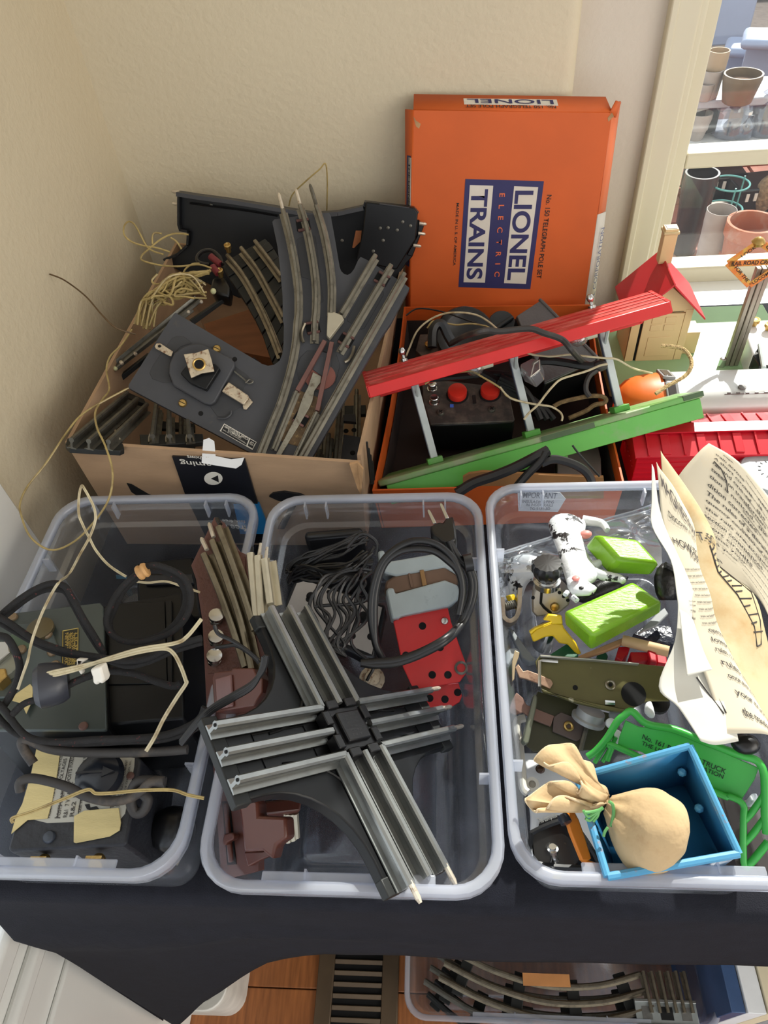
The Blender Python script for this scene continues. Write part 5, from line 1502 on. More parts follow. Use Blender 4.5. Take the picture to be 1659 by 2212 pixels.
# ------------------------------------------------------------------ plain black transformer beside it
FB = Pl((232, 1560, .112), (397, 1552, .112), (223, 1308, .110))
tbk = thing('transformer', 'plain black steel transformer beside the green black one', 'transformer', FB.M)
fq = FB.poly([(224, 1308), (394, 1279), (398, 1552), (234, 1566)])
MB().prism(fq, -.09, 0).build('case', BLKMETAL, tbk, bev=.002)
MB().prism(FB.poly(zL1((700, 790), (1055, 765), (1070, 1290), (690, 1300)), .0015), 0, .0015).build('raised_panel', BLKMETAL, tbk, bev=.0006)
MB().prism(FB.poly(zL1((1060, 762), (1098, 760), (1100, 1290), (1075, 1290)), .004), 0, .004).build('edge_strip', BLKMETAL, tbk, bev=.0006)
FD = Pl((300, 1330, .070), (425, 1320, .070), (300, 1225, .074))
td = thing('transformer', 'black transformer deep at the back of the left tub', 'transformer', FD.M)
MB().prism(FD.poly(zL1((870, 520), (1240, 478), (1290, 880), (880, 860))), -.06, 0).build('case', BLKMETAL, td, bev=.003)
MB().prism(FD.poly(zL1((920, 600), (1230, 590), (1240, 650), (930, 660)), .004), 0, .004).build('cover_strip', BLKCRINK, td, bev=.001)
stick = Pl((250, 1245, 'y', .472), (275, 1245, 'y', .472), (255, 1262, 'y', .470))
tag(MB().prism(stick.poly(zL1((742, 598), (812, 610), (808, 640), (755, 662))), 0, .0006).xf(stick.M).build('blue_sticker', mat('cyan_sticker', (72, 150, 178), rough=.5)), 'torn blue sticker on the back wall of the left tub', 'sticker')
# ------------------------------------------------------------------ front transformer with paper label and knob
FC = Pl((17, 1832, .099), (272, 1828, .099), (300, 1640, .103))
tc_ = thing('transformer', 'black crackle transformer with a printed voltage label and arrow knob, front of left tub', 'transformer', FC.M)
cq = FC.poly(zL2((50, 1160), (62, 1185), (800, 1145), (812, 1120), (905, 600), (870, 560), (250, 490), (235, 520)))
MB().prism(cq, -.083, 0).build('case', BLKCRINK, tc_, bev=.002)
LAB = mat('tin_label', (188, 186, 176), rough=.45, metal=.25, var=.06, scale=15, rgb2=(206, 192, 150), mix=(.55, .8))
lq = FC.poly(zL2((262, 508), (862, 585), (858, 640), (800, 940), (760, 985), (300, 1000), (150, 962)), .0006)
MB().prism(lq, 0, .0006).build('label', LAB, tc_, smooth=False)
GI = mat('label_ink', (72, 68, 64), rough=.6)
def ctext(s, a, b, hz, m=GI):
    a, b = zL2(a, b)
    return text(tc_, s, FC.l(*a), FC.l(*b), hz/2.9625*.52/F, .0010, m)
ctext('PRIMARY 110 VOLTS-50/60 CYCLES', (322, 970), (410, 545), 18)
ctext('VOLTAGES', (400, 740), (432, 590), 24)
ctext('POSTS VOLTS', (386, 968), (420, 790), 26)
ctext('POSTS FIXED', (452, 740), (478, 570), 24)
ctext('R&1  7 V RANGE', (432, 965), (470, 740), 28)
ctext('R&2 14 V 1&2', (474, 960), (530, 640), 28)
ctext('USE WITH 60 WATT', (520, 930), (560, 700), 20)
ctext('BY THE', (545, 620), (560, 560), 18)
ctext('JEFFERSON ELECTRIC COMPANY', (768, 900), (828, 600), 24)
ctext('SUBURB OF CHICAGO, ILL.', (795, 890), (846, 600), 14)
ctext('TRAIN', (730, 910), (748, 800), 26)
for a, b in (((365, 968), (452, 570)), ((350, 968), (385, 968)), ((500, 940), (568, 560)), ((415, 765), (515, 740))):
    a, b = zL2(a, b)
    MB().tube([FC.l(*a, .0008), FC.l(*b, .0008)], .00035, 4).build('ruled_line', GI, tc_)
part(MB().prism(FC.poly(zL2((245, 500), (330, 512), (388, 560), (372, 680), (352, 790), (335, 880), (308, 975), (180, 985), (78, 1072), (112, 950), (150, 880), (205, 690))), .0008, .0016).build('masking_tape', TAPEY, tc_, smooth=False), 'yellowed strip of masking tape along the left edge')
tp2 = FC.poly(zL2((480, 962), (545, 926), (764, 908), (778, 1000), (770, 1050), (705, 1090), (490, 1132), (478, 1128)))
part(MB().prism(tp2, .0008, .0018).build('masking_tape', TAPEY, tc_, smooth=False), 'square of masking tape at the front edge')
kq = FC.l(*zL2((640, 705))[0], .012)
KNB = mat('blue_black_knob', (34, 38, 46), rough=.22, var=.1)
MB().lathe([(.008, -.012), (.008, -.006), (.0165, -.005), (.0185, 0), (.0165, .006), (.010, .0095), (.003, .0105)], kq, seg=28).build('knob', KNB, tc_)
mb = MB()
ax, ay = FC.l(*zL2((550, 690))[0], .0), FC.l(*zL2((740, 680))[0], .0)
dr = (ay-ax).normalized(); nr = V((-dr.y, dr.x, 0))
c0 = V((kq.x, kq.y, .0222))
mb.prism([c0-dr*.014+nr*.0008, c0-dr*.014-nr*.0008, c0+dr*.006-nr*.0008, c0+dr*.006-nr*.004, c0+dr*.015, c0+dr*.006+nr*.004, c0+dr*.006+nr*.0008], .0205, .0235)
mb.build('knob_arrow', mat('knob_arrow', (24, 26, 32), rough=.3), tc_)
star = []
sc_ = FC.l(*zL2((600, 890))[0])
MB().prism(FC.poly(zL2((545, 885), (575, 880), (580, 905), (620, 895), (640, 920), (600, 925), (560, 915))), .0006, .0010).build('dial_mark', INKBLK, tc_, smooth=False)
slot_screw(tc_, FC.l(*zL2((318, 1092))[0], 0), .0046, 0, mat('blue_rivet', (60, 66, 76), rough=.3))
slot_screw(tc_, FC.l(*zL2((835, 700))[0], 0), .003, .0, mat('rust_screw', (110, 80, 72)))
for px in (84, 203):
    p = FC.l(px, 1836, 0)
    q = V((p.x, min(c.y for c in cq)-.001, -.014))
    MB().lathe([(.0030, 0), (.0030, .002), (.0048, .0022), (.0052, .0050), (.004, .0052), (.003, .0055), (.0032, .007), (.0052, .0072), (.0052, .0095), (.002, .010)], q, ax=(0, -.7, .6), seg=14).build('brass_terminal', BRASS, tc_)
    MB().loft([[q+V((sx*w_, -.002, zz)) for sx, zz, w_ in ((-1, 0, .003), (1, 0, .003), (1, .012, .006), (-1, .012, .006))], [q+V((sx*w_, -.004, zz)) for sx, zz, w_ in ((-1, 0, .003), (1, 0, .003), (1, .012, .006), (-1, .012, .006))]]).build('terminal_clip', BRASS, tc_)
FE = Pl((95, 1590, .085), (330, 1580, .085), (100, 1570, .09))
te = thing('transformer', 'black riveted transformer plate between the two front transformers', 'transformer', FE.M)
MB().prism(FE.poly(zL2((270, 500), (260, 400), (960, 355), (985, 480), (900, 560))), -.07, 0).build('case', BLKMETAL, te, bev=.002)
MB().prism(FE.poly(zL2((285, 410), (460, 405), (445, 455), (280, 430)), .0006), 0, .0006).build('label_scrap', PAPERY, te, smooth=False)
for c in ((490, 432), (852, 408)):
    slot_screw(te, FE.l(*zL2(c)[0], 0), .0055, 0, BLKPL)
FJ = Pl((330, 1850, .03), (395, 1850, .03), (330, 1700, .03))
tj = thing('lamp_socket', 'dark bakelite socket with a small metal tab, front right of the left tub', 'socket', FJ.M)
q = FJ.l(*zL2((1135, 1080))[0], 0)
MB().lathe([(.010, 0), (.017, .006), (.018, .018), (.014, .026), (.006, .030)], q, seg=20).build('shell', BLKPL, tj)
MB().prism(FJ.poly(zL2((1085, 1225), (1112, 1188), (1158, 1215), (1130, 1270)), .012), .009, .012).build('metal_tab', RUSTP, tj, bev=.0006)
MB().prism(circle(FJ.l(*zL2((1112, 1232))[0], .012), .0025), .0121, .0124).build('tab_hole', HOLE_SHADE, tj)
# ------------------------------------------------------------------ cloth covered cords, twin wires
def cord(label, pts, r=.0042, m=CORD, n=8, cat='cord', name='cloth_cable', grp=None):
    return tag(MB().tube(wirepts(pts, n), r*(.58 if m is not CORDR else 1), 10).build(name, m), label, cat, grp)
cord('black cloth cord arching over the left rim of the left tub', d_(zL1, ((-40, 900), (20, 840), (120, 757), (230, 687), (330, 652), (410, 668), (460, 740), (530, 870), (610, 1000), (660, 1090)), .545))
cord('second strand of black cloth cord beneath the arching one', d_(zL1, ((-40, 915), (60, 838), (170, 752), (270, 700), (350, 690), (420, 705), (470, 790), (540, 920), (620, 1050), (670, 1110)), .553))
cord('black cloth cord crossing the green black faceplate', d_(zL1, ((-40, 850), (60, 905), (200, 1000), (340, 1060), (480, 1100), (640, 1125), (800, 1150), (950, 1130), (1100, 1060), (1290, 1000)), .537))
cord('black cloth cord just below the one crossing the faceplate', d_(zL1, ((-40, 880), (80, 950), (220, 1030), (380, 1095), (540, 1120), (690, 1145), (820, 1180), (960, 1150), (1110, 1085), (1290, 1030)), .541))
cord('black cloth cord coiled in a big loop on the plain transformer', d_(zL1, ((880, 590), (780, 680), (710, 790), (680, 900), (730, 990), (850, 1030), (1000, 1005), (1120, 950), (1200, 850), (1222, 730), (1180, 620), (1080, 560), (970, 535), (880, 585)), .555))
cord('inner turn of the big cord loop on the plain transformer', d_(zL1, ((900, 600), (800, 690), (740, 800), (700, 920), (760, 1010), (880, 1020), (1040, 975), (1150, 870), (1190, 740), (1150, 640), (1060, 580), (960, 570)), .565))
part_lab = 'tan ferrule'
mb = MB()
a, b = PD(*zL1((885, 590))[0], .552), PD(*zL1((940, 560))[0], .552)
tag(mb.tube([a.lerp(b, i/4) for i in range(5)], [.0055, .0062, .005, .0062, .0055], 12).build('cord_ferrule', mat('tan_ferrule', (196, 150, 96), rough=.6, var=.3, scale=60)), 'tan ferrule clipped round the big cord loop', 'ferrule')
cord('black cloth cord sagging from the plug to the brown switch', d_(zL1, ((440, 1300), (560, 1250), (700, 1215), (860, 1230), (1000, 1280), (1110, 1310), (1160, 1290)), .545), .005)
cord('black cloth cord along the bottom of the faceplate towards the middle tub', d_(zL2, ((-30, 220), (40, 290), (100, 375), (165, 440), (250, 472), (400, 482), (600, 468), (800, 462), (1000, 448), (1150, 408), (1270, 340), (1310, 260)), .525), .0046)
cord('second black cord under the faceplate running to the middle tub', d_(zL2, ((-30, 300), (30, 370), (110, 430), (220, 470), (380, 500), (600, 490), (820, 478), (1020, 470), (1170, 430), (1290, 370), (1330, 300)), .53), .0044)
cord('black cord curling down the left edge over the steel nuts', d_(zL1, ((-40, 985), (40, 1000), (95, 1080), (125, 1180), (110, 1280), (70, 1363), (20, 1440)), .53), .0048)
cord('black cord slanting up from the left edge to the rubber plug', d_(zL2, ((80, 305), (160, 235), (290, 195), (420, 130), (540, 70), (640, 30)), .525), .0044)
cord('flat grey cable lying across the label transformer', d_(zL2, ((215, 620), (160, 540), (140, 480), (190, 470), (300, 520), (450, 545), (700, 552), (1000, 545), (1200, 530)), .528), .0062, CORDG)
cord('grey rubber cord wrapped over the paper label', d_(zL2, ((130, 800), (130, 740), (200, 715), (330, 738), (450, 778), (550, 830), (690, 862), (820, 845), (900, 800), (960, 740), (1050, 730)), .513), .0058, CORDG)
cord('grey rubber cord tied in a knot beside the label transformer', d_(zL2, ((1060, 740), (960, 730), (880, 740), (845, 800), (840, 880), (870, 935), (920, 920), (945, 850), (900, 800)), .520), .0066, CORDG)
mb = MB()
a, b = PD(*zL2((222, 130))[0], .522), PD(*zL2((440, 95))[0], .530)
mb.tube([a.lerp(b, i/6) for i in range(7)], [.013, .0165, .0165, .016, .0155, .0145, .012], 18)
tag(mb.build('rubber_plug', mat('blue_black_rubber', (52, 54, 62), rough=.35, var=.15)), 'fat black rubber plug lying on the faceplate transformer', 'plug')
TWIN = WIREW
def twin(label, pts, r=.0016, n=8, off=.0026, m=WIREW):
    path = wirepts(pts, n)
    r, off = r*.46, off*.46
    mb = MB()
    for s_ in (-1, 1):
        out = []
        for i, p in enumerate(path):
            t = (path[min(i+1, len(path)-1)]-path[max(i-1, 0)]).normalized()
            sd2 = t.cross(FW).normalized()
            out.append(p+sd2*s_*off/2)
        mb.tube(out, r, 7)
    return tag(mb.build('twin_wire', m), label, 'wire')
twin('ivory twin wire rising in a tall loop above the left tub', d_(zL3, ((1310, 990), (1130, 870), (1000, 720), (930, 590), (860, 450), (818, 330), (822, 150), (850, 45)), .59) + d_(zL3, ((885, 90), (960, 230), (990, 330), (985, 430), (930, 580), (830, 760), (720, 960)), .585) + d_(zL3, ((620, 1040), (540, 1160), (440, 1360), (370, 1540), (320, 1700)), .53) + d_(zL3, ((290, 1850), (240, 2000), (185, 2160)), .52), .0013, off=.0022)
twin('flat ivory twin wire folded across the rubber plug', d_(zL1, ((1290, 880), (1200, 990), (1120, 1035), (900, 1072), (700, 1130), (500, 1200), (320, 1245), (288, 1240), (330, 1222), (480, 1190), (700, 1140), (900, 1090), (1050, 1070), (1110, 1100), (1155, 1180), (1188, 1270)), .515) + d_(zL2, ((1190, 110), (1130, 200), (1050, 330), (990, 450), (935, 540)), .515), .0017, off=.003)
twin('yellowed twin wire lying over the arrow knob', d_(zL2, ((85, 1000), (80, 970), (200, 930), (400, 850), (560, 788), (620, 812), (760, 805), (900, 792), (1100, 790), (1200, 820), (1305, 842)), .492), .0014, off=.0026, m=WIREY)
twin('ivory wire behind the cord loop in the left tub', d_(zL1, ((860, 640), (950, 648), (1060, 640), (1160, 670), (1280, 710)), .60), .0012, off=.002)
mb = MB()
pw = Pl(zL1((570, 1200))[0]+('d', .508), zL1((665, 1300))[0]+('d', .508), zL1((600, 1320))[0]+('d', .512))
mb.prism(pw.poly(zL1((572, 1205), (640, 1185), (650, 1225), (664, 1270), (655, 1300), (632, 1290), (618, 1308), (592, 1292), (588, 1250))), -.008, 0)
tag(mb.xf(pw.M).build('white_clip', mat('white_plastic', (228, 222, 210), rough=.4, var=.06, rgb2=(190, 150, 110), mix=(.66, .8)), bev=.0015), 'white plastic clip hanging below the ivory wire', 'clip')
mb = MB()
pw = Pl(zL1((480, 1140))[0]+('d', .52), zL1((550, 1140))[0]+('d', .52), zL1((510, 1240))[0]+('d', .52))
mb.prism(pw.poly(zL1((485, 1135), (555, 1140), (500, 1180), (530, 1220), (515, 1242), (490, 1200))), -.006, 0)
tag(mb.xf(pw.M).build('white_clip', mat('white_plastic', (228, 222, 210)), bev=.0015), 'white plastic clip beside the brass nameplate', 'clip')
zM1, zM2 = zc(400, 1040, 2.37), zc(400, 1440, 2.37)
# ------------------------------------------------------------------ ninety degree crossing track
XR = ((.591, -.504, .630), (.462, .852, .247), (-.661, .145, .736))
XF = Fr((-.0700, .2315, .1400), XR)
xc = thing('crossing_track', 'ninety degree crossing track with bright rails on a black base, across the middle tub', 'track', XF.M)
A, G, HB = .112, .019, -.0116
wq, rq = .0285, .060
pl2 = []
for k in range(4):
    Rk = Matrix.Rotation(-k*math.pi/2, 2)
    arc = [V((wq, A-.002))] + [V((wq+rq-rq*math.cos(t), wq+rq-rq*math.sin(t))) for t in [math.pi/2*i/8 for i in range(9)]] + [V((A-.002, wq))]
    pl2 += [Rk @ p for p in arc]
MB().prism(pl2, HB-.010, HB-.001).build('base_plate', BLKMETAL, xc, bev=.0012)
for k in range(4):
    Rk = Matrix.Rotation(-k*math.pi/2, 3, 'Z')
    arc = [Rk @ V((wq+rq-.007-rq*math.cos(t)*.9, wq+rq-.007-rq*math.sin(t)*.9, HB-.001)) for t in [math.pi/2*i/8 for i in range(9)]]
    MB().tube([p - (Rk @ V((.016, .016, 0))) for p in arc], .0012, 6).build('pressed_rib', BLKMETAL, xc)
    for s_ in (-1, 0, 1):
        st = G if s_ else .020
        a, b = Rk @ V((s_*G, st, HB)), Rk @ V((s_*G, A, HB))
        MB().sweep([a.lerp(b, i/4) for i in range(5)], [(x*1.12, y) for x, y in RAIL]).build('rail', RAILB, xc)
        if k in (1, 2):
            d = (b-a).normalized()
            if not (k == 2 and s_ == 0):
                e = b+V((0, 0, .0098))
                MB().tube([e-d*.002, e+d*.009, e+d*.012], [.002, .002, .0012], 8).build('track_pin', PINW, xc)
        else:
            e = b+V((0, 0, .0094))
            d = (b-a).normalized()
            MB().lathe([(.0012, 0), (.0012, .0006)], e, ax=d, seg=8).build('rail_mouth', HOLE_SHADE, xc)
    # end tie with clips
    t0 = Rk @ V((0, A-.006, HB-.004))
    MB().box(t0, (.062, .012, .007), Rk).build('end_tie', BLKTIE, xc, bev=.001)
    q = [Rk @ V((x, y, HB-.0009)) for x, y in ((-.013, .034), (-.013, .080), (-.005, .080), (-.005, .034))]
    MB().tube(q, .0008, 5, closed=True).build('pressed_line', BLKMETAL, xc)
    q = [Rk @ V((x, y, HB-.0009)) for x, y in ((.013, .034), (.013, .080), (.005, .080), (.005, .034))]
    MB().tube(q, .0008, 5, closed=True).build('pressed_line', BLKMETAL, xc)
MB().box((0, 0, HB+.004), (.034, .034, .010)).build('centre_block', BLKPL, xc, bev=.001)
MB().box((0, 0, HB+.0105), (.0235, .0235, .004)).build('centre_cap', BLKPL, xc, bev=.001)
for k in range(4):
    Rk = Matrix.Rotation(-k*math.pi/2, 3, 'Z')
    for s_ in (-1, 1):
        MB().box(Rk @ V((s_*.0095, .0195, HB+.0065)), (.011, .007, .010), Rk).build('centre_lug', BLKPL, xc, bev=.0008)
for i, s_ in enumerate(('No. 020', 'CROSSING', 'MADE IN', 'U.S. OF AMERICA', 'CORP.', 'N.Y.')):
    w_ = .012+.003*(len(s_) > 7)+.002*(len(s_) > 9)
    y = .0075-.0032*i
    text(xc, s_, (-w_/2, y), (w_/2, y), .0018, HB+.0127, mat('embossed_grey', (64, 64, 66), rough=.4))
# ------------------------------------------------------------------ brown remote switch
BW = Pl((480, 1902, .080), (462, 1125, .168), (415, 1222, .150))
bwn = thing('track_switch', 'brown plastic track switch standing along the left side of the middle tub', 'track switch', BW.M)
out1 = zM1((150, 182), (175, 195), (240, 320), (262, 352), (310, 372), (325, 480), (335, 600), (355, 720), (420, 900), (420, 1190)) + zM2((440, 300), (440, 640), (375, 690), (372, 760), (375, 1045), (318, 1062), (215, 1085), (186, 1108), (152, 620), (115, 200)) + zM1((110, 1170), (88, 720), (55, 500), (30, 430))
MB().prism(BW.poly(out1), -.009, 0).build('base_plate', BROWNPL, bwn, bev=.0015)
MB().prism(BW.poly(zM1((140, 225), (230, 340), (305, 385), (320, 600), (345, 720), (380, 900), (300, 960), (115, 985), (100, 720), (70, 500), (48, 430)), .0008), 0, .0008).build('ballast_top', BROWNRG, bwn)
GOLDRAIL = mat('brownish_rail', (122, 113, 94), rough=.3, metal=.75, var=.15, scale=50, rgb2=(96, 84, 64), mix=(.5, .8))
rails_b = [zM1((88, 368), (160, 540), (240, 760), (300, 950)), zM1((132, 298), (200, 480), (280, 720), (335, 960)), zM1((165, 228), (230, 400), (300, 600), (350, 760))]
for r in rails_b:
    MB().sweep(head(BW, r, h=.010), [(x*1.15, y*.9) for x, y in RAIL]).build('rail', GOLDRAIL, bwn)
for (a, b), m in ((((112, 350), (82, 288)), PINW), (((146, 285), (122, 212)), PINW), (((180, 222), (160, 186)), BLKPL)):
    pa, pb = BW.l(*zM1(a)[0], .008), BW.l(*zM1(b)[0], .008)
    MB().tube([pa, pa.lerp(pb, .85), pb], [.0020, .0020, .0010], 8).build('track_pin', m, bwn)
for k, (a, b, top) in enumerate((((340, 372), (372, 705), (345, 335)), ((378, 386), (397, 700), (387, 316)), ((412, 402), (442, 630), (420, 336)))):
    pa, pb, pt = BW.l(*zM1(a)[0], .004), BW.l(*zM1(b)[0], .004), BW.l(*zM1(top)[0], .004)
    MB().sweep([V((pa.x, pa.y, -.004)).lerp(V((pb.x, pb.y, -.004)), i/3) for i in range(4)], [(x*1.3, y*1.1) for x, y in RAIL]).build('branch_rail', mat('pale_rail', (190, 182, 160), rough=.3, metal=.6, var=.12, scale=60), bwn)
    MB().tube([V((pa.x, pa.y, .004)), V((pt.x, pt.y, .004))], [.0018, .0012], 8).build('track_pin', PINW if k else BLKPL, bwn)
for c in ((160, 725), (158, 832), (150, 930)):
    q = BW.l(*zM1(c)[0], 0)
    MB().lathe([(.0035, 0), (.0035, .003), (.0055, .0032), (.0055, .006), (.0035, .0065), (.0035, .009), (.0062, .0095), (.0062, .013), (.003, .0136)], q, ax=(.25, -.5, .8), seg=14).build('binding_screw', CHROME, bwn)
MB().prism(BW.poly(zM1((135, 1005), (150, 975), (235, 968), (240, 955), (350, 955), (362, 985), (395, 1010), (395, 1080), (350, 1150), (150, 1182)), .020), 0, .020).build('motor_cover', BROWNPL, bwn, bev=.002)
MB().prism(BW.poly(zM2((262, 640), (372, 690), (375, 765), (515, 770), (520, 878), (465, 915), (448, 990), (395, 945), (300, 950), (285, 800)), .014), 0, .014).build('raised_body', BROWNPL, bwn, bev=.002)
MB().prism(BW.poly(zM1((150, 1010), (235, 985), (245, 1150), (160, 1170)), .0225), .020, .0225).build('cover_window', mat('lavender_gloss', (120, 84, 80), rough=.12), bwn, bev=.001)
MB().prism(BW.poly(zM2((188, 690), (228, 688), (262, 1012), (215, 1016)), .0006), 0, .0006).build('lever_slot', HOLE_SHADE, bwn)
MB().prism(BW.poly(zM2((192, 700), (212, 700), (240, 1000), (218, 1005)), .004), .0006, .004).build('slide', BROWNPL, bwn, bev=.001)
MB().prism(BW.poly(zM2((190, 880), (200, 858), (235, 848), (250, 860), (246, 885), (212, 900), (205, 918), (192, 912)), .010), .002, .010).build('throw_lever', BROWNPL, bwn, bev=.001)
MB().prism(BW.poly(zM2((300, 950), (395, 945), (440, 930), (460, 960), (395, 985), (320, 1025)), .006), 0, .006).build('bracket', BROWNPL, bwn, bev=.001)
bq = Pl(zM2((370, 690))[0]+(.066,), zM2((590, 685))[0]+(.050,), zM2((375, 760))[0]+(.064,))
b2 = MB().prism(bq.poly(zM2((368, 690), (540, 672), (590, 680), (598, 700), (590, 742), (375, 764))), -.03, 0)
b2.xf(BW.M.inverted() @ bq.M)
b2.build('side_housing', BROWNPL, bwn, bev=.002)
for k, (a, b) in enumerate((((520, 750), (527, 895)), ((542, 750), (552, 885)), ((562, 748), (570, 872)))):
    pa, pb = PT(zM2(a)[0]+(.045,)), PT(zM2(b)[0]+(.025,))
    mb = MB().tube([pa, pb], .0030, 8)
    mb.xf(BW.M.inverted()).build('lower_rail', mat('pale_rail', (190, 182, 160)), bwn)
# ribbon of three black leads from the switch
mb = MB()
for k in range(3):
    mb.tube(wirepts([q+('d', .475) for q in zM1((418-k*7, 890+k*4), (398-k*4, 965), (340, 1035+k*9), (240, 1095+k*10), (140, 1155+k*10), (60, 1230+k*10), (-20, 1330+k*8))], 8), .0019, 7)
tag(mb.build('ribbon_lead', CORDR), 'ribbon of three black leads draped over the brown switch', 'lead')
for k, pts in enumerate((((150, 735), (170, 780), (240, 815), (310, 860), (375, 915)), ((155, 850), (200, 845), (260, 840), (330, 880), (380, 930)))):
    wire('thin_lead', ('upper', 'lower')[k]+' short black lead from the brown switch screws', [q+('d', .545) for q in zM1(*pts)], .0016, CORDR)
# ------------------------------------------------------------------ grey power unit with red plates
RP = Pl(zM1((1115, 950))[0]+(.062,), zM1((1435, 940))[0]+(.058,), zM1((1065, 715))[0]+(.082,))
rp2 = thing('toy_motor', 'grey cast toy motor with laminated core and red perforated plate', 'motor', RP.M)
def rpf(name, pts, h0, h1, m, bev=.0008):
    return MB().prism(RP.poly(zM1(*pts), h1), h0, h1).build(name, m, rp2, bev=bev)
rpf('red_plate', ((1065, 715), (1335, 605), (1362, 720), (1438, 935), (1437, 985), (1405, 1028), (1170, 1068), (1115, 950)), -.002, 0, REDMET)
rpf('red_plate', ((1160, 1055), (1400, 1030), (1418, 1100), (1405, 1130), (1370, 1152), (1235, 1162), (1200, 1130)), -.020, -.018, REDMET)
rpf('plate_flange', ((1095, 655), (1330, 600), (1337, 625), (1105, 690)), 0, .012, REDMET)
for c, h in (((1215, 740), 0), ((1305, 850), 0), ((1130, 890), 0), ((1265, 990), 0), ((1345, 990), 0), ((1252, 1110), -.018), ((1330, 1115), -.018), ((1395, 1080), -.018)):
    q = RP.l(*zM1(c)[0], h)
    MB().prism(circle(q, .0034), h, h+.0004).build('hole', HOLE_SHADE, rp2)
q = RP.l(*zM1((1412, 955))[0], 0)
MB().tube([q+V((.005*math.cos(t), .005*math.sin(t), .001)) for t in [k*math.pi/8 for k in range(16)]], .0013, 6, closed=True).build('eyelet', RAILD, rp2)
for c in ((1327, 715),):
    slot_screw(rp2, RP.l(*zM1(c)[0], 0), .0036, 0, CHROME)
for c in ((1140, 655), (1320, 622)):
    slot_screw(rp2, RP.l(*zM1(c)[0], .012), .0038, .010, CHROME)
rpf('front_casting', ((1028, 560), (1040, 545), (1068, 545), (1075, 575), (1330, 505), (1395, 530), (1408, 570), (1395, 610), (1350, 640), (1105, 690), (1095, 700), (1060, 705), (1045, 640)), -.03, .014, GREYCAST, .004)
rpf('core', ((1020, 540), (1030, 510), (1075, 480), (1330, 432), (1385, 470), (1400, 500), (1395, 540), (1330, 520), (1080, 580), (1040, 570)), -.03, .010, LAMIN, .002)
rpf('core_strap', ((1200, 455), (1222, 452), (1238, 530), (1215, 535)), .010, .013, mat('brown_strap', (140, 104, 60), rough=.6), .0006)
rpf('core_strap', ((1140, 470), (1152, 468), (1168, 540), (1155, 544)), .010, .0115, LAMIN, .0004)
rpf('rear_casting', ((985, 358), (1018, 350), (1030, 412), (1265, 372), (1330, 395), (1385, 450), (1395, 480), (1330, 440), (1080, 485), (1020, 470), (995, 430)), -.03, .012, GREYCAST, .004)
# ------------------------------------------------------------------ zinc faced controller plate with leads
CP = Pl(zM1((505, 690))[0]+(.062,), zM1((955, 885))[0]+(.048,), zM1((575, 485))[0]+(.074,))
cp_ = thing('control_box', 'flat control box with grey metal plate, wound with thin black leads', 'control box', CP.M)
MB().prism(CP.poly(zM1((568, 475), (1028, 632), (972, 905), (900, 900), (480, 690))), -.03, -.001).build('case', BLKPL, cp_, bev=.003)
MB().prism(CP.poly(zM1((582, 495), (1008, 645), (955, 885), (500, 695)), .0004), -.001, .0004).build('cover', GREYPLATE, cp_)
for c, r in (((642, 588), .0042), ((632, 604), .0028), ((735, 567), .0022), ((912, 690), .0046), ((902, 712), .003), ((950, 795), .0034), ((858, 792), .0030), ((650, 680), .002)):
    MB().prism(circle(CP.l(*zM1(c)[0], 0), r), .0004, .0007).build('hole', HOLE_SHADE, cp_)
BK = Pl(zM1((612, 290))[0]+(.090,), zM1((910, 268))[0]+(.090,), zM1((615, 262))[0]+('d', .70))
bkb = thing('relay_box', 'smooth black plastic box at the back of the middle tub', 'relay box', Mz(P(*zM1((760, 300))[0], .004)))
qc = P(*zM1((760, 300))[0], .004)
tp4 = [P(*zM1(p)[0], .104) for p in ((612, 292), (915, 265), (905, 228), (608, 252))]
MB().loft([[V((p.x, p.y, .006))-qc for p in tp4], [p-qc for p in tp4]]).build('case', BLKPL, bkb, bev=.004)
part(MB().box(P(*zM1((740, 385))[0], .06)-qc+V((0, -.004, 0)), (.012, .003, .006)).build('red_mark', REDMET, bkb), 'small red mark')
mb = MB()
rnd = random.Random(11)
def mm(x, y, d): 
    q = zM1((x, y))[0]
    return PD(q[0], q[1], d)
for i in range(13):
    d0 = .635+rnd.random()*.015
    pts = [mm(900+J(40), 290+J(30), d0+.02), mm(760+J(60), 345+J(30), d0), mm(600+J(40), 400+J(40), d0), mm(535+J(20), 490+J(40), d0), mm(620+J(50), 470+J(40), d0-.005), mm(800+J(60), 470+J(60), d0-.01), mm(940+J(30), 400+J(70), d0)]
    mb.tube(spline(pts, 6), .0011+rnd.random()*.0006, 5)
for i in range(12):
    x0_ = 640+i*22
    d0 = .60
    pts = [mm(880+J(50), 470+J(40), d0+.02), mm(x0_+60+J(20), 500+J(20), d0), mm(x0_+J(15), 600+J(30), d0-.004), mm(x0_+40+J(20), 700+J(30), d0-.01), mm(760+J(60), 840+J(25), d0-.018), mm(800+J(40), 880+J(20), d0-.018)]
    mb.tube(spline(pts, 6), .0012+rnd.random()*.0005, 5)
for pts in (((880, 280), (830, 340), (900, 270), (960, 290), (985, 330), (975, 380)), ((660, 640), (760, 632), (860, 628), (930, 600), (900, 520), (960, 460)), ((910, 600), (880, 700), (850, 800), (870, 860), (960, 940), (940, 1000), (930, 1020))):
    mb.tube(spline([mm(*p, .595) for p in pts], 6), .0014, 6)
tag(mb.build('lead_hank', CORDR), 'tangle of thin black leads over the grey control plate', 'wire')
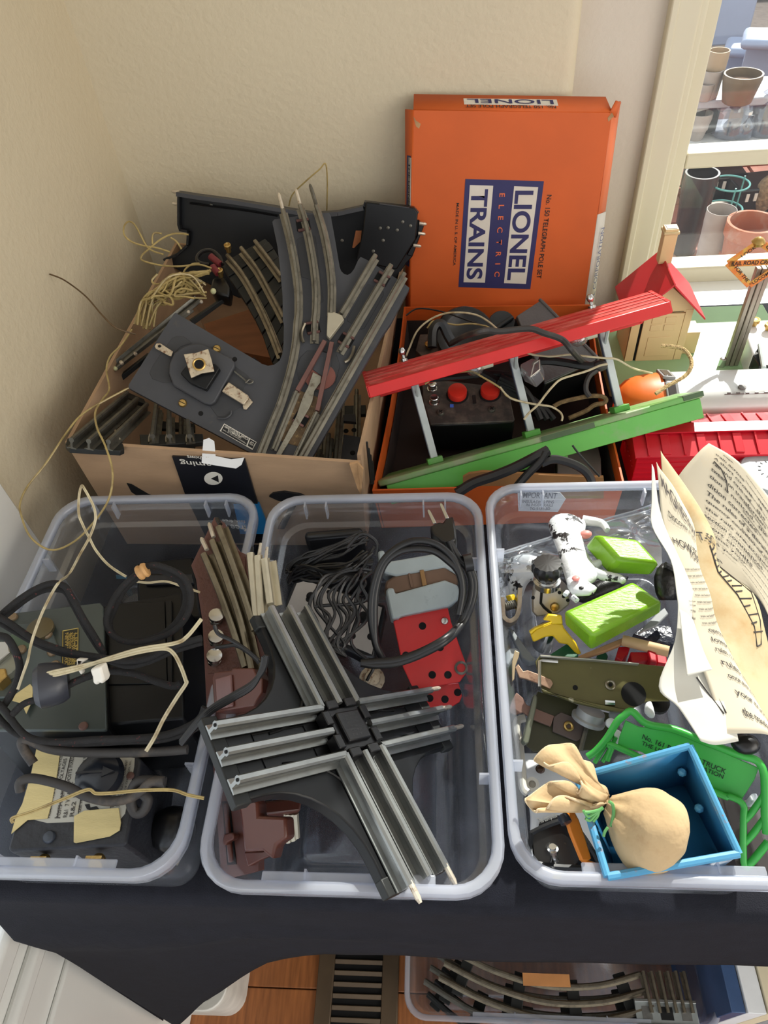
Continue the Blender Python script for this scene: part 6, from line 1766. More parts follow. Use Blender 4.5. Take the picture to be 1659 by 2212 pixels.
# ------------------------------------------------------------------ power plug with its cord
PG = Pl(zM1((1310, 300))[0]+('d', .60), zM1((1390, 290))[0]+('d', .60), zM1((1310, 190))[0]+('d', .62))
pg = thing('mains_plug', 'black two pin mains plug standing above the middle tub', 'plug', PG.M)
MB().prism(PG.poly(zM1((1252, 228), (1300, 205), (1318, 210), (1330, 190), (1372, 176), (1385, 240), (1390, 292), (1345, 318), (1310, 300), (1270, 265))), -.016, 0).build('body', BLKPL, pg, bev=.003)
for a, b in (((1245, 145), (1278, 215)), ((1308, 112), (1342, 188))):
    pa, pb = PG.l(*zM1(a)[0], -.008), PG.l(*zM1(b)[0], -.008)
    d = (pb-pa).normalized(); n = V((-d.y, d.x, 0))*.0015
    MB().prism([pa-n*.6, pa+n*.6, pa+d*.003+n, pb+n, pb-n, pa+d*.003-n], -.009, -.0078).build('blade', CHROME, pg, bev=.0003)
for k, off in enumerate((0, 16)):
    cord(('outer', 'inner')[k]+' strand of black cord looping round the grey motor', [q+('d', .595 if i < 6 else .57) for i, q in enumerate(zM1((1352-off*.3, 305), (1400-off, 390), (1455-off, 440), (1482-off, 520), (1470-off, 620), (1420-off, 730), (1330, 820-off), (1200, 890-off), (1080, 930-off), (970, 940-off), (900, 930)))], .0030, CORDR)
    cord(('outer', 'inner')[k]+' strand of the tall cord loop left of the grey motor', [q+('d', .585) for q in zM1((1010, 905), (975, 830), (952+off, 700), (960+off, 560), (1000+off, 430), (1070+off, 350+off), (1170, 305+off*2.5), (1270, 315+off*2.5), (1350, 370+off*2.5), (1400, 450+off), (1420, 560), (1400, 680))], .0030, CORDR)
tag(MB().tube([PD(*zM1((1428, 420))[0], .592), PD(*zM1((1470, 412))[0], .592)], .0075, 12).build('cord_tie', BLKPL), 'black tie gathering the cord beneath the mains plug', 'cord tie')
mb = MB()
q = PT(zM1((955, 1015))[0]+(.03,))
tag(MB().lathe([(.012, -.01), (.012, .004), (.008, .005), (.007, .010), (.004, .011)], q, ax=(.2, -.3, 1), seg=16).build('bulb_holder', RUSTP), 'small screw bulb holder deep in the middle tub', 'bulb holder')
zS1, zS2, zS3, zS4, zS5, zS6 = zc(1070, 1100, 4.484), zc(1070, 1380, 4.1475), zc(1380, 950, 5.394), zc(1400, 1300, 6.143), zc(1100, 1580, 4.366), zc(1380, 1560, 5.946)
def px8(conv, top, bot, zt_, zb_, name, label, m, cat, bev=.002):
    t = [P(*conv(p)[0], zt_) for p in top]
    b = [P(*conv(p)[0], zb_) for p in bot]
    return tag(MB().loft([b, t]).build(name, m, bev=bev), label, cat)
LIME = mat('lime_paint', (126, 178, 36), rough=.3, var=.05, scale=20, bump=.0003, bscale=60, stretch=(3, 14, 3))
px8(zS1, ((965, 232), (1385, 285), (1605, 528), (1190, 488)), ((850, 360), (1275, 412), (1512, 650), (1088, 632)), .136, .114, 'wooden_block', 'lime green wooden block beside the large toy cow', LIME, 'block', .0035)
px8(zS1, ((655, 985), (1330, 690), (1622, 895), (945, 1232)), ((660, 1110), (1325, 830), (1615, 1000), (925, 1378)), .129, .104, 'wooden_block', 'lime green wooden block, larger one in front of the cows', LIME, 'block', .0035)

# ------------------------------------------------------------------ toy cows
COW = mat('cow_hide', (226, 230, 234), rough=.38, var=.03, scale=40, rgb2=(34, 32, 34), mix=(.57, .60), bump=.0006, bscale=240)
COWW = mat('cow_white', (228, 231, 235), rough=.38, var=.03)
COWB = mat('cow_black', (24, 23, 25), rough=.35, var=.1, bump=.001, bscale=150)
PINK = mat('cow_pink', (226, 140, 134), rough=.45, var=.06)
def loftpx(pl, conv, st, flat=.6, seg=14, h=0):
    """stations (xl, xr, y) in zoom pixels -> elliptical rings on a plane, thickness follows width"""
    loops = []
    for xl, xr, y in st:
        yl, yr = (y, y) if not isinstance(y, tuple) else y
        a, b = pl.l(*conv((xl, yl))[0], 0), pl.l(*conv((xr, yr))[0], 0)
        c, e = (a+b)/2, (b-a)/2
        r = e.length
        e.normalize()
        loops.append([c+e*r*math.cos(2*math.pi*k/seg)+V((0, 0, h+r*flat*math.sin(2*math.pi*k/seg))) for k in range(seg)])
    return MB().loft(loops)
CW = Pl(zS1((600, 150))[0]+(.100,), zS1((720, 640))[0]+(.115,), zS1((850, 300))[0]+(.108,))
cw = thing('toy_cow', 'white toy cow with black patches lying on its side behind the lime blocks', 'toy cow', CW.M)
cwb = loftpx(CW, zS1, ((600, 690, 78), (540, 800, 95), (512, 880, 140), (530, 868, 220), (560, 850, 300), (598, 870, 390), (625, 930, 490), (650, 985, 580), (672, 1010, 650), (690, 930, 710), (710, 850, 760)), .55)
hd_ = loftpx(CW, zS1, ((690, 780, (720, 690)), (700, 860, (790, 700)), (745, 905, (860, 745)), (830, 935, (865, 765)), (900, 965, (862, 780)), (955, 985, (835, 795))), .6, h=.004); cwb.add(hd_.v, hd_.f)
for pts, r in ((((690, 815), (675, 830), (700, 800)), .0022), (((750, 850), (790, 885), (760, 860)), .0025)):
    cwb.tube([CW.l(*zS1(p)[0], .006) for p in pts], r, 8)
for pts in (((850, 110), (930, 118), (1020, 135), (1060, 165), (1085, 205)), ((900, 560), (970, 540), (1040, 500)), ((960, 620), (1090, 650), (1200, 670), (1245, 700))):
    n = len(pts)
    cwb.tube(spline([CW.l(*zS1(p)[0], 0) for p in pts], 5), [.0052-.0024*i/(5*(n-1)) for i in range(5*(n-1)+1)], 10)
cwb.build('body', COW, cw, ang=80)
MB().sphere(CW.l(*zS1((872, 245))[0], .002), .0048, 10, 7, (1, 1.3, .8)).build('udder', PINK, cw)
for c, r, m, nm in (((830, 760), .0026, COWB, 'eye'), ((945, 815), .0012, COWB, 'nostril'), ((780, 670), .0035, PINK, 'nose_patch')):
    MB().sphere(CW.l(*zS1(c)[0], .008 if nm != 'nose_patch' else .012), r, 8, 6, (1, 1, .5)).build(nm, m, cw)
CW2 = Pl(zS1((280, 480))[0]+(.095,), zS1((200, 800))[0]+(.070,), zS1((420, 560))[0]+(.095,))
cw2 = thing('toy_cow', 'white toy cow with black rump by the left wall of the right tub', 'toy cow', CW2.M)
cwb = loftpx(CW2, zS1, ((230, 330, 440), (150, 420, 465), (125, 460, 520), (130, 470, 580), (140, 440, 640), (160, 400, 690)), .55)
for pts in (((190, 640), (175, 720), (170, 790), (185, 860)), ((300, 640), (260, 700), (240, 770), (230, 840)), ((100, 860), (115, 800), (150, 760))):
    n = len(pts)
    cwb.tube(spline([CW2.l(*zS1(p)[0], .002) for p in pts], 5), [.0065-.003*i/(5*(n-1)) for i in range(5*(n-1)+1)], 10)
cwb.tube(spline([CW2.l(*zS1(p)[0], .006) for p in ((130, 500), (110, 580), (70, 660), (45, 760))], 5), [.0016]*11+[.003, .0034, .003, .002, .001], 8)
cwb.build('body', COW, cw2, ang=80)
CW3 = Pl(zS3((320, 1560))[0]+(.115,), zS3((320, 1800))[0]+(.105,), zS3((400, 1600))[0]+(.112,))
cw3 = thing('toy_cow', 'glossy black toy cow beside the folded papers', 'toy cow', CW3.M)
loftpx(CW3, zS3, ((270, 340, 1440), (215, 400, 1500), (180, 440, 1600), (185, 455, 1700), (200, 460, 1790), (240, 440, 1870)), .6).build('body', COWB, cw3, ang=80)
MB().tube(spline([CW3.l(*zS3(p)[0], .004) for p in ((300, 1460), (360, 1490), (420, 1520), (440, 1580))], 5), .0032, 8).build('ear', COWB, cw3)
CW4 = Pl(zS1((1000, 720))[0]+(.085,), zS1((1250, 700))[0]+(.085,), zS1((1100, 800))[0]+(.085,))
cw4 = thing('toy_cow', 'black and white toy cow mostly hidden under the lime blocks', 'toy cow', CW4.M)
loftpx(CW4, zS1, ((760, 820, (880, 800)), (850, 960, (900, 720)), (960, 1090, (880, 660)), (1080, 1180, (830, 650)), (1180, 1290, (800, 660))), .6).build('body', COWB, cw4, ang=80)

# ------------------------------------------------------------------ rheostat knob on a metal body, clamp, yellow crane piece
KB = Pl(zS1((370, 900))[0]+(.098,), zS1((640, 940))[0]+(.098,), zS1((430, 700))[0]+(.115,))
kb = thing('screw_clamp', 'ribbed black knob on a steel clamp body between the toy cows', 'knob', KB.M)
MB().prism(KB.poly(zS1((350, 860), (372, 790), (430, 735), (560, 730), (600, 750), (715, 870), (720, 930), (610, 1020), (520, 1030), (400, 1050), (352, 1000))), -.03, 0).build('body', mat('steel_body', (168, 160, 146), rough=.35, metal=.6, var=.12, rgb2=(120, 100, 76), mix=(.6, .8)), kb, bev=.002)
kaz_ = (KB.M.inverted().to_3x3() @ V((-.04, .22, .97)))
q = KB.M.inverted() @ P(*zS1((500, 700))[0], .112)
MB().lathe([(.0115, -.004), (.012, .002), (.0098, .003), (.0105, .005), (.009, .006)], q, ax=kaz_, seg=24).build('collar', CHROME, kb)
mb = MB()
loops = []
kaz = V((-.04, .22, .97)).normalized()
ke1 = kaz.cross(V((0, 1, 0))).normalized()
ke2 = kaz.cross(ke1)
kc = P(*zS1((500, 660))[0], .117)
Ki = KB.M.inverted()
for r, z in ((.0085, 0), (.0112, .004), (.0130, .008), (.0130, .014), (.0116, .0165), (.004, .017)):
    loops.append([Ki @ (kc + kaz*z + (ke1*math.cos(a) + ke2*math.sin(a))*(r*(1+.045*math.cos(14*a)))) for a in [2*math.pi*k/56 for k in range(56)]])
mb.loft(loops)
mb.build('knob', BLKPL, kb)
q = KB.l(*zS1((575, 942))[0], 0)
slot_screw(kb, q, .0040, 0, BRASS)
MB().tube([KB.l(*zS1(p)[0], .0006) for p in ((448, 800), (440, 910), (470, 950), (540, 1010))], .0012, 5).build('slit', HOLE_SHADE, kb)
for c in ((365, 860), (622, 810), (662, 848), (703, 885)):
    MB().prism(circle(KB.l(*zS1(c)[0], .001), .0016), 0, .0006).build('hole', HOLE_SHADE, kb)
CLP = Pl(zS1((130, 1060))[0]+(.095,), zS1((330, 1150))[0]+(.092,), zS1((230, 800))[0]+(.105,))
cl_ = thing('steel_clamp', 'bent steel strap clamp with a screw, left of the ribbed knob', 'clamp', CLP.M)
pth = spline([CLP.l(*zS1(p)[0], 0) for p in ((70, 850), (75, 960), (85, 1040), (140, 1080), (205, 1040), (230, 960), (238, 850), (240, 760))], 5)
prof = [(-.0018, -.026), (.0018, -.026), (.0018, 0), (-.0018, 0)]
MB().sweep(pth, prof).build('strap', mat('strap_steel', (150, 138, 122), rough=.35, metal=.6, var=.15, rgb2=(106, 76, 58), mix=(.5, .7)), cl_)
a, b = CLP.l(*zS1((95, 945))[0], -.006), CLP.l(*zS1((205, 915))[0], -.006)
MB().tube([a.lerp(b, i/12) for i in range(13)], [.0042 if i % 2 else .0036 for i in range(13)], 10).build('screw', RAILD, cl_)
YL = mat('yellow_plastic', (236, 200, 30), rough=.35, var=.04)
YP = Pl(zS1((340, 1210))[0]+(.090,), zS1((640, 1120))[0]+(.096,), zS1((790, 1400))[0]+(.080,))
yp = thing('yellow_bracket', 'bright yellow plastic bracket in front of the larger lime block', 'bracket', YP.M)
MB().prism(YP.poly(zS1((340, 1215), (390, 1160), (545, 1095), (655, 1115), (665, 1150), (780, 1290), (838, 1405), (790, 1410), (700, 1310), (620, 1300), (560, 1230), (480, 1240), (378, 1288), (365, 1280))), -.004, 0).build('arm', YL, yp, bev=.0012)
MB().prism(YP.poly(zS1((465, 1075), (510, 1018), (645, 1030), (655, 1115), (545, 1118), (530, 1085)), .007), 0, .007).build('tab', YL, yp, bev=.001)
MB().prism(YP.poly(zS1((330, 1190), (385, 1150), (545, 1090), (550, 1100), (395, 1168), (342, 1212)), .008), 0, .008).build('lip', YL, yp, bev=.0006)
yb = Pl(zS1((110, 850))[0]+(.083,), zS1((200, 960))[0]+(.083,), zS1((140, 830))[0]+(.087,))
tag(MB().prism(yb.poly(zS1((95, 840), (140, 828), (205, 955), (190, 975), (110, 880))), -.006, 0).xf(yb.M).build('yellow_chip', YL, bev=.001), 'small yellow plastic piece behind the steel clamp', 'plastic piece')
tag(MB().lathe([(.0088, 0), (.0092, .001), (.0092, .022), (.008, .0235), (.003, .0235)], P(*zS1((450, 1340))[0], .055), ax=(.25, .35, .9), seg=24).build('steel_can', CHROME), 'shiny steel can below the yellow bracket', 'can')
DKG = mat('dark_green_paint', (26, 92, 62), rough=.45, var=.1, scale=40, bump=.0004)
GREYP = mat('grey_plastic', (128, 134, 138), rough=.4, var=.06)
REDP = mat('red_paint', (186, 24, 40), rough=.35, var=.05)
def flat(name, label, cat, conv, pts, z, th, m, bev=.001, tilt=(0, 0)):
    c = conv(pts[0])[0]
    a = P(*c, z)
    pl = Pl(a, a+V((.05, 0, tilt[0])), a+V((0, .05, tilt[1])))
    return tag(MB().prism(pl.poly(conv(*pts)), -th, 0).xf(pl.M).build(name, m, bev=bev), label, cat)
flat('green_block', 'dark green wooden piece next to the yellow bracket', 'block', zS1, ((520, 1410), (700, 1295), (745, 1320), (810, 1410), (770, 1440), (560, 1430)), .080, .02, DKG)
flat('green_block', 'dark green round piece beside the red wooden pieces', 'block', zS1, ((985, 1400), (1010, 1380), (1070, 1375), (1095, 1420), (1080, 1465), (990, 1460)), .074, .015, DKG)
flat('red_block', 'small red wooden block left of the larger red piece', 'block', zS1, ((1165, 1440), (1195, 1330), (1310, 1325), (1290, 1395), (1220, 1470)), .083, .016, REDP)
rb_ = thing('red_block', 'notched red wooden piece in front of the dowel', 'block', Mz(P(*zS2((1300, 200))[0], .07)))
qb = P(*zS2((1300, 200))[0], .07)
for pts, zt_ in ((((1208, 115), (1360, 115), (1385, 190), (1225, 210)), .086), (((1365, 92), (1440, 92), (1450, 212), (1390, 195)), .092), (((1440, 120), (1530, 130), (1545, 230), (1450, 215)), .080)):
    tp5 = [P(*zS2(p)[0], zt_)-qb for p in pts]
    MB().loft([[p+V((0, 0, -.02)) for p in tp5], tp5]).build('segment', REDP, rb_, bev=.001)
flat('wood_strip', 'thin wooden strip with red paint under the larger lime block', 'strip', zS1, ((800, 1420), (1290, 1218), (1308, 1232), (1200, 1320), (1050, 1380), (830, 1450)), .088, .004, mat('raw_wood_red', (196, 150, 112), rough=.7, var=.15, scale=30, rgb2=(170, 40, 40), mix=(.62, .66)))
tag(MB().tube([P(*zS1((1230, 1270))[0], .088), P(*zS1((1680, 1380))[0], .092)], .0048, 16).build('wooden_dowel', mat('pale_wood', (206, 170, 128), rough=.6, var=.1, scale=20, stretch=(1, 10, 10))), 'pale wooden dowel behind the red wooden pieces', 'dowel')
flat('grey_bar', 'grey plastic bar running down the left side of the right tub', 'bar', zS1, ((130, 1150), (170, 1165), (330, 1380), (400, 1460), (330, 1480), (260, 1440)), .072, .008, GREYP)
flat('grey_lever', 'round ended grey plastic lever at the left wall of the right tub', 'lever', zS2, ((95, 120), (130, 82), (190, 80), (218, 110), (200, 150), (150, 180), (120, 240), (88, 215)), .090, .005, GREYP)
flat('grey_plate', 'translucent grey plate beside the larger lime block', 'plate', zS1, ((1380, 1200), (1560, 1130), (1680, 1010), (1640, 950), (1560, 1010)), .084, .003, mat('grey_matte', (140, 144, 146), rough=.5))
flat('black_scrap', 'dark film scraps below the dowel end', 'scrap', zS1, ((1330, 1210), (1450, 1120), (1700, 1120), (1750, 1300), (1560, 1290)), .070, .02, mat('dark_navy_film', (38, 42, 54), rough=.25, bump=.004, bscale=60))

# ------------------------------------------------------------------ olive steel truck frame
OLIVE = mat('olive_enamel', (92, 88, 50), rough=.4, metal=.15, var=.12, scale=30, rgb2=(176, 172, 148), mix=(.66, .70))
OF = Pl(zS2((330, 460))[0]+(.088,), zS2((1180, 640))[0]+(.084,), zS2((400, 150))[0]+(.096,))
of_ = thing('steel_chassis', 'worn olive steel chassis with a round hole and brown contact straps', 'chassis', OF.M)
def off_(name, pts, h0, h1, m, bev=.0005):
    return MB().prism(OF.poly(zS2(*pts), h1), h0, h1).build(name, m, of_, bev=bev)
off_('top_plate', ((358, 205), (400, 145), (900, 185), (1280, 222), (1560, 250), (1480, 420), (1560, 560), (1360, 560), (1200, 640), (860, 575), (560, 510), (410, 440)), -.0015, 0, OLIVE)
off_('edge_flange', ((400, 140), (900, 178), (1290, 215), (1290, 228), (900, 192), (402, 158)), 0, .006, mat('flange_steel', (170, 168, 158), rough=.35, metal=.5), .0006)
off_('side_flange', ((412, 445), (545, 495), (860, 570), (1190, 640), (1180, 662), (1020, 640), (700, 565), (540, 500), (430, 475)), 0, .005, OLIVE)
MB().prism(circle(OF.l(*zS2((1238, 495))[0], 0), .0098, 24), 0, .0006).build('round_hole', HOLE_SHADE, of_)
for c, r in (((716, 438), .0021), ((1030, 412), .0015)):
    MB().prism(circle(OF.l(*zS2(c)[0], 0), r), 0, .0005).build('hole', HOLE_SHADE, of_)
MB().tube([OF.l(*zS2((1030, 412))[0], .001)+V((.0033*math.cos(t), .0033*math.sin(t), 0)) for t in [k*math.pi/8 for k in range(16)]], .0010, 6, closed=True).build('eyelet', RAILM, of_)
MB().tube([OF.l(*zS2((980, 572))[0], .002), OF.l(*zS2((1068, 578))[0], .002)], .0024, 8).build('pin', CHROME, of_)
MB().tube([OF.l(*zS2(p)[0], .003) for p in ((395, 430), (395, 200), (420, 195), (560, 205))], .0016, 7).build('bent_rod', CHROME, of_)
COPS = mat('copper_strap', (160, 130, 108), rough=.5, metal=.35, var=.12, scale=60, rgb2=(110, 78, 62), mix=(.5, .7))
off_('contact_strap', ((178, 255), (205, 225), (250, 290), (290, 280), (385, 315), (500, 365), (518, 400), (490, 448), (400, 405), (280, 360), (215, 345)), .001, .004, COPS)
off_('strap_spring', ((150, 200), (175, 100), (218, 120), (210, 160), (180, 240), (170, 360), (150, 380)), .0, .004, mat('spring_brass', (176, 158, 128), rough=.4, metal=.5))
OG = Pl(zS2((270, 900))[0]+(.062,), zS2((760, 1000))[0]+(.056,), zS2((360, 520))[0]+(.070,))
M2 = OF.M.inverted() @ OG.M
def off2(name, pts, h0, h1, m, bev=.0005):
    return MB().prism(OG.poly(zS2(*pts), h1), h0, h1).xf(M2).build(name, m, of_, bev=bev)
off2('side_plate', ((380, 470), (560, 520), (740, 590), (1000, 660), (1150, 700), (1100, 800), (900, 1000), (760, 1000), (470, 1010), (340, 1010), (280, 960), (260, 900), (340, 560)), -.0015, 0, mat('olive_dark', (60, 60, 38), rough=.45, var=.12))
off2('upright', ((352, 490), (378, 520), (370, 600), (300, 930), (270, 945), (245, 915), (300, 690)), 0, .010, mat('olive_grey', (112, 116, 100), rough=.35, metal=.3), .001)
off2('contact_strap', ((120, 650), (150, 550), (190, 480), (250, 530), (280, 590), (530, 690), (495, 785), (330, 720), (250, 660), (180, 680)), .002, .005, mat('brown_strap2', (124, 96, 86), rough=.55, metal=.3, var=.15, rgb2=(96, 70, 58)))
off2('strap_plate', ((520, 700), (590, 655), (800, 740), (790, 880), (735, 920), (515, 830)), .001, .004, mat('bronze_grey', (96, 84, 80), rough=.5, metal=.4))
q = OG.l(*zS2((655, 785))[0], .004)
MB().tube([M2 @ (q+V((.0030*math.cos(t), .0030*math.sin(t), .001))) for t in [k*math.pi/9 for k in range(18)]], .0014, 7, closed=True).build('eyelet', BRASS, of_)
MB().tube([M2 @ OG.l(*zS2(p)[0], .006) for p in ((830, 735), (760, 1000))], .0022, 8).build('axle', RAILD, of_)
q = OG.l(*zS2((845, 690))[0], .012)
MB().lathe([(.0135, -.005), (.014, -.002), (.0118, -.001), (.0112, .005), (.0098, .0055), (.003, .0056)], M2 @ q, ax=(M2.to_3x3() @ V((.12, .75, .6))), seg=28).build('wheel', mat('grey_wheel', (150, 152, 152), rough=.4, metal=.3), of_)
# pale plastic frame at the far left, black and white bits
WP = mat('bone_plastic', (196, 192, 180), rough=.45, var=.06)
fw2 = thing('bone_bracket', 'bone white plastic frame edge along the left wall of the right tub', 'plastic frame', Mz(P(*zS2((220, 1000))[0], .02)))
q0_ = P(*zS2((220, 1000))[0], .02)
MB().tube(spline([P(*zS2(p)[0], .045)-q0_ for p in ((265, 710), (205, 730), (190, 800), (215, 950), (235, 1150), (250, 1330), (290, 1380))], 5), .0036, 8).build('edge', WP, fw2)
MB().lathe([(.0055, 0), (.0055, .010), (.003, .010), (.0026, .006)], P(*zS2((320, 1310))[0], .035)-q0_, ax=(0, -.3, 1), seg=18).build('boss', WP, fw2)
flat('bone_card', 'pale card at the bottom of the right tub under the sack', 'card', zS5, ((130, 200), (440, 200), (900, 700), (900, 1250), (200, 1250), (200, 800)), .024, .003, PAPERW)
bcx = Pl(P(*zS5((280, 905))[0], .0245), P(*zS5((470, 830))[0], .0245), P(*zS5((280, 800))[0], .0245))
bcd = thing('printed_strip', 'black and white printed strip on the pale card beside the orange piece', 'print', bcx.M)
MB().prism(bcx.poly(zS5((275, 905), (282, 860), (465, 790), (470, 835))), 0, .0005).build('strip', INKBLK, bcd, smooth=False)
text(bcd, 'The complete', bcx.l(*zS5((288, 893))[0]), bcx.l(*zS5((462, 826))[0]), .0062, .0008, INKWHT)
tag(MB().sphere(P(*zS5((292, 355))[0], .032), .0040, 12, 8, (1, 1, .5)).build('brown_bead', mat('brown_bead', (70, 48, 34), rough=.25)), 'dark brown bead on the pale card near the sack mouth', 'bead')
for k, (c, r, lab) in enumerate((((1060, 690), .0045, 'upper'), ((1025, 760), .0040, 'middle'), ((1070, 880), .0055, 'lower'))):
    tag(MB().lathe([(r*.6, 0), (r, .001), (r, .004), (r*.5, .005)], P(*zS2(c)[0], .075), ax=(.1, -.3, 1), seg=16).build('white_roller', COWW if k else GREYP), lab+' small white wheel between the chassis and the green truck', 'wheel')
flat('white_figure', 'small white figure poking through the round hole of the chassis', 'figure', zS2, ((1340, 640), (1350, 560), (1400, 545), (1420, 600), (1440, 690), (1390, 690)), .088, .006, COWW, .002)
tag(MB().lathe([(.007, 0), (.0098, .002), (.0098, .006), (.006, .007)], P(*zS2((1440, 590))[0], .070), seg=20).build('black_roller', BLKPL), 'black wheel beside the small white figure', 'wheel')

# ------------------------------------------------------------------ black tray with a stud, orange piece
TR = Pl(zS5((250, 1230))[0]+(.055,), zS5((800, 1270))[0]+(.055,), zS5((240, 960))[0]+(.060,))
tr_ = thing('black_tray', 'shallow black metal tray with a chrome stud at the front of the right tub', 'tray', TR.M)
tq = TR.poly(zS5((235, 1240), (205, 990), (225, 950), (430, 860), (560, 850), (700, 1000), (860, 1280), (800, 1290)))
MB().prism(tq, -.006, 0).build('tray', mat('black_gloss_tray', (30, 29, 28), rough=.22, var=.2, rgb2=(70, 60, 46), mix=(.6, .8)), tr_, bev=.001)
MB().tube([p+V((0, 0, .002)) for p in spline(tq, 4, True)], .0022, 6, closed=True).build('rim', BLKMETAL, tr_)
MB().lathe([(.0035, 0), (.0026, .002), (.0026, .009), (.004, .0095), (.004, .0125), (.0026, .013), (.0026, .015)], TR.l(*zS5((425, 1210))[0], 0), ax=(-.15, .55, .8), seg=16).build('stud', CHROME, tr_)
ORP = mat('orange_enamel', (226, 130, 30), rough=.45, var=.08, rgb2=(150, 84, 40), mix=(.66, .76))
OP = Pl(zS5((690, 1210))[0]+(.100,), zS5((520, 670))[0]+(.112,), zS5((760, 1200))[0]+(.098,))
op = thing('orange_scoop', 'chipped orange metal piece against the left end of the blue tray', 'metal piece', OP.M)
MB().prism(OP.poly(zS5((510, 662), (600, 720), (660, 830), (720, 1000), (780, 1200), (740, 1225), (690, 1222), (580, 950), (565, 900))), -.004, 0).build('blade', ORP, op, bev=.001)
MB().prism(OP.poly(zS5((720, 1200), (850, 1245), (860, 1275), (790, 1280), (700, 1225)), -.001), -.006, -.001).build('foot', ORP, op, bev=.001)
MB().lathe([(.0035, 0), (.0042, .0015), (.0042, .006), (.002, .0065)], OP.l(*zS5((500, 790))[0], 0), ax=(-1, 0, .4), seg=16).build('bolt', mat('blue_black_bolt', (40, 44, 54), rough=.25), op)

# ------------------------------------------------------------------ blue dump bed
BLUE = mat('blue_enamel', (46, 112, 156), rough=.35, var=.08, scale=16, rgb2=(40, 94, 134), mix=(.5, .9))
BLUEW2 = mat('blue_enamel_worn', (76, 146, 186), rough=.4, var=.08, scale=30, rgb2=(148, 110, 92), mix=(.60, .68))
rim4 = [P(*zS5((640, 430))[0], .118), P(*zS6((655, 305))[0], .136), P(*zS6((1285, 1690))[0], .128), P(*zS5((925, 1370))[0], .124)]
bd = thing('dump_bed', 'chipped blue metal toy dump bed holding the cloth sack', 'toy dump bed', Mz(sum(rim4, V())/4 - V((0, 0, .05))))
bo = sum(rim4, V())/4 - V((0, 0, .05))
cen = sum(rim4, V())/4
nn = (rim4[1]-rim4[0]).cross(rim4[3]-rim4[0]).normalized()
if nn.z > 0: nn = -nn
fl4 = [cen+(p-cen)*.80+nn*.040 for p in rim4]
fl4[3] = fl4[3].lerp(rim4[3], .35); fl4[2] = fl4[2].lerp(rim4[2], .25)
for i, nm in enumerate(('rear_side', 'end', 'front_side', 'end')):
    j = (i+1) % 4
    MB().add([rim4[i]-bo, rim4[j]-bo, fl4[j]-bo, fl4[i]-bo], [(0, 1, 2, 3)]).build(nm, BLUE, bd, solid=.0016)
    MB().tube([rim4[i]-bo, rim4[j]-bo], .0026, 8).build('rolled_rim', BLUEW2, bd)
MB().add([p-bo for p in fl4], [(0, 1, 2, 3)]).build('floor', BLUE, bd, solid=.0016)
for t_ in (.1, .5):
    a = rim4[1].lerp(fl4[1], .5).lerp(rim4[2].lerp(fl4[2], .5), t_)-bo
    MB().sphere(a+V((-.006, .001, .0)), .0032, 8, 6).build('rivet', BLUEW2, bd)

# ------------------------------------------------------------------ cloth sack tied with a green band
SACK = mat('sack_cloth', (186, 160, 122), rough=.95, var=.08, scale=25, bump=.003, bscale=42, rgb2=(160, 126, 88), mix=(.58, .85))
sk = thing('cloth_sack', 'stuffed beige cloth sack with ruffled mouth lying in the blue dump bed', 'sack', Mz(P(*zS5((1250, 900))[0], .10)))
so = P(*zS5((1250, 900))[0], .10)
ax0, ax1 = PD(*zS5((930, 690))[0], .488), PD(*zS5((1370, 960))[0], .470)
AX = (ax1-ax0)
Ln = AX.length*1.62
AX.normalize()
up_ = -FW
s1_ = AX.cross(up_).normalized()
s2_ = s1_.cross(AX).normalized()
loops = []
NS, NT = 22, 40
rnd = random.Random(5)
ph = [rnd.random()*6.28 for _ in range(6)]
for i in range(NS+1):
    t = i/NS
    R = .0058 + (.0272-.0058)*math.sin(min(1, t/.58)*math.pi/2)**1.15 if t < .58 else .0272*math.sqrt(max(0, 1-((t-.58)/.42)**2))
    R = max(R, .0012)
    lp = []
    for k in range(NT):
        a = 2*math.pi*k/NT
        fold_ = 1 + .16*math.exp(-t*4)*math.sin(9*a+ph[0]) + .03*math.sin(2*a+3*t)*math.sin(t*9+ph[3]) + .018*math.sin(5*a+14*t+ph[4]) + .035*math.sin(3*a+5*t+ph[1]) + .02*math.sin(9*a-12*t+ph[2])*t
        lp.append(ax0 + AX*(t*Ln) + (s1_*math.cos(a)*1.04 + s2_*math.sin(a)*.86)*R*fold_ - so)
    loops.append(lp)
MB().loft(loops).build('body', SACK, sk, ang=80)
mouth = [(760, 690, .478), (620, 640, .472), (500, 610, .468), (430, 640, .466), (380, 700, .465), (330, 745, .464), (290, 720, .466), (250, 770, .466), (200, 720, .468), (160, 660, .470), (200, 600, .474), (330, 520, .476), (440, 455, .478), (560, 500, .476), (650, 570, .472), (690, 520, .474), (660, 430, .478), (540, 320, .480), (400, 300, .482), (290, 310, .484), (248, 245, .487), (350, 170, .490), (470, 105, .492), (600, 150, .494), (700, 240, .496), (760, 340, .497), (850, 450, .496), (905, 560, .493), (930, 640, .488), (850, 700, .482)]
mth = [PD(*zS5((x, y))[0], d) for x, y, d in mouth]
n = len(mth)
# neck ring in the same angular order as the mouth
cm = sum(mth, V())/n
ang = []
nk = []
for i, p in enumerate(mth):
    a = 2*math.pi*i/n
    nk.append(ax0 - AX*.002 + (s1_*math.cos(a+2.2) + s2_*math.sin(a+2.2))*.0058)
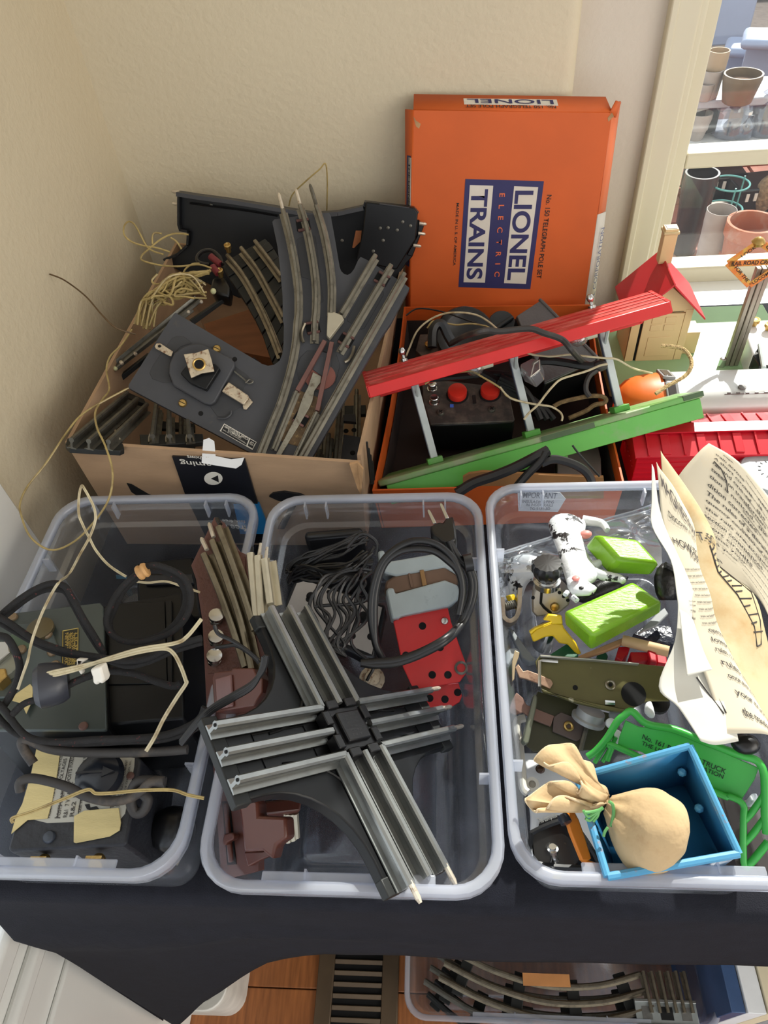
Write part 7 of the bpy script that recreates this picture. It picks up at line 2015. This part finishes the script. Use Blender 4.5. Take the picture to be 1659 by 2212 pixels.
# choose orientation with the least twist
best = min(((sum(((nk[(sg*i+o) % n]-mth[i]).length for i in range(n))), sg, o) for sg in (1, -1) for o in range(n)), key=lambda q: q[0])
nk = [nk[(best[1]*i+best[2]) % n] for i in range(n)]
loops = []
for t in (0, .12, .28, .48, .7, .88, 1):
    e = t**.85
    loops.append([nk[i].lerp(mth[i], e) + s2_*(.006*math.sin(math.pi*t) + .0034*math.sin(i*2.2)*t) + s1_*(.0022*math.sin(i*3.1+t*3)*t) - so for i in range(n)])
part(MB().loft([spline(l, 3, True) for l in loops], cap=False).build('ruffled_mouth', SACK, sk, solid=.0014, ang=80), 'ruffled open mouth of the sack')
MB().tube(spline(loops[-1], 4, True), .0008, 5, closed=True).build('hem', mat('sack_hem', (206, 184, 150), rough=.95), sk)
GB_ = mat('green_rubber', (96, 160, 92), rough=.45, var=.05)
bandn = spline([PD(*zS5(p)[0], .474) for p in ((940, 660), (975, 690), (985, 760), (975, 830), (960, 895))], 6)
MB().tube([p-so for p in bandn], .0011, 8).build('rubber_band', GB_, sk)
for pts in (((700, 745), (740, 800), (790, 780), (880, 720)), ((705, 760), (760, 760), (830, 745), (885, 725)), ((720, 820), (760, 840), (810, 790), (870, 730)), ((790, 850), (830, 800), (850, 750), (885, 715)), ((930, 905), (900, 950), (890, 990))):
    MB().tube([p-so for p in spline([PD(*zS5(p)[0], .468) for p in pts], 5)], .0010, 7).build('rubber_band', GB_, sk)

# ------------------------------------------------------------------ green baggage truck
GT = mat('green_truck_enamel', (64, 176, 70), rough=.35, var=.06, scale=20, rgb2=(60, 90, 44), mix=(.74, .79))
BT_ = Pl(zS2((1180, 720))[0]+(.100,), zS6((1540, 560))[0]+(.105,), zS6((990, 900))[0]+(.085,))
bg_ = thing('baggage_truck', 'green toy baggage truck with tubular frame, lettered No. 161', 'toy baggage truck', BT_.M)
MB().prism(BT_.poly(zS2((1165, 730)) + zS6((0, 60), (460, 110), (1540, 590), (1485, 740), (1315, 1005), (990, 900)) + zS2((1300, 1010), (1095, 960), (1110, 880))), -.0016, 0).build('deck', GT, bg_, bev=.0004)
def gt(conv_pts, r=.0031, h=.003, n=5, name='frame_tube'):
    return MB().tube(spline([BT_.l(*p, h) for p in conv_pts], n), r*.8, 10).build(name, GT, bg_)
gt(zS2((830, 1055), (900, 1005), (1000, 890), (1090, 745), (1150, 690), (1225, 650)) + zS6((100, 20), (460, 95), (900, 270), (1300, 420), (1490, 480), (1570, 560), (1612, 700), (1620, 900), (1620, 1200), (1640, 1430)), .0036)
gt(zS2((1000, 1090), (1040, 985), (1090, 970)) + zS6((990, 905), (1150, 950), (1290, 1010), (1350, 1090), (1345, 1200), (1340, 1500), (1345, 1780), (1370, 1860)), .0030)
gt(zS6((1330, 1290), (1450, 1160), (1600, 950)), .0030, .002)
gt(zS6((1345, 1560), (1460, 1440), (1620, 1230)), .0030, .002)
gt(zS6((1365, 1870), (1480, 1760), (1660, 1540)), .0034, .002)
gt(zS2((890, 1110), (960, 1000), (1050, 850)), .0022, -.004)
gt(zS2((960, 1100), (1020, 1000), (1080, 880)), .0022, -.004)
GTI = mat('dark_green_ink', (20, 52, 24), rough=.5)
text(bg_, 'No. 161 BAGGAGE TRUCK', BT_.l(*zS2((1312, 893))[0]), BT_.l(*zS6((1110, 668))[0]), .0038, .0005, GTI)
text(bg_, 'THE LIONEL CORPORATION', BT_.l(*zS2((1308, 948))[0]), BT_.l(*zS6((1078, 728))[0]), .0032, .0005, GTI)
tag(MB().sphere(PD(*zS6((1370, 280))[0], .512), .0078, 14, 9, (1.3, 1, .8)).build('black_fitting', BLKPL), 'shiny black cap resting on the green truck frame', 'cap')
flat('brown_case', 'dark brown case below the right end of the green truck', 'case', zS6, ((1000, 920), (1320, 1010), (1660, 900), (1700, 1900), (1250, 1900), (1200, 1500)), .060, .03, mat('dark_brown_case', (72, 62, 58), rough=.5))
flat('white_spool', 'white chalky spool under the green truck braces', 'spool', zS6, ((1420, 960), (1450, 910), (1520, 900), (1540, 960), (1500, 1030), (1440, 1020)), .085, .012, COWW, .002)

# ------------------------------------------------------------------ instruction papers
class Sheet:
    def __init__(s, name, label, rows, m, nu=6, nv=5, group=None, cat='paper'):
        ctl = [[PT(p) for p in r] for r in rows]
        fine = [spline(r, nu) for r in ctl]
        cols = [spline([fine[i][j] for i in range(len(fine))], nv) for j in range(len(fine[0]))]
        s.g = [[cols[j][i] for j in range(len(cols))] for i in range(len(cols[0]))]
        c = s.g[-1][len(cols)//2]
        s.o = V((c.x, c.y, min(p.z for r in s.g for p in r)))
        s.t = thing(name, label, cat, Mz(s.o), group)
        MB().grid([[p-s.o for p in r] for r in s.g]).build('sheet', m, s.t, solid=.0004, ang=80)
    def at(s, u, v, h=.0008):
        n, k = len(s.g)-1, len(s.g[0])-1
        y, x = min(max(v, 0), .9999)*n, min(max(u, 0), .9999)*k
        i, j = int(y), int(x)
        a, b = y-i, x-j
        g = s.g
        p = g[i][j].lerp(g[i][j+1], b).lerp(g[i+1][j].lerp(g[i+1][j+1], b), a)
        nr = (g[i][j+1]-g[i][j]).cross(g[i+1][j]-g[i][j])
        if nr.length > 1e-12:
            nr.normalize()
            if nr.dot(CAM-p) < 0: nr = -nr
        return p+nr*h-s.o
    def text(s, body, u0, v0, u1, v1, hv, hu=0, m=None, h=.0008):
        """baseline from (u0,v0) to (u1,v1); letters rise by (hu, -hv)"""
        o = text(s.t, body, (0, 0), (1, 0), 1, 0, m or TYPE)
        for v in o.data.vertices:
            x, y = v.co.x, v.co.y
            v.co = s.at(u0+(u1-u0)*x+hu*y, v0+(v1-v0)*x-hv*y, h)
        return o
    def line(s, pts, r=.0005, m=None, name='ink_line'):
        return MB().tube([s.at(u, v, .0004) for u, v in pts], r, 4).build(name, m or TYPE, s.t)
TYPE = mat('typed_ink', (70, 66, 64), rough=.8)
PAPC = mat('cream_paper', (208, 198, 176), rough=.85, var=.05, scale=5, rgb2=(214, 190, 150), mix=(.62, .9))
PAPT = mat('tan_paper', (198, 182, 146), rough=.85, var=.08, scale=7, rgb2=(172, 132, 76), mix=(.52, .80))
def S3(*p): return [q+('d', d) for q, d in zip(zS3(*[(x, y) for x, y, _ in p]), [d for _, _, d in p])]
def S4(*p): return [q+('d', d) for q, d in zip(zS4(*[(x, y) for x, y, _ in p]), [d for _, _, d in p])]
C_ = Sheet('instruction_sheet', 'large typed instruction page curling up at the right edge', [
    S3((815, 40, .598), (1160, 255, .592), (1560, 720, .585)),
    S3((690, 150, .596), (1110, 480, .590), (1560, 1000, .580)),
    S3((430, 480, .596), (1060, 900, .586), (1560, 1400, .574)),
    S3((330, 900, .590), (1000, 1250, .580), (1580, 1850, .565)),
    S3((560, 1500, .578), (1330, 1780, .568), (1620, 2350, .552))], PAPC)
lines = ['edge.', 'train across       nect.', 'A short circuit   is', 'rail and one of   the', 'tween on transformers', 'tion is noticed,  the', 'dition corrected.', 'The rules of a derailment', 'quency cause(s) of short', 'the rails are properly', 'section commences.', 'of short circuits', 'check that your', 'circled your', 'ends', 'with']
for i, s_ in enumerate(lines):
    v = .10+i*.052
    u0 = .30 if i == 0 else (.20+.012*i if i < 11 else .24)
    C_.text(s_, u0, v, u0+.030*len(s_), v+.006*len(s_)*.3, .026)
C_.line([(.24, .225), (.34, .245), (.42, .30), (.45, .36)])
for i in range(13):
    v = .10+i*.06
    C_.text('from electrical overload may be connected', .62, v, .98, v+.06, .020)
D_ = Sheet('instruction_sheet', 'tan instruction leaf with a printed scale, left of the typed page', [
    S3((255, 130, .584), (290, 190, .585), (330, 240, .586)),
    S3((300, 540, .582), (470, 560, .582), (560, 560, .584)),
    S3((520, 980, .574), (680, 900, .573), (745, 850, .576)),
    S3((620, 1230, .566), (810, 1170, .565), (885, 1140, .568)),
    S3((680, 1520, .556), (890, 1500, .556), (940, 1480, .560)),
    S3((760, 1790, .548), (1090, 1760, .550), (1330, 1790, .556)),
    S3((900, 2250, .536), (1300, 2212, .538), (1470, 2230, .545)),
    S4((1080, 750, .524), (1350, 900, .527), (1700, 1100, .532)),
    S4((1350, 1500, .508), (1550, 1600, .510), (1800, 1700, .512))], PAPT)
D_.line([(.5, .40), (.52, .52), (.55, .64), (.6, .74), (.62, .80)], .0006)
D_.line([(.95, .50), (.96, .62), (.85, .72), (.72, .79), (.62, .80)], .0006)
for k in range(14):
    v = .42+k*.026
    D_.line([(.56, v), (.82 if k % 2 else .7, v-.006)], .0007)
D_.text('T-5O', .25, .36, .8, .42, .05)
B_ = Sheet('instruction_sheet', 'folded leaflet page headed HOW TO, in the middle of the papers', [
    S3((205, 260, .580), (235, 330, .581), (270, 400, .582)),
    S3((230, 500, .578), (400, 560, .578), (480, 690, .579)),
    S3((280, 1000, .570), (520, 960, .569), (635, 985, .570)),
    S3((380, 1200, .563), (580, 1220, .562), (670, 1230, .563)),
    S3((460, 1560, .552), (640, 1530, .551), (715, 1500, .552)),
    S3((560, 1850, .541), (770, 1830, .540), (830, 1800, .541)),
    S3((640, 2180, .531), (850, 2150, .530), (900, 2100, .531)),
    S4((620, 640, .522), (1000, 640, .521), (1100, 700, .522)),
    S4((800, 1100, .511), (1250, 1150, .510), (1400, 1250, .512)),
    S4((1000, 1750, .496), (1500, 1750, .494), (1700, 1800, .497))], PAPC)
B_.text('HOW TO', .10, .335, .90, .40, .035)
B_.text('YOUR', .45, .385, .98, .43, .035)
B_.text('MAGNETRAK', .12, .12, .95, .31, .05, m=mat('smudged_ink', (90, 84, 82), rough=.8))
B_.text('DISCOVER IT NOW', .2, .20, .9, .33, .018)
for i in range(9):
    B_.text('train set booklet every rail', .25, .44+i*.028, .95, .455+i*.028, .012)
for i, s_ in enumerate(('operates', 'lowered', 'rules, contact', 'rules will', 'once everything', 'your track', 'the transformer')):
    B_.text(s_, .35, .70+i*.042, .95, .74+i*.042, .020)
A_ = Sheet('instruction_sheet', 'outermost white leaf of the papers, drooping to a point over the chassis', [
    S3((152, 285, .577), (175, 340, .578), (185, 420, .579)),
    S3((150, 700, .573), (190, 700, .574), (225, 720, .576)),
    S3((155, 1010, .566), (230, 1020, .567), (300, 1000, .568)),
    S3((370, 1400, .553), (420, 1380, .554), (450, 1330, .556)),
    S3((440, 1800, .541), (540, 1790, .542), (640, 1770, .543)),
    S4((395, 120, .536), (520, 120, .536), (640, 110, .537)),
    S4((350, 540, .526), (560, 560, .526), (740, 560, .527)),
    S4((140, 1120, .516), (560, 1100, .514), (900, 1000, .515)),
    S4((400, 1400, .506), (720, 1400, .504), (1080, 1300, .506)),
    S4((700, 1850, .493), (900, 1900, .492), (1200, 1850, .494))], mat('white_leaf', (208, 206, 196), rough=.85, var=.04, scale=5, rgb2=(216, 202, 166), mix=(.66, .9)))
A_.line([(.75, .62), (.80, .70), (.82, .80), (.84, .92)], .0006)
A_.line([(.62, .76), (.70, .84), (.80, .92)], .0006)
A_.line([(.9, .66), (.92, .80), (.95, .95)], .0005)
for i in range(7):
    A_.text('loop siding detail', .60+.02*i, .50+i*.03, .95, .51+i*.03, .012)
A2 = Sheet('paper_flap', 'small folded white corner hanging in front of the papers', [
    S4((415, 100, .530), (520, 160, .530), (600, 250, .530)),
    S4((450, 450, .522), (580, 480, .522), (700, 560, .522)),
    S4((490, 760, .514), (640, 760, .514), (780, 760, .514)),
    S4((515, 985, .508), (690, 940, .508), (852, 900, .508))], mat('white_leaf', (226, 224, 214)))
# ------------------------------------------------------------------ crumpled clear bag
rows = []
rnd = random.Random(9)
NB = 14
tl_, tr2, bl2, br2 = PD(*zS1((10, 430))[0], .668), PD(*zS1((1560, -60))[0], .700), PD(*zS1((60, 620))[0], .650), PD(*zS1((1620, 560))[0], .630)
for i in range(NB+1):
    row = []
    for j in range(NB*2+1):
        u_, v_ = j/(NB*2), i/NB
        p = tl_.lerp(tr2, u_).lerp(bl2.lerp(br2, u_), v_)
        a = (.010*math.sin(u_*9+v_*5) + .006*math.sin(u_*23-v_*13+1) + rnd.uniform(-.0025, .0025)) * math.sin(math.pi*min(1, .15+v_))
        row.append(p-FW*a)
    rows.append(row)
bagt = thing('plastic_bag', 'crumpled clear zip bag lying behind the toy cows', 'bag', Mz(V((tl_.x+.08, tl_.y, .06))))
bo2 = V((tl_.x+.08, tl_.y, .06))
MB().grid([[p-bo2 for p in r] for r in rows]).build('film', BAG, bagt, ang=70)
for k in (0, 1):
    MB().tube([r-bo2 for r in rows[k]], .0009, 5).build('zip_line', clear('zip_plastic', (240, 244, 248), haze=.45, gloss=.3), bagt)
# ------------------------------------------------------------------ on the floor under the table
zfl = ZF+.001
va, vb = P(688, 2100, zfl), P(862, 2100, zfl)
vy0, vy1 = P(780, 2330, zfl).y, va.y+.10
fv = thing('floor_vent', 'dark bronze floor register with louvres, set in the oak floor', 'floor vent', Mz(((va.x+vb.x)/2, (vy0+vy1)/2, zfl)))
BRZ = mat('bronze_register', (92, 76, 58), rough=.45, metal=.3, var=.12)
vw, vl = vb.x-va.x, vy1-vy0
MB().box((0, 0, .001), (vw, vl, .002)).build('well', HOLE_SHADE, fv)
for s_ in (-1, 1):
    MB().box((s_*(vw/2-.014), 0, .004), (.028, vl, .007)).build('side_bar', BRZ, fv, bev=.002)
    MB().box((0, s_*(vl/2-.010), .004), (vw, .020, .0068)).build('end_bar', BRZ, fv, bev=.002)
y = -vl/2+.025
while y < vl/2-.02:
    MB().box((0, y, .0045), (vw-.056, .0075, .003), Matrix.Rotation(.35, 3, 'X')).build('louvre', BRZ, fv, bev=.0008)
    y += .0165
ra, rb2 = P(874, 2160, -.66), P(1552, 2160, -.66)
yn = P(1210, 2216, -.66).y
tw = rb2.x-ra.x
fT = make_tub((ra.x+rb2.x)/2, yn+.29, 0, 'large clear tub of track sections on the floor under the table', w=tw, l=.58, h=.14, z=ZF+.001)
def ftrack(label, pts3, z, m=RAILM, nt=4):
    """a curved section: centre path px at height z"""
    c = [P(x, y, z) for x, y in pts3]
    path = spline(c, 6)
    o = path[len(path)//2].copy(); o.z = z
    t = thing('track_section', label, 'track', Mz(o))
    for off in (-.021, 0, .021):
        q = []
        for i, p in enumerate(path):
            d = (path[min(i+1, len(path)-1)]-path[max(i-1, 0)]).normalized()
            q.append(p+V((-d.y, d.x, 0))*off-o)
        MB().sweep(q, RAIL).build('rail', m, t)
    for k in range(nt):
        i = int((k+.5)/nt*(len(path)-1))
        d = (path[min(i+1, len(path)-1)]-path[max(i-1, 0)]).normalized()
        R = Matrix(((d.x, -d.y, 0), (d.y, d.x, 0), (0, 0, 1)))
        MB().box(path[i]-o+V((0, 0, -.003)), (.018, .062, .006), R).build('tie', BLKTIE, t, bev=.001)
    return t
ftrack('uppermost curved track in the floor tub', [(960, 2080), (1060, 2130), (1180, 2165), (1300, 2165), (1395, 2140)], -.675, RAILM)
ftrack('second curved track in the floor tub, half under the first', [(930, 2090), (1040, 2155), (1160, 2190), (1290, 2195), (1390, 2180)], -.70, RAILD)
ftrack('lowest curved track in the floor tub', [(940, 2120), (1030, 2190), (1160, 2230), (1300, 2235)], -.73, BLKTIE)
for k, x in enumerate((1395, 1430, 1465)):
    a, b = P(x, 2100, -.67), P(x+20, 2190, -.67)
    t = thing('straight_track', ('inner', 'middle', 'outer')[k]+' straight rail bundle at the end of the floor tub', 'track', Mz(a))
    for off in (-.006, .006):
        MB().sweep([V((off, 0, 0)), (b-a)+V((off, 0, 0))], RAIL).build('rail', RAILM, t)
pa = P(1440, 2190, -.665)
pl3 = thing('track_plate', 'bright zinc track plate with square cutouts in the floor tub', 'plate', Mz(pa))
MB().box((0, 0, 0), (.088, .036, .003)).build('plate', mat('zinc_bright', (176, 184, 184), rough=.3, metal=.6), pl3, bev=.0008)
for sx in (-1, 0, 1):
    MB().box((sx*.028, 0, .0018), (.014 if sx else .018, .016, .0006)).build('cutout', HOLE_SHADE if not sx else RAILB, pl3)
for sy in (-1, 1):
    MB().box((0, sy*.015, .003), (.088, .004, .004)).build('flange', RAILB, pl3, bev=.0006)
pc_ = P(1180, 2117, -.66)
tag(MB().box(pc_, (.07, .016, .004)).build('wood_scrap', mat('wood_scrap', (190, 130, 76), rough=.7)), 'small wooden scrap lying on the floor tub tracks', 'wood')
# magazines and folder standing beyond the tub
bx_ = P(1556, 2190, -.62)
for k, (w_, m, lab) in enumerate(((.020, mat('blue_folder', (52, 78, 118), rough=.4), 'blue folder standing beside the floor tub'), (.026, PAPERW, 'white booklet standing between the blue folder and the cream one'), (.022, PAPERY, 'cream booklet standing beyond the white one'), (.03, mat('pale_folder', (150, 156, 160), rough=.5), 'pale grey folder at the end of the standing booklets'))):
    x = bx_.x + sum((.022, .028, .024, .032)[:k])
    tag(MB().box((x+w_/2, bx_.y+.13, -.70), (w_, .26, .19), Matrix.Rotation(.12, 3, 'Y')).build('booklet', m, bev=.001), lab, 'booklet')
# white plastic bin at the left
wa = P(372, 2205, -.60)
wbn = thing('white_bin', 'white plastic bin under the hanging tablecloth corner', 'bin', Mz((wa.x-.045, wa.y+.18, ZF+.001)))
MB().loft([rrect(.20, .30, .03, 0), rrect(.22, .32, .03, .19)]).build('body', mat('bin_white', (222, 220, 212), rough=.45), wbn)
MB().loft([rrect(.235, .335, .03, .19), rrect(.235, .335, .03, .20), rrect(.21, .31, .025, .20), rrect(.21, .31, .025, .19)], cap=False).build('rim', mat('bin_white', (222, 220, 212)), wbn, bev=.002)
# printed sticker low on the front of the right tub
sa = Pl(P(1212, 1889, .096), P(1360, 1893, .096), P(1212, 1895, .09))
st3 = thing('tub_sticker', 'black and yellow sticker on the front of the right tub', 'sticker', Mz((P(1285, 1890, .096).x, P(1285, 1890, .096).y-.001, .094)))
MB().box((0, 0, 0), (.044, .0006, .008)).build('sheet', INKBLK, st3)
MB().box((-.025, 0, 0), (.005, .0006, .008)).build('edge_band', mat('sticker_yellow', (206, 190, 90)), st3)
# ------------------------------------------------------------------ small pieces go one level down, under the part they sit on
SUB = {'screw_slot': ['screw'], 'name_plate_field': ['name_plate'], 'gilt_border': ['nameplate'], 'ruled_line': ['label'], 'dial_mark': ['dial', 'label'], 'knob_arrow': ['knob'],
       'logo_band': ['logo_field'], 'socket_hole': ['socket_plate'], 'socket_ring': ['socket_plate'], 'strap_hole': ['lever_strap'], 'terminal_clip': ['brass_terminal'], 'tab_hole': ['metal_tab'],
       'nut': ['bracket'], 'post_stripe': ['post'], 'post_foot': ['post'], 'roof_batten': ['roof'], 'paint_chip': ['base_top'], 'rail_mouth': ['rail'], 'track_pin': ['rail', 'branch_rail'],
       'insulator': ['insulator_slot'], 'bulb': ['lamp_socket'], 'eye': ['body'], 'nostril': ['body'], 'nose_patch': ['body'], 'udder': ['body'], 'window_panel': ['door'], 'door_panel': ['door'],
       'roof_rib': ['roof_slope'], 'roof_panel': ['roof_slope'], 'emblem': ['name_board'], 'vent_tooth': ['vent_line'], 'zip_line': ['film'], 'ink_line': ['sheet'], 'hem': ['ruffled_mouth'],
       'cutout': ['plate'], 'cover_window': ['motor_cover'], 'worn_patch': ['face'], 'flap_band': ['top_flap', 'side_flap'], 'windscreen': ['windscreen_frame'], 'casing_bead': ['casing'],
       'pressed_line': ['base_plate'], 'pressed_rib': ['base_plate'], 'push_button': ['button_well'], 'core_strap': ['core'], 'printed_triangle': ['printed_disc'],
       'lettering': ['name_plate', 'nameplate', 'label', 'logo_field', 'sheet', 'deck', 'sign_bar', 'sign_cross_bar', 'strip', 'centre_cap', 'top_plate', 'packing_tape', 'top_flap', 'side_flap', 'faceplate', 'face']}
def base(n): return n.split('.')[0]
def mid_(o):
    c = sum((V(q) for q in o.bound_box), V())/8
    return c
kids = {}
for o in list(bpy.data.objects):
    if o.parent and o.parent.parent is None and o.type == 'MESH':
        kids.setdefault(o.parent, []).append(o)
for root, ch in kids.items():
    if root.type != 'EMPTY':
        continue
    for o in ch:
        want = SUB.get(base(o.name))
        if not want:
            continue
        c = [p for p in ch if base(p.name) in want and p is not o]
        if not c:
            continue
        mo = mid_(o)
        best_ = min(c, key=lambda p: (mid_(p)-mo).length)
        if base(o.name) == 'track_pin' and (mid_(best_)-mo).length > .3:
            continue
        o.parent = best_
